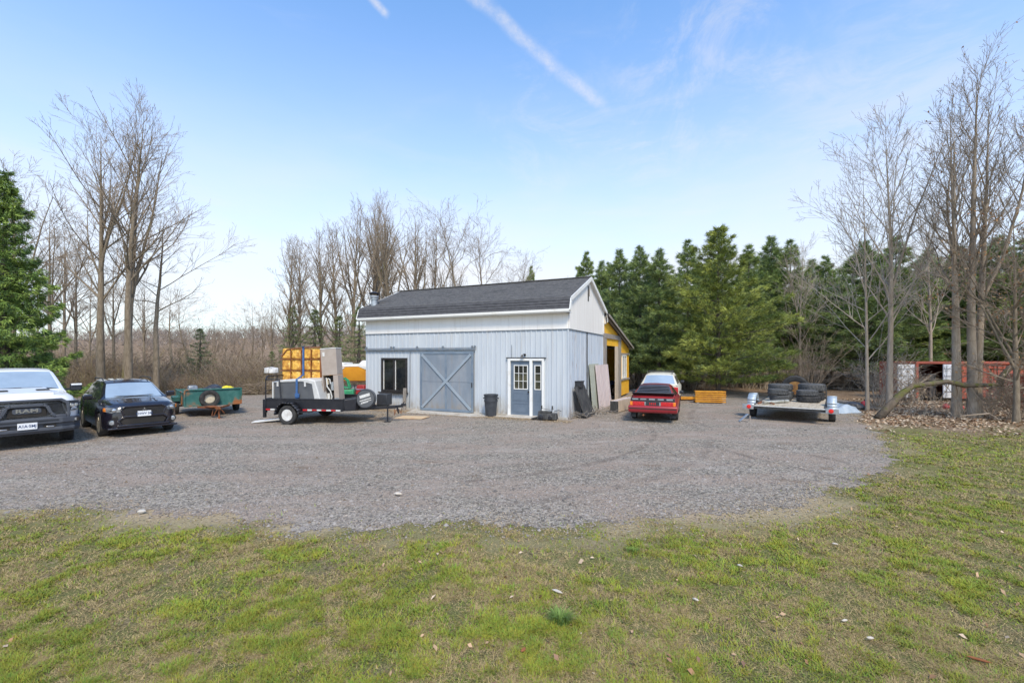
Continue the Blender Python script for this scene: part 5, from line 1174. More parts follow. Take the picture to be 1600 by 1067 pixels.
for i in range(n - 1):
    for k in range(6): q.f.append((i * 7 + k, (i + 1) * 7 + k, (i + 1) * 7 + k + 1, i * 7 + k + 1)); q.m.append(0)
    q.f.append((i * 7, i * 7 + 6, (i + 1) * 7 + 6, (i + 1) * 7)); q.m.append(0)
q.f.append(tuple(range(7))); q.m.append(0); q.f.append(tuple((n - 1) * 7 + k for k in range(7))); q.m.append(0); q.build('hull', M['tarp_white'], wb_, smooth=.7)
q = MB()
for xx in (-1.1, 1.1): q.bar((xx, -.55, 0), (xx, -.35, 1.45), .07); q.bar((xx, .55, 0), (xx, .35, 1.45), .07); q.bar((xx, -.6, 1.40), (xx, .6, 1.40), .08)
q.build('trestle', M['wood_grey'], wb_)
gm = empty('green_mower', 'green and red garden tractor with a seat standing behind the front of the loaded trailer', 'garden tractor', (-7.35, 20.2, .0), R(10))
q = MB(); q.box((-.1, 0, .62), (.75, .62, .42), taper=(.9, .85)); q.build('body', M['green_plastic'], gm, bevel=.05); q = MB(); q.box((.75, 0, .50), (.75, .56, .34), taper=(.85, .85)); q.build('hood', M['dull_red'], gm, bevel=.05, seg=3)
q = MB(); q.tube([(-.25, -.22, .85), (-.32, -.22, 1.22), (-.2, -.2, 1.34), (-.05, -.18, 1.22), (.05, -.2, .86)], .035, 6); q.tube([(-.25, .22, .85), (-.32, .22, 1.22), (-.2, .2, 1.34), (-.05, .18, 1.22), (.05, .2, .86)], .035, 6)
for zz in (1.0, 1.12, 1.24): q.bar((-.30, -.22, zz), (-.30, .22, zz), .04)
q.box((-.1, 0, .92), (.4, .46, .06)); q.build('seat', M['green_plastic'], gm, smooth=.8)
q = MB(); q.tube([(.3, 0, .7), (.22, 0, 1.0)], .02, 6); q.lathe([(.13, 1.0), (.15, 1.01), (.13, 1.03)], 14, c=(.21, 0, 0), closed=True); q.build('steering_wheel', M['dark_frame'], gm)
for (x_, r_) in ((-.3, .27), (.85, .2)):
    for s in (-1, 1): wheel(gm, x_, s * .40, r_, .18, M['rim_cream'], spokes=5)
rw = empty('red_wagon', 'low red and grey cart with rails between the garden tractor and the barn corner', 'cart', (-7.0, 21.3, 0), R(-20))
q = MB(); q.box((0, 0, .55), (1.1, .8, .22)); q.box((-.1, 0, .80), (.5, .5, .3), taper=(.8, .8)); q.build('tub', M['dull_red'], rw, bevel=.03); q = MB()
for s in (-1, 1): q.tube([(-.6, .42 * s, .75), (.75, .42 * s, .78), (1.0, .3 * s, 1.0)], .025, 6)
q.build('rail', M['galv'], rw)
for s in (-1, 1): wheel(rw, -.35, s * .44, .22, .12, M['rim_white'], spokes=0); wheel(rw, .4, s * .44, .22, .12, M['rim_white'], spokes=0)

# flatbed trailer with tyres. local x=0 rear edge, +x forward (away from the camera)
fa = R(36); f_ = Vector((math.sin(fa), math.cos(fa), 0)); frz = math.atan2(f_.y, f_.x)
ft_ = empty('flatbed_trailer', 'flatbed car trailer with galvanised fenders and plank deck, tail towards the camera', 'trailer', (9.65, 15.65, 0), frz)
W4 = 1.02; L4 = 4.0; zD = .54
for k in range(9):
    wv = 2 * W4 / 9; q = MB(); q.box((L4 / 2, -W4 + wv * (k + .5), zD + .0015 * (k % 3)), (L4, wv - .008, .045)); q.build('deck_plank', M['deck_wood'], ft_)
q = MB(); q.box((L4 / 2, W4 + .03, zD - .04), (L4, .06, .14)); q.box((L4 / 2, -W4 - .03, zD - .04), (L4, .06, .14)); q.box((.0, 0, zD - .06), (.05, 2 * W4 + .10, .11)); q.box((L4 + .02, 0, zD), (.05, 2 * W4 + .1, .14)); q.build('deck_frame', M['charred'], ft_, bevel=.006)
q = MB(); q.box((-.035, 0, zD - .012), (.03, 2 * W4 + .1, .035)); q.build('rear_edge', M['reflect_white'], ft_)
for s in (-1, 1):
    q = MB(); q.box((-.03, s * (W4 + .23), zD - .06), (.08, .36, .17)); lb = q.build('lamp_bracket', M['galv'], ft_, bevel=.006)
    q = MB(); q.lathe([(.055, -.10), (.07, -.095), (.07, -.05)], 16, 'x', (.0, s * (W4 + .20), zD - .055)); q.build('tail_light', M['lamp_red'], lb, smooth=.6)
    q = MB(); n = 12; yc = s * (W4 + .22); xw = 1.15
    for k in range(n):
        a0 = math.pi * k / n; a1 = math.pi * (k + 1) / n; r_ = .46
        q.add([(xw + r_ * 1.05 * math.cos(a0), yc - .14, .42 + r_ * math.sin(a0)), (xw + r_ * 1.05 * math.cos(a0), yc + .14, .42 + r_ * math.sin(a0)), (xw + r_ * 1.05 * math.cos(a1), yc + .14, .42 + r_ * math.sin(a1)), (xw + r_ * 1.05 * math.cos(a1), yc - .14, .42 + r_ * math.sin(a1))], [(0, 1, 2, 3)])
    fd = q.build('fender', M['galv_blue'], ft_, smooth=.7); fd.modifiers.new('t', 'SOLIDIFY').thickness = .025
    for xx in (xw,): wheel(ft_, xx, yc, .34, .21, M['rim_white'], spokes=5, rr=.58)
q = MB(); q.bar((1.15, -W4 - .1, .34), (1.15, W4 + .1, .34), .07); q.build('axle', M['charred'], ft_)
q = MB(); q.bar((L4, -.7, .5), (L4 + 1.3, 0, .5), .08, .1); q.bar((L4, .7, .5), (L4 + 1.3, 0, .5), .08, .1); q.build('drawbar', M['charred'], ft_)
q = MB()
for s in (-1, 1): q.tube([(L4, s * W4, zD), (L4, s * W4, zD + .5)], .03, 6)
q.tube([(L4, -W4, zD + .5), (L4, W4, zD + .5)], .03, 6); q.build('front_rail', M['charred'], ft_)
bpy.context.view_layer.update()
def tyre(name, label, x, y, z, r, w, m, group=None, tilt=(0, 0), rim=None):
    q = MB(); h = w / 2; ri = r * .56
    q.lathe([(ri, -h * .75), (ri + (r - ri) * .45, -h), (r * .94, -h * .92), (r, -h * .65), (r, h * .65), (r * .94, h * .92), (ri + (r - ri) * .45, h), (ri, h * .75), (ri * 1.08, h * .5), (r * .9, h * .4), (r * .9, -h * .4), (ri * 1.08, -h * .5)], 30, 'z', closed=True)
    for k in range(26):
        a = k / 26 * 6.2832
        for zz in (-h * .42, h * .42): aa = a + (.12 if zz > 0 else 0); q.box((math.cos(aa) * r, math.sin(aa) * r, zz), (.012, .07, h * .5), rot=(0, 0, aa + .2))
    if rim:
        e = empty(name, label, 'tyre', on(ft_, x, y, z)); e.rotation_euler = (R(tilt[0]), R(tilt[1]), frz); q.build('tyre_carcass', m, e, smooth=R(40))
        q = MB(); q.lathe([(ri, -h * .7), (ri, h * .7), (ri * .9, h * .6), (ri * .8, .0), (.05, .02)], 24); rm = q.build('rim', rim, e, smooth=.6); q = MB()
        for k in range(6): a = k * 1.047; q.lathe([(.03, .0), (.03, .05)], 8, c=(math.cos(a) * ri * .5, math.sin(a) * ri * .5, 0))
        q.build('lug_nut', M['rim_cream'], rm); return e
    o = q.build(name, m, smooth=R(40)); o.location = on(ft_, x, y, z); o.rotation_euler = (R(tilt[0]), R(tilt[1]), frz); return tag(o, label, 'tyre', group)
z = zD + .03
tyre('flat_tyre', 'lower tyre of the front left stack on the flatbed trailer', 2.1, .42, z + .115, .36, .22, M['rubber_dusty'])
tyre('flat_tyre', 'upper grey dusty tyre of the front left stack on the flatbed trailer', 2.06, .50, z + .345, .35, .22, M['rubber_dusty'], tilt=(3, 2))
tyre('flat_tyre', 'lower smooth black tyre of the front right stack on the flatbed trailer', 2.1, -.50, z + .115, .38, .22, M['rubber'])
tyre('flat_tyre', 'upper grey tyre of the front right stack on the flatbed trailer', 2.1, -.46, z + .345, .35, .22, M['rubber_dusty'])
tyre('flat_tyre', 'bottom tyre of the taller left stack at the front end of the flatbed deck', 3.2, .50, z + .17, .44, .33, M['rubber_dusty'])
tyre('flat_tyre', 'top tyre of the taller left stack at the front end of the flatbed deck', 3.2, .52, z + .47, .44, .27, M['rubber_dusty'])
tyre('flat_tyre', 'bottom tyre of the taller right stack at the front end of the flatbed deck', 3.2, -.52, z + .17, .47, .33, M['rubber'])
tyre('flat_tyre', 'top tyre of the taller right stack at the front end of the flatbed deck', 3.2, -.56, z + .50, .46, .30, M['rubber_dusty'])
tyre('upright_wheel', 'tractor wheel with rusty yellow rim standing upright behind the stacked tyres', 4.05, .05, z + .42, .50, .24, M['rubber'], tilt=(0, 84), rim=M['rim_rust'])
pp = empty('pipe_bundle', 'short silver pipe and bent scrap lying across the deck of the flatbed trailer', 'pipe', on(ft_, .75, .45, zD + .025), frz)
q = MB(); q.tube([(-.5, .35, .07), (.55, -.35, .07)], .055, 10); q.build('wide_pipe', M['silver_tube'], pp, smooth=.8); q = MB(); q.tube([(-.55, .0, .03), (-.1, .25, .06), (.1, .5, .04)], .025, 6); q.tube([(-.6, .5, .03), (-.2, .45, .03)], .03, 6); q.build('scrap_bar', M['rust'], pp)
q = MB(); q.tube([(.35, -.22, .07), (.36, -.23, .07)], .06, 10); q.build('pipe_mouth', M['dark_void'], pp)
jk = empty('wheel_chock', 'small metal stand on the gravel by the near wheel of the flatbed trailer', 'stand', PG(1170, 659), .4)
q = MB(); q.box((0, 0, .02), (.3, .18, .03)); q.tube([(.05, 0, .02), (.05, 0, .22)], .025, 6); q.build('base', M['wood_grey'], jk); q = MB(); q.bar((-.35, .1, .03), (-.05, 0, .28), .10, .02); q.build('arm', M['galv'], jk)

# stack of orange steel beams
ob = empty('beam_stack', 'stack of orange steel rack beams at the pine wood edge beyond the cars', 'beam stack', PG(1112, 631) + Vector((.1, .5, 0)), R(-10))
rngb = random.Random(8)
for k in range(6):
    q = MB(); q.box((rngb.uniform(-.08, .08), 0, .08 + k * .098), (1.35, .42, .035)); q.box((0, -.24, .08 + k * .098), (1.42, .05, .066), rot=(0, rngb.uniform(-.012, .012), 0)); q.build('beam', M['orange_steel'], ob, bevel=.006)
for s in (-.6, .6): q = MB(); q.box((s, 0, .02), (.12, .6, .04)); q.build('bearer', M['wood_grey'], ob)
ob2 = MB(); ob2.box((0, 0, .12), (1.6, .5, .12)); o = ob2.build('low_beams', M['orange_steel'], bevel=.01); o.location = PG(1080, 628) + Vector((-.2, .9, 0)); o.rotation_euler = (0, 0, R(-6)); tag(o, 'low orange beam lying left of the stacked orange beams', 'beam')

# junk right of the flatbed
ws = empty('white_sheet_pile', 'pale grey tarpaulin sheet slumped on the ground right of the flatbed trailer', 'tarpaulin', (13.35, 18.6, 0), R(15)); ws.scale = (.9, .8, .8)
bm = bmesh.new(); bmesh.ops.create_grid(bm, x_segments=24, y_segments=16, size=1)
from mathutils import noise as mn
for v in bm.verts:
    x, y = v.co.x, v.co.y; e = max(abs(x), abs(y)); v.co = Vector((x * .95, y * .7, max(.01, (1 - e ** 3) * (.36 + .3 * mn.noise(Vector((x * 1.5, y * 2, 3)))) + .05 * mn.noise(Vector((x * 6, y * 6, 1))))))
me = bpy.data.meshes.new('sheet'); bm.to_mesh(me); bm.free(); me.materials.append(M['galv_blue']); me.shade_smooth(); o = bpy.data.objects.new('sheet', me); COL.objects.link(o); o.parent = ws
q = MB(); q.tube([(-.9, -.3, .35), (.1, -.2, .55), (1.1, -.1, .34)], .02, 5); q.tube([(-.2, -.6, .1), (-.9, .2, .6)], .015, 5); q.build('tie_pole', M['charred'], ws)
for i, (px, py, r_, lab) in enumerate(((1351, 637, .16, 'round red plastic float lying right of the pale tarpaulin'), (1478, 640, .13, 'small red float lying in the brush behind the thin tree'), (1502, 640, .10, 'little red float lying right of the thin tree trunk'))):
    p = PG(px, py); rb_ = empty('red_float', lab, 'float', p)
    q = MB(); q.lathe([(.02, 0), (r_ * .6, r_ * .15), (r_, r_ * .8), (r_ * .85, r_ * 1.5), (r_ * .3, r_ * 1.95), (.02, r_ * 2)], 16); q.build('ball', M['red_rubber'], rb_, smooth=1.2); q = MB(); q.lathe([(.03, r_ * 1.9), (.03, r_ * 2.25)], 8); q.build('eyelet', M['dark_frame'], rb_)
blob('dark_rubbish_sack', 'dark slumped sack beside the red float right of the tarpaulin', 'sack', PG(1333, 640), (.42, .3, .26), M['bag_black'], 21)

# red shipping container with open white doors
ct_ = empty('shipping_container', 'rusty red shipping container with white doors standing open behind the bare trees', 'shipping container', (20.7, 23.0, 0), R(-3))
CR = M['container_red']; LC = 8.0; H0, H1 = .15, 2.02
# local: x from 0 (left, door end) to LC, front face y=0
def corr(x0, x1, z0, z1, y, m, name, pitch=.28, par=ct_):
    pts = []; x = x0
    while x < x1 - .01:
        xe = min(x + pitch, x1); w = xe - x; pts += [(x, y), (x + w * .35, y), (x + w * .5, y + .05), (x + w * .85, y + .05)]; x = xe
    pts.append((x1, y)); pts += [(x1, y + .09), (x0, y + .09)]
    q = MB(); q.prism(pts, 'z', z0, z1); return q.build(name, m, par)
for k in range(6): corr(2.05 + k * 1.0, 3.05 + k * 1.0 - .004, H0 + .1, H1 - .1, .02, CR, 'wall_panel')
q = MB(); q.box((LC / 2 + .0, .0, H1 - .05), (LC, .12, .10)); q.box((LC / 2 + 1, .0, H0 + .05), (LC - 2, .12, .10)); q.box((LC, .0, 1.1), (.14, .14, 1.9)); q.box((1.98, .0, 1.1), (.12, .14, 1.9)); q.box((.06, 0, 1.1), (.12, .14, 1.9)); q.build('frame', CR, ct_, bevel=.008)
q = MB(); q.box((LC / 2, 1.2, H1 - .03), (LC, 2.3, .05)); q.build('roof', CR, ct_); q = MB(); q.box((LC / 2, 2.38, 1.1), (LC, .06, 1.85)); q.box((.0, 1.2, 1.1), (.06, 2.3, 1.85)); q.box((LC, 1.2, 1.1), (.06, 2.3, 1.85)); q.build('back_wall', CR, ct_)
q = MB(); q.box((LC / 2, 1.2, H0 + .02), (LC - .2, 2.2, .06)); q.build('floor', M['dark_void'], ct_)
q = MB(); q.box((.9, 1.3, 1.0), (.6, .1, 1.6)); q.box((1.3, .9, .8), (.3, .8, 1.2)); q.build('shelf', M['wood_grey'], ct_)
for (x0, x1, y0, y1) in ((-1.10, -.02, -.35, -.02), (1.30, 2.0, -.10, -.05)):
    dr = MB(); a_ = math.atan2(y1 - y0, x1 - x0); w = math.hypot(x1 - x0, y1 - y0)
    dr.prism([(0, 0), (w, 0), (w, .05), (0, .05)], 'z', H0 + .05, H1 - .12); do = dr.build('door', M['container_white'], ct_); do.location = (x0, y0, 0); do.rotation_euler = (0, 0, a_)
    for zz in (.55, .95, 1.35, 1.72): q = MB(); q.box((w / 2, -.02, zz), (w - .08, .035, .09)); q.build('door_rib', M['container_white'], do, bevel=.008)
    for xx in (.12, w - .12): q = MB(); q.tube([(xx, -.055, H0 + .1), (xx, -.055, H1 - .15)], .016, 6); q.build('lock_rod', M['galv'], do)
rm_ = empty('mesh_cage', 'rusty orange wire cage stack at the right edge of the picture before the container', 'wire cage', (23.0, 20.0, 0), R(0))
q = MB()
for s in (-1.1, 1.1):
    for t_ in (-.5, .5): q.bar((s, t_, 0), (s, t_, 1.75), .05)
for zz in (.05, .9, 1.72):
    for t_ in (-.5, .5): q.bar((-1.1, t_, zz), (1.1, t_, zz), .05)
    for s in (-1.1, 1.1): q.bar((s, -.5, zz), (s, .5, zz), .05)
q.build('cage_frame', M['rust'], rm_); q = MB()
for k in range(22): x = -1.05 + k * .1; q.bar((x, -.5, .08), (x, -.5, 1.7), .012)
for k in range(16): zz = .1 + k * .1; q.bar((-1.08, -.49, zz), (1.08, -.49, zz), .012)
q.build('wire_mesh', M['rust'], rm_); q = MB(); q.box((0, 0, .45), (1.9, .8, .75)); q.box((.2, 0, 1.25), (1.5, .8, .6)); q.build('scrap_block', M['container_red'], rm_, bevel=.03)
# ================================================================ VEGETATION
def bezier_path(rs, p, d, L, n, wander, up):
    pts = [p.copy()]; d = d.normalized(); s = L / n
    for i in range(n):
        d = (d + Vector((rs.gauss(0, wander), rs.gauss(0, wander), rs.gauss(0, wander) + up))).normalized()
        p = p + d * s; pts.append(p.copy())
    return pts
def path_at(pts, t):
    k = t * (len(pts) - 1); i = min(int(k), len(pts) - 2); f = k - i
    return pts[i].lerp(pts[i + 1], f), (pts[i + 1] - pts[i]).normalized()

def bare_tree_meshes(seed, H, r0, stems=((0, 0, 0, 1.0),), first=.30, spread=.42, nb=24, bl=.34, ang=(28, 52), up=.05, wander=.05, twig=1.0, leaves=0, droop=0.0, minr=.0048, sub=(7, 6), lean=(0, 0), wtrunk=.010, kink=0):
    """returns (trunk MB, crown MB, leaf arrays)"""
    rs = random.Random(seed); T = MB(); Cr = MB(); tips = []
    def branch(pts, r_a, r_b, n, target):
        k = len(pts); target.tube(pts, [max(minr, r_a + (r_b - r_a) * (i / (k - 1)) ** .9) for i in range(k)], n, cap=False)
    def children(parent, rp0, rp1, Lp, lvl):
        cnt = sub[lvl - 1] if lvl <= len(sub) else 3
        cnt = max(2, int(cnt * rs.uniform(.7, 1.3) * min(1.4, Lp / (.34 * bl * H) * (1.0 if lvl == 1 else 1.6))))
        for j in range(cnt):
            t = rs.uniform(.18, .97); p, d = path_at(parent, t); r = (rp0 + (rp1 - rp0) * t) * rs.uniform(.45, .7)
            ax = d.orthogonal().normalized(); ax.rotate(Matrix.Rotation(rs.uniform(0, 6.283), 3, d)); a = R(rs.uniform(24, 58))
            dd = d * math.cos(a) + ax * math.sin(a); dd.z += .16; L = Lp * rs.uniform(.26, .55) * (1.15 - t * .55)
            if L < .12: continue
            n = 4 if lvl == 1 else 3; pts = bezier_path(rs, p, dd, L, n, .10, up * .9)
            branch(pts, r, max(minr, r * .35), 4 if lvl == 1 else 3, Cr)
            if lvl < 3 and L > .3: children(pts, r, r * .35, L, lvl + 1)
            tips.append(pts[-1]); 
            if lvl >= 2: tips.append(pts[1])
    for (sx, sy, azs, hs) in stems:
        h = H * hs; p = Vector((sx, sy, -.05)); d = Vector((lean[0] + sx * .07, lean[1] + sy * .1, 1)); n = 16
        pts = bezier_path(rs, p, d, h, n, wtrunk, .02); rr = r0 * (hs ** .8)
        k = len(pts); rad = [max(minr, rr * ((1 - (i / (k - 1)) ** 1.1) * .96 + .02) * (1.25 if i == 0 else 1)) for i in range(k)]
        T.tube(pts, rad, 9, cap=False)
        for b in range(int(nb * (.5 + .5 * hs))):
            t = first + (1 - first) * (b + rs.random()) / (nb * (.5 + .5 * hs)); t = min(t, .985)
            q, dd = path_at(pts, t); rt = rad[min(int(t * (k - 1)), k - 1)]
            az_ = b * 2.4 + rs.uniform(-.7, .7); a = R(rs.uniform(*ang)); a *= (1.12 - .35 * t)
            hd = Vector((math.cos(az_) * math.sin(a), math.sin(az_) * math.sin(a), math.cos(a)))
            u_ = (t - first) / (1 - first); fork = rs.random() < .09 and t < .75
            L = bl * h * (.30 + .85 * math.sqrt(max(0, 1 - u_))) * rs.uniform(.5, 1.1) * spread / .42
            if fork: a2 = R(rs.uniform(14, 24)); hd = Vector((math.cos(az_) * math.sin(a2), math.sin(az_) * math.sin(a2), math.cos(a2))); L = (1 - t) * h * rs.uniform(.75, .98)
            L = max(L, .5)
            rb = rt * .7 if fork else min(rt * rs.uniform(.3, .5), .07); pb = bezier_path(rs, q, hd, L, 7, wander + kink * .1, up - droop)
            branch(pb, rb, max(minr, rb * .22), 5, T if rb > .04 else Cr); children(pb, rb, rb * .22, L, 1)
    return T, Cr, tips
LEAFCOL = np.array([[.30, .15, .06], [.38, .22, .10], [.42, .28, .15], [.22, .11, .05]])
def leaf_cloud(name, pts, size, mat_, parent, seed, cols=LEAFCOL, frac=1.0):
    rs = np.random.RandomState(seed); pts = np.array([tuple(p) for p in pts]); pts = pts[rs.rand(len(pts)) < frac]
    n = len(pts); u = rs.randn(n, 3); u /= np.linalg.norm(u, axis=1)[:, None]; v = np.cross(u, rs.randn(n, 3)); v /= np.linalg.norm(v, axis=1)[:, None]
    s = size * rs.uniform(.5, 1.2, (n, 1)); pts = pts + rs.randn(n, 3) * .03
    V = np.stack([pts - u * s, pts + v * s * .6, pts + u * s, pts - v * s * .6 + np.cross(u, v) * s * .3], 1).reshape(-1, 3)
    i = np.arange(n) * 4; Tt = np.concatenate([np.stack([i, i + 1, i + 2], 1), np.stack([i, i + 2, i + 3], 1)])
    c = cols[rs.randint(0, len(cols), n)] * rs.uniform(.75, 1.25, (n, 1)); return np_mesh(name, V, Tt, mat_, cols=np.repeat(c, 4, 0), parent=parent)
def bare_tree(px, d, ytop, label, seed, barkm='bark', twigm='twig', group=None, leaves=0, name='bare_tree', loc=None, rz=0, **kw):
    p = P(px, d) if loc is None else Vector(loc); H = (HOR - ytop) / F * p.y + CH
    T, Cr, tips = bare_tree_meshes(seed, H, **kw)
    e = empty(name, label, 'tree', p, rz, group); T.build('trunk', M[barkm], e, smooth=4, fix=False); Cr.build('crown', M[twigm], e, fix=False)
    if leaves: leaf_cloud('dry_leaves', tips, .05, M['leafbits'], e, seed, frac=leaves)
    return e
def place_copy(src, px, d, ytop, srcH, label, rz, group=None, sxy=1.0):
    c = copy_tree(src); p = P(px, d); H = (HOR - ytop) / F * d + CH; s = H / srcH
    c.location = p; c.scale = (s * sxy, s * sxy, s); c.rotation_euler = (0, 0, rz); c['label'] = label
    if 'group' in c: del c['group']
    if group: c['group'] = group
    return c
TALL = dict(first=.34, nb=27, bl=.32, ang=(28, 62), sub=(8, 3))
# left group
t1 = bare_tree(158, 23.5, 205, 'tall two stemmed bare tree behind the black car, left of the straight tall tree', 11, r0=.205, stems=((0, 0, 0, 1.0), (.95, .3, 0, .97)), **TALL)
t2 = bare_tree(201, 23.0, 165, 'tallest bare tree behind the black car, one straight trunk forking high up', 12, r0=.20, first=.38, nb=26, bl=.29, ang=(24, 48), up=.06, sub=(8, 3))
t3 = bare_tree(243, 25.0, 318, 'crooked bare tree with long drooping limbs right of the tallest left tree', 13, r0=.17, first=.45, nb=17, bl=.42, ang=(40, 78), up=.0, wander=.12, wtrunk=.05, sub=(8, 3))
t4 = bare_tree(78, 25.0, 330, 'slim bare tree just right of the dark spruce at the left edge', 14, r0=.13, first=.35, nb=20, bl=.30, ang=(30, 60), sub=(7, 3), up=.03)
H3 = (HOR - 318) / F * 25 + CH; H4 = (HOR - 330) / F * 25 + CH; H2 = (HOR - 165) / F * 23 + CH
place_copy(t4, 20, 24, 262, H4, 'bare tree whose bent top shows above the left edge spruce', 1.3)
place_copy(t4, 118, 28, 380, H4, 'thin bare tree in the thicket left of the two stemmed tree', 2.9)
place_copy(t4, 178, 30, 400, H4, 'thin bare tree seen between the two tallest left trees', 4.4)
place_copy(t3, 300, 34, 470, H3, 'small spreading bare tree behind the green trailer load', 2.0)
place_copy(t3, 270, 40, 452, H3, 'faint bare tree far behind the crooked tree at the hill edge', .4)
place_copy(t3, 392, 50, 480, H3, 'lone small round bare tree on the open hillside right of the green trailer', 3.4)
place_copy(t3, 372, 56, 497, H3, 'tiny low bare tree on the hillside left of the lone round tree', 5.2)
for (px, d, yt, lb, rz) in ((335, 44, 500, 'faint thin bare tree on the slope above the green trailer tailgate', 1.0), (352, 60, 506, 'tiny bare tree on the slope between the green trailer and the lone round tree', 2.2), (410, 46, 492, 'spindly bare tree left of the row behind the foam bundle', .3), (425, 40, 470, 'low bare tree at the foot of the row left of the foam bundle', 4.0), (60, 34, 420, 'bare tree behind the mirror of the white pickup', 5.0), (225, 36, 430, 'thin bare tree between the tallest left tree and the crooked tree', 3.0), (140, 40, 440, 'far bare tree low between the left spruce and the tall trees', 1.7), (100, 33, 360, 'slender bare tree right of the left edge spruce', .9)):
    place_copy(t4, px, d, yt, H4, lb, rz)
# centre group behind the foam bundle and the barn
FIR = dict(first=.22, nb=38, bl=.24, ang=(18, 42), up=.05, sub=(6, 4))
c1 = bare_tree(449, 36, 376, 'bare tree at the left end of the row behind the foam bundle', 31, r0=.17, **FIR)
c2 = bare_tree(550, 38, 326, 'dark bare tree at the back left corner of the barn with an ivy dark trunk', 32, r0=.20, **FIR)
c3 = bare_tree(612, 36, 322, 'tallest bare tree rising behind the barn chimney', 33, r0=.24, first=.25, nb=46, bl=.23, ang=(18, 40), up=.05, sub=(7, 3))
c5 = bare_tree(740, 33, 330, 'dark crooked twin stemmed bare tree rising over the middle of the barn roof', 35, r0=.15, stems=((0, 0, 0, 1.0), (.9, .2, 0, .9)), first=.60, nb=18, bl=.34, ang=(35, 70), wander=.12, wtrunk=.03, up=.04, kink=1, sub=(7, 3))
Hc1 = (HOR - 376) / F * 36 + CH; Hc2 = (HOR - 326) / F * 38 + CH; Hc3 = (HOR - 322) / F * 36 + CH; Hc5 = (HOR - 330) / F * 33 + CH
place_copy(c1, 468, 40, 378, Hc1, 'second bare tree in the row behind the foam bundle', 1.5)
place_copy(c2, 502, 38, 368, Hc2, 'bare tree straight above the tan cabinet on the trailer', 2.0)
place_copy(c1, 527, 42, 358, Hc1, 'thin bare tree between the tan cabinet tree and the barn corner trees', 3.1)
place_copy(c3, 578, 40, 322, Hc3, 'tall bare tree directly left of the barn chimney', 2.6)
place_copy(c2, 594, 44, 325, Hc2, 'bare tree half hidden behind the tallest one at the chimney', 4.0)
place_copy(c3, 652, 40, 338, Hc3, 'broad bare tree right of the tallest tree over the left part of the barn roof', 4.4)
place_copy(c1, 678, 46, 362, Hc1, 'slim far bare tree over the barn roof left of the crooked twin tree', 5.0)
place_copy(c2, 706, 50, 400, Hc2, 'low faint bare tree just left of the crooked twin tree over the roof', .9)
place_copy(c5, 800, 36, 408, Hc5, 'low crooked branch top peeping over the roof right of the twin tree', 1.9)
# right group
r1 = bare_tree(1390, 18.5, 192, 'pale slender bare tree behind the tarpaulin, right one of the thin pair', 51, 'bark_pale', 'twig_pale', r0=.125, first=.28, nb=30, bl=.33, ang=(24, 52), up=.05, sub=(7, 3))
r0_ = bare_tree(1355, 19.0, 255, 'thinner pale bare tree with drooping low limbs just right of the flatbed trailer', 52, 'bark_pale', 'twig_pale', r0=.075, first=.20, nb=26, bl=.40, ang=(30, 70), up=.035, sub=(7, 3))
r2 = bare_tree(1492, 17.0, 165, 'slim bare tree left of the biggest forked tree on the right', 53, 'bark_pale', 'twig', r0=.11, first=.34, nb=26, bl=.30, ang=(22, 46), up=.06, sub=(7, 3), leaves=.02)
r3 = bare_tree(1519, 16.8, 100, 'tallest bare tree on the right, forked low into two long stems', 54, 'bark_pale', 'twig', r0=.165, stems=((0, 0, 0, 1.0), (.28, .1, 0, .90), (-.35, .2, 0, .86)), first=.36, nb=18, bl=.29, ang=(18, 40), up=.07, sub=(7, 3), leaves=.02)
Hr1 = (HOR - 192) / F * 18.5 + CH; Hr2 = (HOR - 165) / F * 17 + CH
r4 = bare_tree(1588, 15.5, 330, 'low bushy young tree with rusty dry leaves at the right edge of the picture', 55, 'bark', 'twig', r0=.10, first=.15, nb=34, bl=.40, ang=(35, 75), up=.02, sub=(9, 7), leaves=.16)
place_copy(r2, 1625, 19, 150, Hr2, 'bare tree whose crown reaches in from beyond the right edge', 2.5)
place_copy(r1, 1455, 27, 330, Hr1, 'thin faint bare tree between the pale pair and the forked tree, against the pines', 1.1)
place_copy(r1, 1250, 31, 392, Hr1, 'small bare tree in the gap between pines above the flatbed trailer', 3.8)

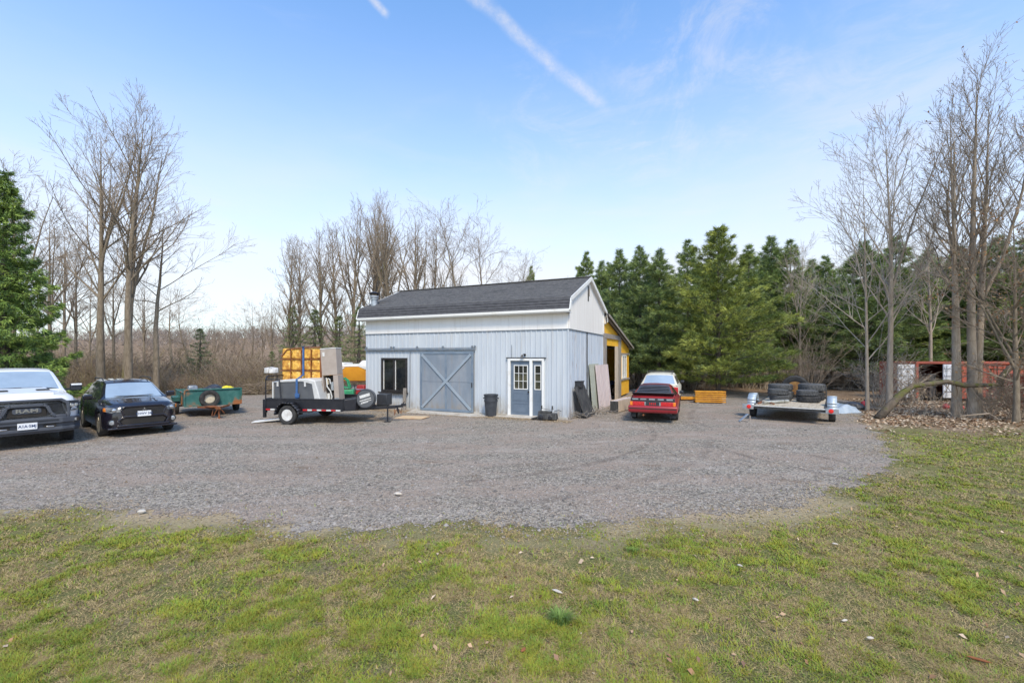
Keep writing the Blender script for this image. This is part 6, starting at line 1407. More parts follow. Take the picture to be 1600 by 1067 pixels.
# ---- conifers
def conifer_np(seed, H, rad, style='pine', z0=.10, whorl=.33, dens=1.0, colA=(.045, .085, .022), colB=(.12, .16, .035), colC=(.05, .09, .05)):
    rs = np.random.RandomState(seed); br = MB(); cl_p = []; cl_d = []; cl_s = []; cl_c = []
    z = H * z0
    A = np.array(colA); Bc = np.array(colB); Cc = np.array(colC)
    while z < H - .15:
        t = z / H
        if style == 'pine': prof = min(1.0, (1 - t) * 1.45 + .02) * (.75 + .25 * min(1, t * 4)); rise = .02 + .55 * t ** 1.5; n = 6
        else: prof = (1 - t) ** .85 + .03; rise = -.22 + .45 * t; n = 7
        off = rs.uniform(0, 6.28)
        for k in range(n):
            az_ = off + k * 6.283 / n + rs.uniform(-.3, .3); L = rad * prof * (rs.uniform(.45, 1.22) if style == 'pine' else rs.uniform(.6, 1.15))
            if L < .12: L = .12
            base = np.array([0, 0, z + rs.uniform(-.12, .12)]); dh = np.array([math.cos(az_), math.sin(az_), 0])
            m = 6; pts = []
            for i in range(m + 1):
                s = i / m; zz = rise * L * s + (.10 * L * s * s if style == 'pine' else -.16 * L * math.sin(s * 3.1) + .10 * L * s ** 3)
                pts.append(base + dh * L * s + np.array([0, 0, zz]))
            if L > .5: br.tube([tuple(p) for p in pts], [max(.006, .018 * L * .6 * (1 - i / m) + .005) for i in range(m + 1)], 3, cap=False)
            pts = np.array(pts); cnt = max(5, int(L * 15 * dens))
            tone = rs.beta(2, 2)
            for c_ in range(cnt):
                s = 1 - (rs.rand() ** 1.5) * (.74 if style == 'pine' else .9); s = min(max(s, .08), 1); f = s * m; i = min(int(f), m - 1); p = pts[i] * (1 - (f - i)) + pts[i + 1] * (f - i)
                side = np.array([-dh[1], dh[0], 0]); wdt = L * .30 * math.sin(min(1, s * 1.05) * 2.6) + .06
                lat = rs.uniform(-1, 1); p = p + side * lat * wdt + np.array([0, 0, rs.normal(0, .035) - (0.0 if style == 'pine' else abs(lat) * .10 * L * .5)])
                dd = dh * .8 + side * lat * .9 + np.array([0, 0, (.35 if style == 'pine' else -.25) + rs.normal(0, .15)])
                cl_p.append(p); cl_d.append(dd / np.linalg.norm(dd)); cl_s.append(rs.uniform(.7, 1.2))
                mixv = np.clip(tone * .8 + rs.normal(0, .2), 0, 1); c0 = (A * (1 - mixv) + Bc * mixv) * 1.6
                if rs.rand() < .25: c0 = Cc
                cl_c.append(c0 * rs.uniform(.75, 1.25))
        z += whorl * (1.0 if t < .8 else .7) * rs.uniform(.75, 1.25)
    return br, np.array(cl_p), np.array(cl_d), np.array(cl_s), np.array(cl_c), rs
def needle_arrays(Pp, D, S, Cc, rs, per, ln, wd, spread):
    n = len(Pp); N = n * per; P2 = np.repeat(Pp, per, 0); D2 = np.repeat(D, per, 0); S2 = np.repeat(S, per)[:, None]; C2 = np.repeat(Cc, per, 0)
    d = D2 + rs.randn(N, 3) * spread; d /= np.linalg.norm(d, axis=1)[:, None]; w = np.cross(d, rs.randn(N, 3)); w /= np.linalg.norm(w, axis=1)[:, None] + 1e-9
    b = P2 + rs.randn(N, 3) * ln * .22; L = ln * S2 * rs.uniform(.6, 1.2, (N, 1)); ww = wd * S2
    V = np.stack([b - w * ww * .5, b + w * ww * .5, b + d * L + np.array([0, 0, -.0])], 1).reshape(-1, 3); T = np.arange(N * 3).reshape(-1, 3)
    C3 = np.repeat(C2 * rs.uniform(.8, 1.25, (N, 1)), 3, 0); return V, T, C3
def conifer(name, px, d, ytop, label, seed, rad, style='pine', per=14, ln=.24, wd=.03, spread=.55, group=None, loc=None, tr=.16, **kw):
    p = P(px, d) if loc is None else Vector(loc); H = (HOR - ytop) / F * p.y + CH
    br, cp, cdn, cs, cc, rs = conifer_np(seed, H, rad, style, **kw)
    V, T, C3 = needle_arrays(cp, cdn, cs, cc, rs, per, ln, wd, spread)
    e = empty(name, label, 'tree', p, 0, group)
    q = MB(); q.tube([(0, 0, -.1), (0.03, 0, H * .3), (.0, .03, H * .6), (0, 0, H * .97)], [tr, tr * .8, tr * .5, .012], 8, cap=False); q.build('trunk', M['pine_bark'], e, smooth=4, fix=False)
    br.build('limbs', M['pine_bark'], e, fix=False); np_mesh('crown', V, T, M['needles'], cols=C3, parent=e); return e, H
GA = dict(colA=(.09, .13, .035), colB=(.21, .25, .07), colC=(.11, .155, .07))
pA, HA = conifer('pine_tree', 1122, 27.5, 352, 'largest pale green pine, centre of the wood right of the barn', 61, 3.9, per=15, z0=.07, whorl=.44, dens=1.75, ln=.24, spread=.45, colA=(.095, .125, .03), colB=(.29, .31, .07), colC=(.15, .19, .075))
pB, HB = conifer('pine_tree', 1000, 31, 388, 'dark pine right behind the red hatchback and cream wagon', 62, 2.7, per=14, z0=.13, whorl=.42, dens=1.5, ln=.25, spread=.45, colA=(.095, .135, .045), colB=(.20, .24, .075), colC=(.11, .155, .08))
pC, HC = conifer('pine_tree', 1235, 33, 378, 'dark pine behind the flatbed trailer with a ragged top', 63, 3.0, per=14, z0=.13, whorl=.44, dens=1.4, ln=.25, spread=.45, **GA)
def pine(src, H0, px, d, yt, label, rz, sx=1.0, group=None): return place_copy(src, px, d, yt, H0, label, rz, group, sx)
pine(pB, HB, 968, 33, 393, 'narrow dark pine just right of the barn gable', 1.0, .95)
pine(pC, HC, 916, 40, 396, 'distant pine whose top shows above the right end of the barn roof', 2.0, .8)
pine(pB, HB, 1030, 29.5, 392, 'dark pine between the barn pines and the largest pale pine', 2.4, 1.0)
pine(pB, HB, 940, 36, 410, 'small pine top close behind the gable peak', 3.6, .8)
pine(pC, HC, 1075, 34, 378, 'pine at the back left shoulder of the largest pale pine', .5, 1.0)
pine(pC, HC, 1170, 33, 385, 'pine at the back right shoulder of the largest pale pine', 2.9, 1.0)
pine(pB, HB, 1205, 36, 372, 'ragged dark pine above the orange beams', 4.2, 1.0)
pine(pC, HC, 1290, 36, 402, 'pine seen through the branches of the thinner pale bare tree', 4.9, 1.0)
pine(pB, HB, 1350, 30, 380, 'dark pine behind the thin pale pair of bare trees', .8, 1.25)
pine(pC, HC, 1400, 31, 372, 'broad pine directly behind the white container doors', 1.9, 1.15)
pine(pB, HB, 1450, 33, 392, 'dark pine between the container doors and the slim bare tree', 3.0, 1.1)
pine(pC, HC, 1500, 31, 388, 'pine behind the tallest forked bare tree', 5.5, 1.15)
pine(pB, HB, 1560, 29, 372, 'broad dark pine over the right half of the container', 2.2, 1.3)
pine(pC, HC, 1625, 28, 350, 'pine reaching in from the right edge above the container', .2, 1.3)
pine(pC, HC, 830, 46, 418, 'small far pine top showing over the barn roof left of the ridge end', 1.2, .55)
rsx = random.Random(77)
for k in range(30):
    px = 900 + k * 26 + rsx.uniform(-12, 12); d = rsx.uniform(39, 50); pine((pB, pC)[k % 2], (HB, HC)[k % 2], px, d, rsx.uniform(398, 432) - (0 if px > 1000 else -14), 'dark pine in the crowded back rows of the wood behind the yard', rsx.uniform(0, 6), rsx.uniform(.9, 1.1), 'pines in the back rows of the wood')
# spruces: left edge and small ones in the scrub
sA, HsA = conifer('spruce_tree', 6, 15.5, 268, 'big dark green spruce at the left edge behind the white pickup', 71, 2.35, 'spruce', per=13, ln=.15, wd=.030, spread=.5, z0=.02, whorl=.27, dens=1.9, colA=(.075, .125, .03), colB=(.19, .25, .055), colC=(.09, .145, .05))
place_copy(sA, -75, 16.5, 200, HsA, 'second spruce beyond the left edge of the picture', 2.0)
sB, HsB = conifer('fir_tree', 457, 36, 478, 'thin dull fir under the bare row left of the foam bundle', 72, 1.7, 'spruce', per=9, ln=.17, wd=.03, spread=.7, z0=.02, whorl=.42, dens=.75, colA=(.10, .13, .05), colB=(.17, .19, .08), colC=(.09, .12, .06))
for (px, d, yt, lb, rz) in ((313, 31, 512, 'tiny green spruce in the scrub behind the green trailer', 1), (492, 37, 482, 'thin dull fir behind the top of the foam bundle', 3), (561, 35, 478, 'thin dull fir touching the left end of the barn wall', 4), (530, 38, 492, 'thin dull fir behind the tan cabinet', 5), (425, 33, 548, 'low dull fir left of the foam bundle over the pale boat', .6)):
    place_copy(sB, px, d, yt, HsB, lb, rz, sxy=1.2)

# ---- scrub: tangled bare brush as one mass, denser where the photograph shows it
def scrub_mass(name, boxes, seed, label, cols, hgt=(1.0, 2.6), stem=7):
    rs = np.random.RandomState(seed); V = []; T = []; C = []; base = 0
    for (n, xa, xb, ya, yb, hs) in boxes:
        X = rs.uniform(xa, xb, n); Y = rs.uniform(ya, yb, n)
        ok = ~in_poly(X, Y, GO); X = X[ok]; Y = Y[ok]; Z0 = np.where(Y > 40, hill_h(X, Y), 0.0)
        for x, y, z0 in zip(X, Y, Z0):
            h = hs * rs.uniform(.5, 1.15); c0 = cols[rs.randint(len(cols))] * rs.uniform(.75, 1.25)
            k = stem; az = rs.uniform(0, 6.28, k); tl = rs.uniform(.1, .95, k); hh = h * rs.uniform(.6, 1, k); sc = max(.006, .0035 * hs) * (1 + y / 45)
            for a, t, h2 in zip(az, tl, hh):
                p0 = np.array([x + rs.normal(0, .12), y + rs.normal(0, .12), z0]); p1 = p0 + np.array([math.cos(a) * t * h2 * .4, math.sin(a) * t * h2 * .4, h2 * .5]); p2 = p0 + np.array([math.cos(a) * t * h2 + rs.normal(0, .1), math.sin(a) * t * h2 + rs.normal(0, .1), h2])
                segs = [(p0, p1, sc, sc * .8), (p1, p2, sc * .8, sc * .3)]
                for s_ in range(5):
                    q0 = p1 + (p2 - p1) * rs.rand() if s_ > 1 else p0 + (p1 - p0) * rs.uniform(.4, 1); q1 = q0 + np.array([rs.normal(0, .28), rs.normal(0, .28), rs.uniform(.05, .5)]) * h2 * .4; segs.append((q0, q1, sc * .6, sc * .25))
                for (q0, q1, ra_, rb_) in segs:
                    e_ = q1 - q0; l_ = math.hypot(e_[0], e_[1]) + 1e-6; w = np.array([-e_[1] / l_, e_[0] / l_, 0]); w2 = np.array([-e_[0] * e_[2], -e_[1] * e_[2], l_ * l_]); w2 /= math.sqrt(w2[0] ** 2 + w2[1] ** 2 + w2[2] ** 2) + 1e-9
                    V += [q0 - w * ra_, q0 + w * ra_ * .6 + w2 * ra_, q0 + w * ra_ * .6 - w2 * ra_, q1]; T += [(base, base + 1, base + 3), (base + 1, base + 2, base + 3), (base + 2, base, base + 3)]; C += [c0] * 4; base += 4
    o = np_mesh(name, np.array(V), np.array(T), M['scrub'], cols=np.array(C)); tag(o, label, 'brush', kind='stuff'); return o
SC = np.array([[.20, .155, .115], [.15, .115, .085], [.26, .21, .155], [.22, .18, .10], [.17, .125, .09]])
scrub_mass('scrub_thicket', [(480, -32, -15, 25.5, 34, 1.9), (60, -30, -14, 27, 33, 3.0), (380, -15, -5, 29, 38, 2.0), (260, -40, -24, 25, 30, 3.0), (700, -48, 2, 34, 60, 2.6), (300, -80, 0, 60, 110, 3.4), (300, -24, -14.5, 26, 28, 1.3)], 3, 'grey brown thicket of bare brush along the left and rear edge of the yard', SC)
scrub_mass('pine_understorey', [(650, 3, 34, 30.5, 38, 2.0), (50, 14, 26, 20.5, 23, .9), (120, 15.5, 30, 16.0, 19.5, .75), (90, 18, 30, 13.8, 17, .45)], 5, 'thin bare undergrowth beneath the pines and round the container', np.array([[.36, .29, .22], [.24, .19, .14], [.44, .37, .28]]), stem=5)
scrub_mass('hill_wood', [(1100, -150, 30, 105, 190, 5.0)], 9, 'brown leafless woodland covering the far hillside', np.array([[.25, .21, .18], [.30, .25, .21], [.21, .175, .15]]), stem=6)  # twig colours greyed and lightened to paint in distance haze
# individual bare bushes
def bush(px, d, h, label, seed, m='twig', leaves=0.0, w=1.0):
    rs = random.Random(seed); e = empty('bare_bush', label, 'bush', P(px, d)); q = MB(); tips = []
    for k in range(26):
        a = rs.uniform(0, 6.28); t = rs.uniform(.1, .75) * w; pts = bezier_path(rs, Vector((rs.gauss(0, .12), rs.gauss(0, .12), 0)), Vector((math.cos(a) * t, math.sin(a) * t, 1)), h * rs.uniform(.6, 1.05), 6, .09, .0); q.tube(pts, [.014 - .0017 * i for i in range(7)], 4, cap=False)
        for j in range(9):
            p, dd = path_at(pts, rs.uniform(.2, .98)); ax = Vector((rs.gauss(0, 1), rs.gauss(0, 1), rs.gauss(.3, .6))).normalized(); pp = bezier_path(rs, p, dd * .6 + ax * .7, h * rs.uniform(.12, .38), 3, .12, .01); q.tube(pp, [.006, .005, .004, .003], 3, cap=False); tips.append(pp[-1])
            for i2 in range(3):
                p2, d2 = path_at(pp, rs.uniform(.3, 1)); q.tube(bezier_path(rs, p2, d2 + Vector((rs.gauss(0, .7), rs.gauss(0, .7), rs.gauss(0, .5))), h * .1, 2, .1, 0), [.004, .0035, .003], 3, cap=False)
    q.build('stems', M[m], e, fix=False)
    if leaves: leaf_cloud('dry_leaves', tips, .05, M['leafbits'], e, seed, frac=leaves, cols=np.array([[.42, .33, .2], [.5, .4, .26], [.33, .22, .12]]))
    return e
bush(1262, 25.5, 4.4, 'wide brown bush hanging behind the tyres of the flatbed trailer', 81, w=1.9)
bush(1232, 27.0, 3.2, 'low brown bush between the orange beams and the flatbed tyres', 82, w=1.5)
bush(1418, 21.0, 1.8, 'wiry bush with pale dead leaves before the white container door', 83, 'twig_pale', .6)
bush(1372, 20.5, 2.9, 'wiry bush with pale leaves between the thin pair of bare trees', 84, 'twig_pale', .5)
bush(1545, 17.5, 1.8, 'tangled bush before the red container right of the forked tree', 85, 'twig_pale', .3, 1.3)
bush(1592, 16.0, 2.0, 'tangled leafy bush at the right edge before the wire cage', 86, 'twig', .8, 1.2)
bush(382, 29.5, 2.4, 'olive brown bush on the yard edge left of the loaded trailer', 87, w=1.4)
bush(340, 29.0, 2.0, 'low olive brown bush behind the green trailer', 88, w=1.3)
bush(412, 30, 2.0, 'brown bush close behind the rear gate of the loaded trailer', 89, w=1.2)
# brush pile behind the left trailers
q = MB(); rs = random.Random(14)
for k in range(420):
    x = rs.uniform(-17.5, -12.5); y = 27.2 + rs.gauss(0, .5); zc = rs.uniform(0, .9) * (1 - abs(x + 14.8) / 3.6); a = rs.uniform(0, 6.28); l = rs.uniform(.3, 1.3); p = Vector((x, y, max(.02, zc))); q.tube([p, p + Vector((math.cos(a) * l, math.sin(a) * l * .6, rs.uniform(-.1, .45) * l))], [.014, .006], 3, cap=False)
o = q.build('brush_pile', M['twig'], fix=False); tag(o, 'heap of cut brushwood at the yard edge left of the loaded trailer', 'brush pile', kind='stuff')

# leaning mossy tree that arches over the brush on the right
mt = empty('fallen_mossy_tree', 'mossy fallen tree arching low over the brush before the red container', 'tree', P(1388, 16.4))
W_ = lambda px, py, d=16.4: (P(px, d) - P(1388, 16.4)) + Vector((0, 0, CH - (py - HOR) / F * d))
q = MB(); pts = [W_(1372, 654), W_(1390, 634), W_(1408, 616), W_(1425, 603), W_(1450, 600), W_(1480, 596), W_(1505, 602), W_(1530, 602), W_(1556, 601), W_(1570, 603)]
q.tube(pts, [.15, .135, .115, .10, .09, .085, .09, .08, .07, .03], 9, cap=True); q.build('trunk', M['moss_bark'], mt, smooth=4, fix=False)
q = MB(); up = [W_(1562, 602), W_(1566, 588), W_(1578, 574), W_(1600, 566), W_(1630, 560)]; q.tube(up, [.10, .095, .09, .08, .06], 8); q.build('bent_limb', M['moss_bark'], mt, smooth=4, fix=False)
q = MB(); rs = random.Random(4)
for k in range(46):
    t = rs.uniform(.25, 1); p, d = path_at(pts if k % 4 else up, t); dd = Vector((rs.uniform(-1, 1), rs.gauss(0, .4), rs.uniform(-.8, .9))); L = rs.uniform(.4, 1.8); pp = bezier_path(rs, p, dd, L, 5, .12, -.03); q.tube(pp, [.018, .014, .011, .008, .006, .004], 4, cap=False)
    for j in range(5): p2, d2 = path_at(pp, rs.uniform(.2, 1)); q.tube(bezier_path(rs, p2, d2 + Vector((rs.gauss(0, .7), rs.gauss(0, .5), rs.gauss(0, .6))), L * .35, 3, .12, 0), [.007, .006, .005, .003], 3, cap=False)
q.tube([W_(1540, 640), W_(1570, 620), W_(1596, 602)], [.03, .025, .015], 6); q.tube([W_(1500, 650, 15.6), W_(1545, 646, 15.6), W_(1560, 655, 15.4)], [.02, .03, .02], 6); q.build('branches', M['twig'], mt, fix=False)

# ================================================================ GROUND COVER
rs = np.random.RandomState(1)
# sample the lawn with a density that falls with distance
def lawn_points(n, ymin, ymax, seed, power=2.0, margin=1.25):
    rs = np.random.RandomState(seed); u = rs.rand(n); y = (ymin ** (1 - power) + u * (ymax ** (1 - power) - ymin ** (1 - power))) ** (1 / (1 - power)) if power != 1 else ymin * (ymax / ymin) ** u
    x = rs.uniform(-1, 1, n) * y * 1.143 * margin; return x, y
x, y = lawn_points(1500000, 2.4, 15.5, 5, 1.8, 1.12)
keep = ~in_poly(x, y, GO)
# a few blades creep over the gravel's edge
x2, y2 = x[~keep], y[~keep]; de2 = dist_edge(x2, y2); k2 = (rs.rand(len(x2)) < np.exp(-de2 / .12) * .5) & (y2 < 14)
x = np.concatenate([x[keep], x2[k2]]); y = np.concatenate([y[keep], y2[k2]])
soil = .55 * fbm(x * 1.1, y * 1.1, 21, 5) + .45 * fbm(x * 4.3, y * 4.3, 25, 3); dry = .45 * fbm(x * 1.9 + 7, y * 1.9, 33, 5) + .55 * fbm(x * 7 + 2, y * 7, 35, 3); tuft = fbm(x * 6, y * 6, 41, 3); big = fbm(x * .35, y * .35, 51, 3)
de = dist_edge(x, y)
dens = np.clip((soil - .38) * 7.0, .26, 1) * np.clip((tuft - .25) * 4, .3, 1) * np.clip(de / .35 + .25, 0, 1)
dens *= np.where(x > 9.5, np.clip(1 - (y - 12.5) / 1.5, 0, 1), 1)
rimv = np.clip(1 - de / .9, 0, 1) * np.clip((fbm(x * .6, y * .6, 77, 3) - .42) * 5, 0, 1); dens *= 1 - .9 * np.clip(rimv * 1.6, 0, 1)
k = rs.rand(len(x)) < dens; x, y, dry, tuft, soil, big, de = (a[k] for a in (x, y, dry, tuft, soil, big, de)); n = len(x)
hgt = (.014 + .030 * np.clip(tuft - .3, 0, 1) + .012 * rs.rand(n)) * (1 + .5 * (rs.rand(n) < .05)); hgt *= (1 + (y - 3) * .03)
az = rs.uniform(0, 6.283, n); bend = rs.uniform(.4, 2.4, n); wd = .0019 * (1 + (y - 2.5) * .34) * rs.uniform(.7, 1.3, n)
isdry = rs.rand(n) < np.clip((dry - .46) * 4.5 + .42 + (big - .5) * .9 + np.where(de < .5, .25, 0), .06, .92)
hue = np.clip(fbm(x * 9 + y * 2, y * 9 - x * 2, 63, 3) * 2 - .5, 0, 1); green = np.stack([.135 + .07 * hue + .10 * rs.rand(n), .18 + .035 * hue + .10 * rs.rand(n), .022 + .02 * rs.rand(n)], 1) * (.75 + .6 * np.clip(tuft, 0, 1))[:, None] * np.where(fbm(x*.7,y*.7,88,3)>.5,1.0,.88)[:,None]
straw = np.array([.42, .315, .145]) * rs.uniform(.4, 1.25, (n, 1)); col = np.where(isdry[:, None], straw, green)
bend = np.where(isdry, bend * 1.25, bend); wd = np.where(isdry, wd * .75, wd); 
side = np.stack([-np.sin(az), np.cos(az), np.zeros(n)], 1); fw = np.stack([np.cos(az), np.sin(az), np.zeros(n)], 1); b0 = np.stack([x, y, np.full(n, -.002)], 1)
mid = b0 + fw * (bend * hgt * .35)[:, None] + np.array([0, 0, 1]) * (hgt * .62)[:, None]; tip = b0 + fw * (bend * hgt)[:, None] + np.array([0, 0, 1]) * (hgt * np.where(isdry, .6, .95))[:, None]
V = np.stack([b0 - side * wd[:, None], b0 + side * wd[:, None], mid + side * wd[:, None] * .8, tip], 1).reshape(-1, 3); i = np.arange(n) * 4; nr = y < 0
V.reshape(-1, 4, 3)[:, 0] -= side * wd[:, None] * .5; V.reshape(-1, 4, 3)[:, 1] += side * wd[:, None] * .5
T = np.concatenate([np.stack([i[nr], i[nr] + 1, i[nr] + 2], 1), np.stack([i[nr], i[nr] + 2, i[nr] + 3], 1), np.stack([i[~nr], i[~nr] + 1, i[~nr] + 3], 1)])
o = np_mesh('grass', V, T, M['blades'], cols=np.repeat(col, 4, 0)); tag(o, 'short patchy lawn grass, green mixed with dry straw blades', 'grass', kind='stuff')
# one tall green tuft
def tuft_clump(px, py, label, n, h, seed, colr, rad):
    rs = np.random.RandomState(seed); p = PG(px, py); V = []; T = []; C = []
    for k in range(n):
        a = rs.uniform(0, 6.28); r = rad * rs.rand() ** .6; b = np.array([p.x + math.cos(a) * r * .5, p.y + math.sin(a) * r * .5, 0]); hh = h * rs.uniform(.5, 1.1); t = rs.uniform(.2, 1.0); f = np.array([math.cos(a), math.sin(a), 0]); s = np.array([-f[1], f[0], 0]) * .0022
        m1 = b + f * hh * t * .3 + np.array([0, 0, hh * .7]); m2 = b + f * hh * t + np.array([0, 0, hh * (1.05 - .3 * t)]); j = len(V); V += [b - s, b + s, m1 + s * .8, m1 - s * .8, m2]; T += [(j, j + 1, j + 2), (j, j + 2, j + 3), (j + 3, j + 2, j + 4)]; C += [np.array(colr) * rs.uniform(.7, 1.3)] * 5
    o = np_mesh('grass_tuft', np.array(V), np.array(T), M['blades'], cols=np.array(C)); tag(o, label, 'grass tuft')
tuft_clump(876, 972, 'tall dark green grass tuft standing alone in the near lawn', 300, .115, 1, (.16, .25, .06), .17)
tuft_clump(990, 862, 'smaller dark green tuft near the gravel edge', 120, .055, 2, (.17, .27, .06), .16)
# pebbles in the near gravel and along its rim
n = 85000; rs = np.random.RandomState(9); u = rs.rand(n); y = 5.6 * (18.0 / 5.6) ** (u ** 1.25); x = rs.uniform(-1.2, 1.2, n) * y * 1.143; inn = in_poly(x, y, GO); 
de = np.full(n, 9.); de[~inn] = dist_edge(x[~inn], y[~inn]); keep = inn | (rs.rand(n) < np.exp(-de / .16) * .8); x, y = x[keep], y[keep]
# keep clear of barn interior is harmless
n = len(x); r = rs.uniform(.007, .018, n) * (1 + (rs.rand(n) < .03) * 1.2) * (1 + (y - 6) * .01); octa = np.array([[1, 0, 0], [0, 1, 0], [-1, 0, 0], [0, -1, 0], [0, 0, 1]], float); az = rs.uniform(0, 6.28, n)
jit = rs.uniform(.6, 1.3, (n, 5, 3)); O = octa[None] * jit * r[:, None, None]; cs, sn = np.cos(az)[:, None], np.sin(az)[:, None]; X = O[..., 0] * cs - O[..., 1] * sn; Y = O[..., 0] * sn + O[..., 1] * cs; Z = O[..., 2] * .75 + .002
V = np.stack([X + x[:, None], Y + y[:, None], Z + .003], -1).reshape(-1, 3); i = np.arange(n) * 5; T = np.concatenate([np.stack([i + a, i + b, i + 4], 1) for a, b in ((0, 1), (1, 2), (2, 3), (3, 0))])
g = rs.uniform(.09, .34, (n, 1)); c = g * np.array([1.08, .97, .87]) + (rs.rand(n, 1) < .15) * np.array([.05, .02, -.01])
o = np_mesh('loose_stones', V, T, M['stones'], cols=np.repeat(c, 5, 0)); tag(o, 'loose crushed stones scattered over the yard', 'gravel', kind='stuff')
# dead leaves, straw, leaf litter
def litter(name, label, x, y, size, seed, cols, flat=.35, z=.012):
    rs = np.random.RandomState(seed); n = len(x); az = rs.uniform(0, 6.28, n); t = rs.normal(0, flat, (n, 2)); s = size * rs.uniform(.5, 1.25, n)
    u = np.stack([np.cos(az), np.sin(az), t[:, 0]], 1) * s[:, None]; v = np.stack([-np.sin(az), np.cos(az), t[:, 1]], 1) * (s * rs.uniform(.35, .7, n))[:, None]; c0 = np.stack([x, y, z + s * .35], 1); up = np.array([0, 0, 1]) * (s * .35)[:, None]
    V = np.stack([c0 - u, c0 + v + up, c0 + u, c0 - v + up * rs.uniform(-.5, 1, (n, 1))], 1).reshape(-1, 3); i = np.arange(n) * 4; T = np.concatenate([np.stack([i, i + 1, i + 2], 1), np.stack([i, i + 2, i + 3], 1)])
    c = cols[rs.randint(0, len(cols), n)] * rs.uniform(.7, 1.25, (n, 1)); o = np_mesh(name, V, T, M['leafbits'], cols=np.repeat(c, 4, 0)); tag(o, label, 'leaves', kind='stuff')
LC1 = np.array([[.42, .31, .20], [.34, .22, .13], [.50, .41, .30], [.24, .14, .08], [.46, .36, .26]])
rs = np.random.RandomState(31); n = 42000; x = rs.uniform(9, 32, n); y = rs.uniform(11.5, 24, n); w = np.clip((y - 13.0 + (x - 18) * .12 + (fbm(x * .8, y * .8, 3) - .5) * 3) / 2.0, .015, 1); k = (rs.rand(n) < w) & ~in_poly(x, y, GO); litter('leaf_litter', 'brown leaf litter under the bare trees right of the yard', x[k], y[k], .055, 6, LC1)
x, y = lawn_points(520, 2.6, 14, 61, 1.5); k = ~in_poly(x, y, GO) & (fbm(x * .5, y * .5, 71) + x * .02 > .44); litter('scattered_leaves', 'curled brown leaves scattered over the lawn', x[k], y[k], .026, 8, np.array([[.45, .30, .18], [.30, .17, .09], [.55, .42, .30], [.24, .14, .09]]), .5)
# straw and dead grass fringe on the gravel edge and by the barn wall
n = 30000; rs = np.random.RandomState(44); idx = rs.randint(0, len(_near), n); off = rs.normal(0, .22, (n, 2)); px_, py_ = _near[idx, 0] + off[:, 0], _near[idx, 1] + off[:, 1]; kk = (fbm(px_ * .8, py_ * .8, 91, 3) > .47) & (np.abs(px_) < py_ * 1.3) ; sx, sy = px_[kk], py_[kk]
m_ = 9000; bx = rs.uniform(-9.6, .3, m_); by = -.45 - np.abs(rs.normal(0, .35, m_)); bw = np.array([tuple(BW(a, b))[:2] for a, b in zip(bx, by)]); kb = fbm(bw[:, 0] * 1.2, bw[:, 1] * 1.2, 95, 3) > .42
lx = rs.uniform(-9, -4.5, 4000); ly = rs.uniform(15.8, 18.2, 4000)
sx = np.concatenate([sx, bw[kb, 0], lx]); sy = np.concatenate([sy, bw[kb, 1], ly]); n = len(sx); az = rs.uniform(0, 6.28, n); l = rs.uniform(.02, .06, n) * (1 + sy * .03); w = .0016 * (1 + sy * .22)
f = np.stack([np.cos(az), np.sin(az), rs.uniform(0, .5, n)], 1) * l[:, None]; s = np.stack([-np.sin(az), np.cos(az), np.zeros(n)], 1) * w[:, None]; b0 = np.stack([sx, sy, np.full(n, .012)], 1)
V = np.stack([b0 - s, b0 + s, b0 + f], 1).reshape(-1, 3); c = np.array([.50, .37, .22]) * rs.uniform(.5, 1.15, (n, 1)); o = np_mesh('dead_grass', V, np.arange(n * 3).reshape(-1, 3), M['blades'], cols=np.repeat(c, 3, 0)); tag(o, 'flattened tan dead grass along the gravel edge and the barn foot', 'dead grass', kind='stuff')
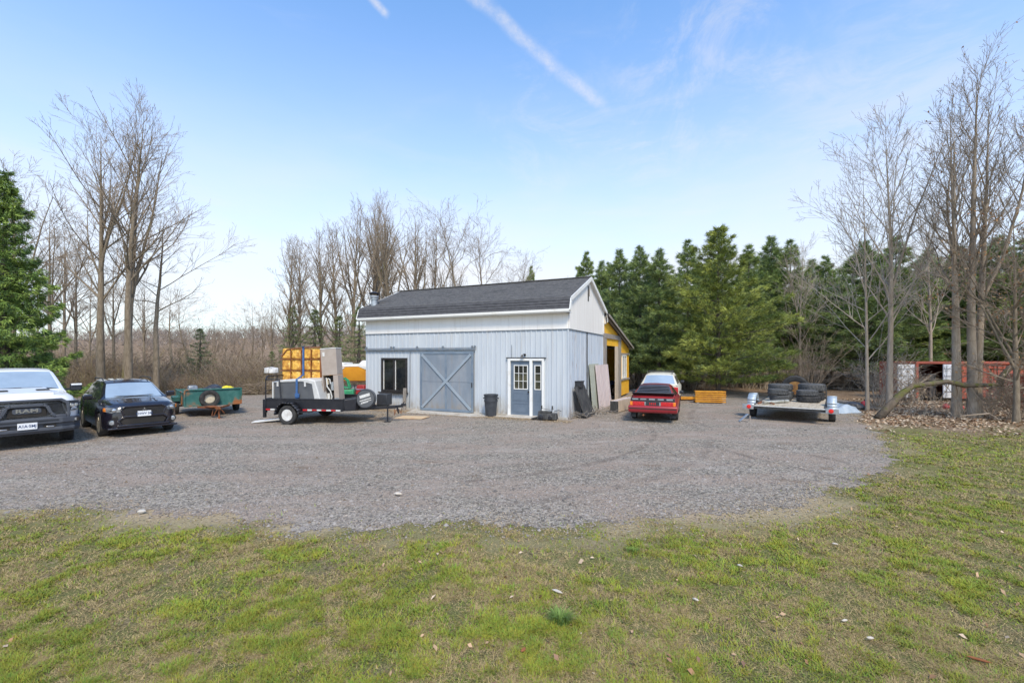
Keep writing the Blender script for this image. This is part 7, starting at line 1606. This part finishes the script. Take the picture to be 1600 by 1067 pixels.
# single pale chips and stones that can be pointed at
def chip(name, px, py, L, W, label, cat, seed, rz, m='white_chip', hz=.012):
    rs = random.Random(seed); bm = bmesh.new(); n = 9; rings = []
    q = MB(); prof = [(-L / 2, 0, .2), (-L * .3, .0, .8), (0, .01, 1), (L * .3, .0, .75), (L / 2, .0, .15)]
    ring = []
    for (x, z, k) in prof:
        for a in range(6): t = a * 1.047; q.v.append((x + rs.gauss(0, L * .03), math.cos(t) * W / 2 * k * rs.uniform(.8, 1.1), hz * .7 + math.sin(t) * hz * k * rs.uniform(.8, 1.1)))
    for i in range(4):
        for a in range(6): q.f.append((i * 6 + a, i * 6 + (a + 1) % 6, (i + 1) * 6 + (a + 1) % 6, (i + 1) * 6 + a)); q.m.append(0)
    q.f.append(tuple(range(5, -1, -1))); q.f.append(tuple(range(24, 30))); q.m += [0, 0]
    o = q.build(name, M[m]); o.location = PG(px, py) + Vector((0, 0, .022)); o.rotation_euler = (0, 0, rz); tag(o, label, cat)
chip('wood_chip', 871, 928, .115, .032, 'largest pale wood splinter on the near lawn above the tall grass tuft', 'wood chip', 1, R(-38))
chip('wood_chip', 1087, 941, .06, .022, 'white wood chip in the lawn right of the large splinter', 'wood chip', 2, R(-50))
chip('wood_chip', 1156, 887, .055, .02, 'pale chip in the lawn midway between the gravel and the white chip', 'wood chip', 3, R(-40))
chip('wood_chip', 1305, 853, .06, .022, 'pale chip on the lawn below the gravel corner', 'wood chip', 4, R(-30))
chip('wood_chip', 1320, 974, .055, .022, 'greyish chip low in the right part of the lawn', 'wood chip', 5, R(10), hz=.012)
chip('wood_chip', 1360, 1002, .05, .022, 'pale flat chip near the bottom right of the lawn', 'wood chip', 6, R(-10), hz=.012)
chip('pale_stone', 622, 775, .15, .08, 'single pale stone lying in the near gravel', 'stone', 7, R(-15), hz=.03)
chip('pale_stone', 221, 803, .11, .08, 'whitish stone where the gravel meets the lawn at the left', 'stone', 8, R(10), 'concrete', .03)
chip('brown_leaf', 818, 1020, .06, .035, 'curled red brown leaf at the bottom of the lawn', 'leaf', 9, R(60), 'rust', .012)
chip('bark_piece', 1530, 1036, .13, .02, 'thin red brown bark strip at the bottom right of the lawn', 'bark', 10, R(-35), 'rust', .012)
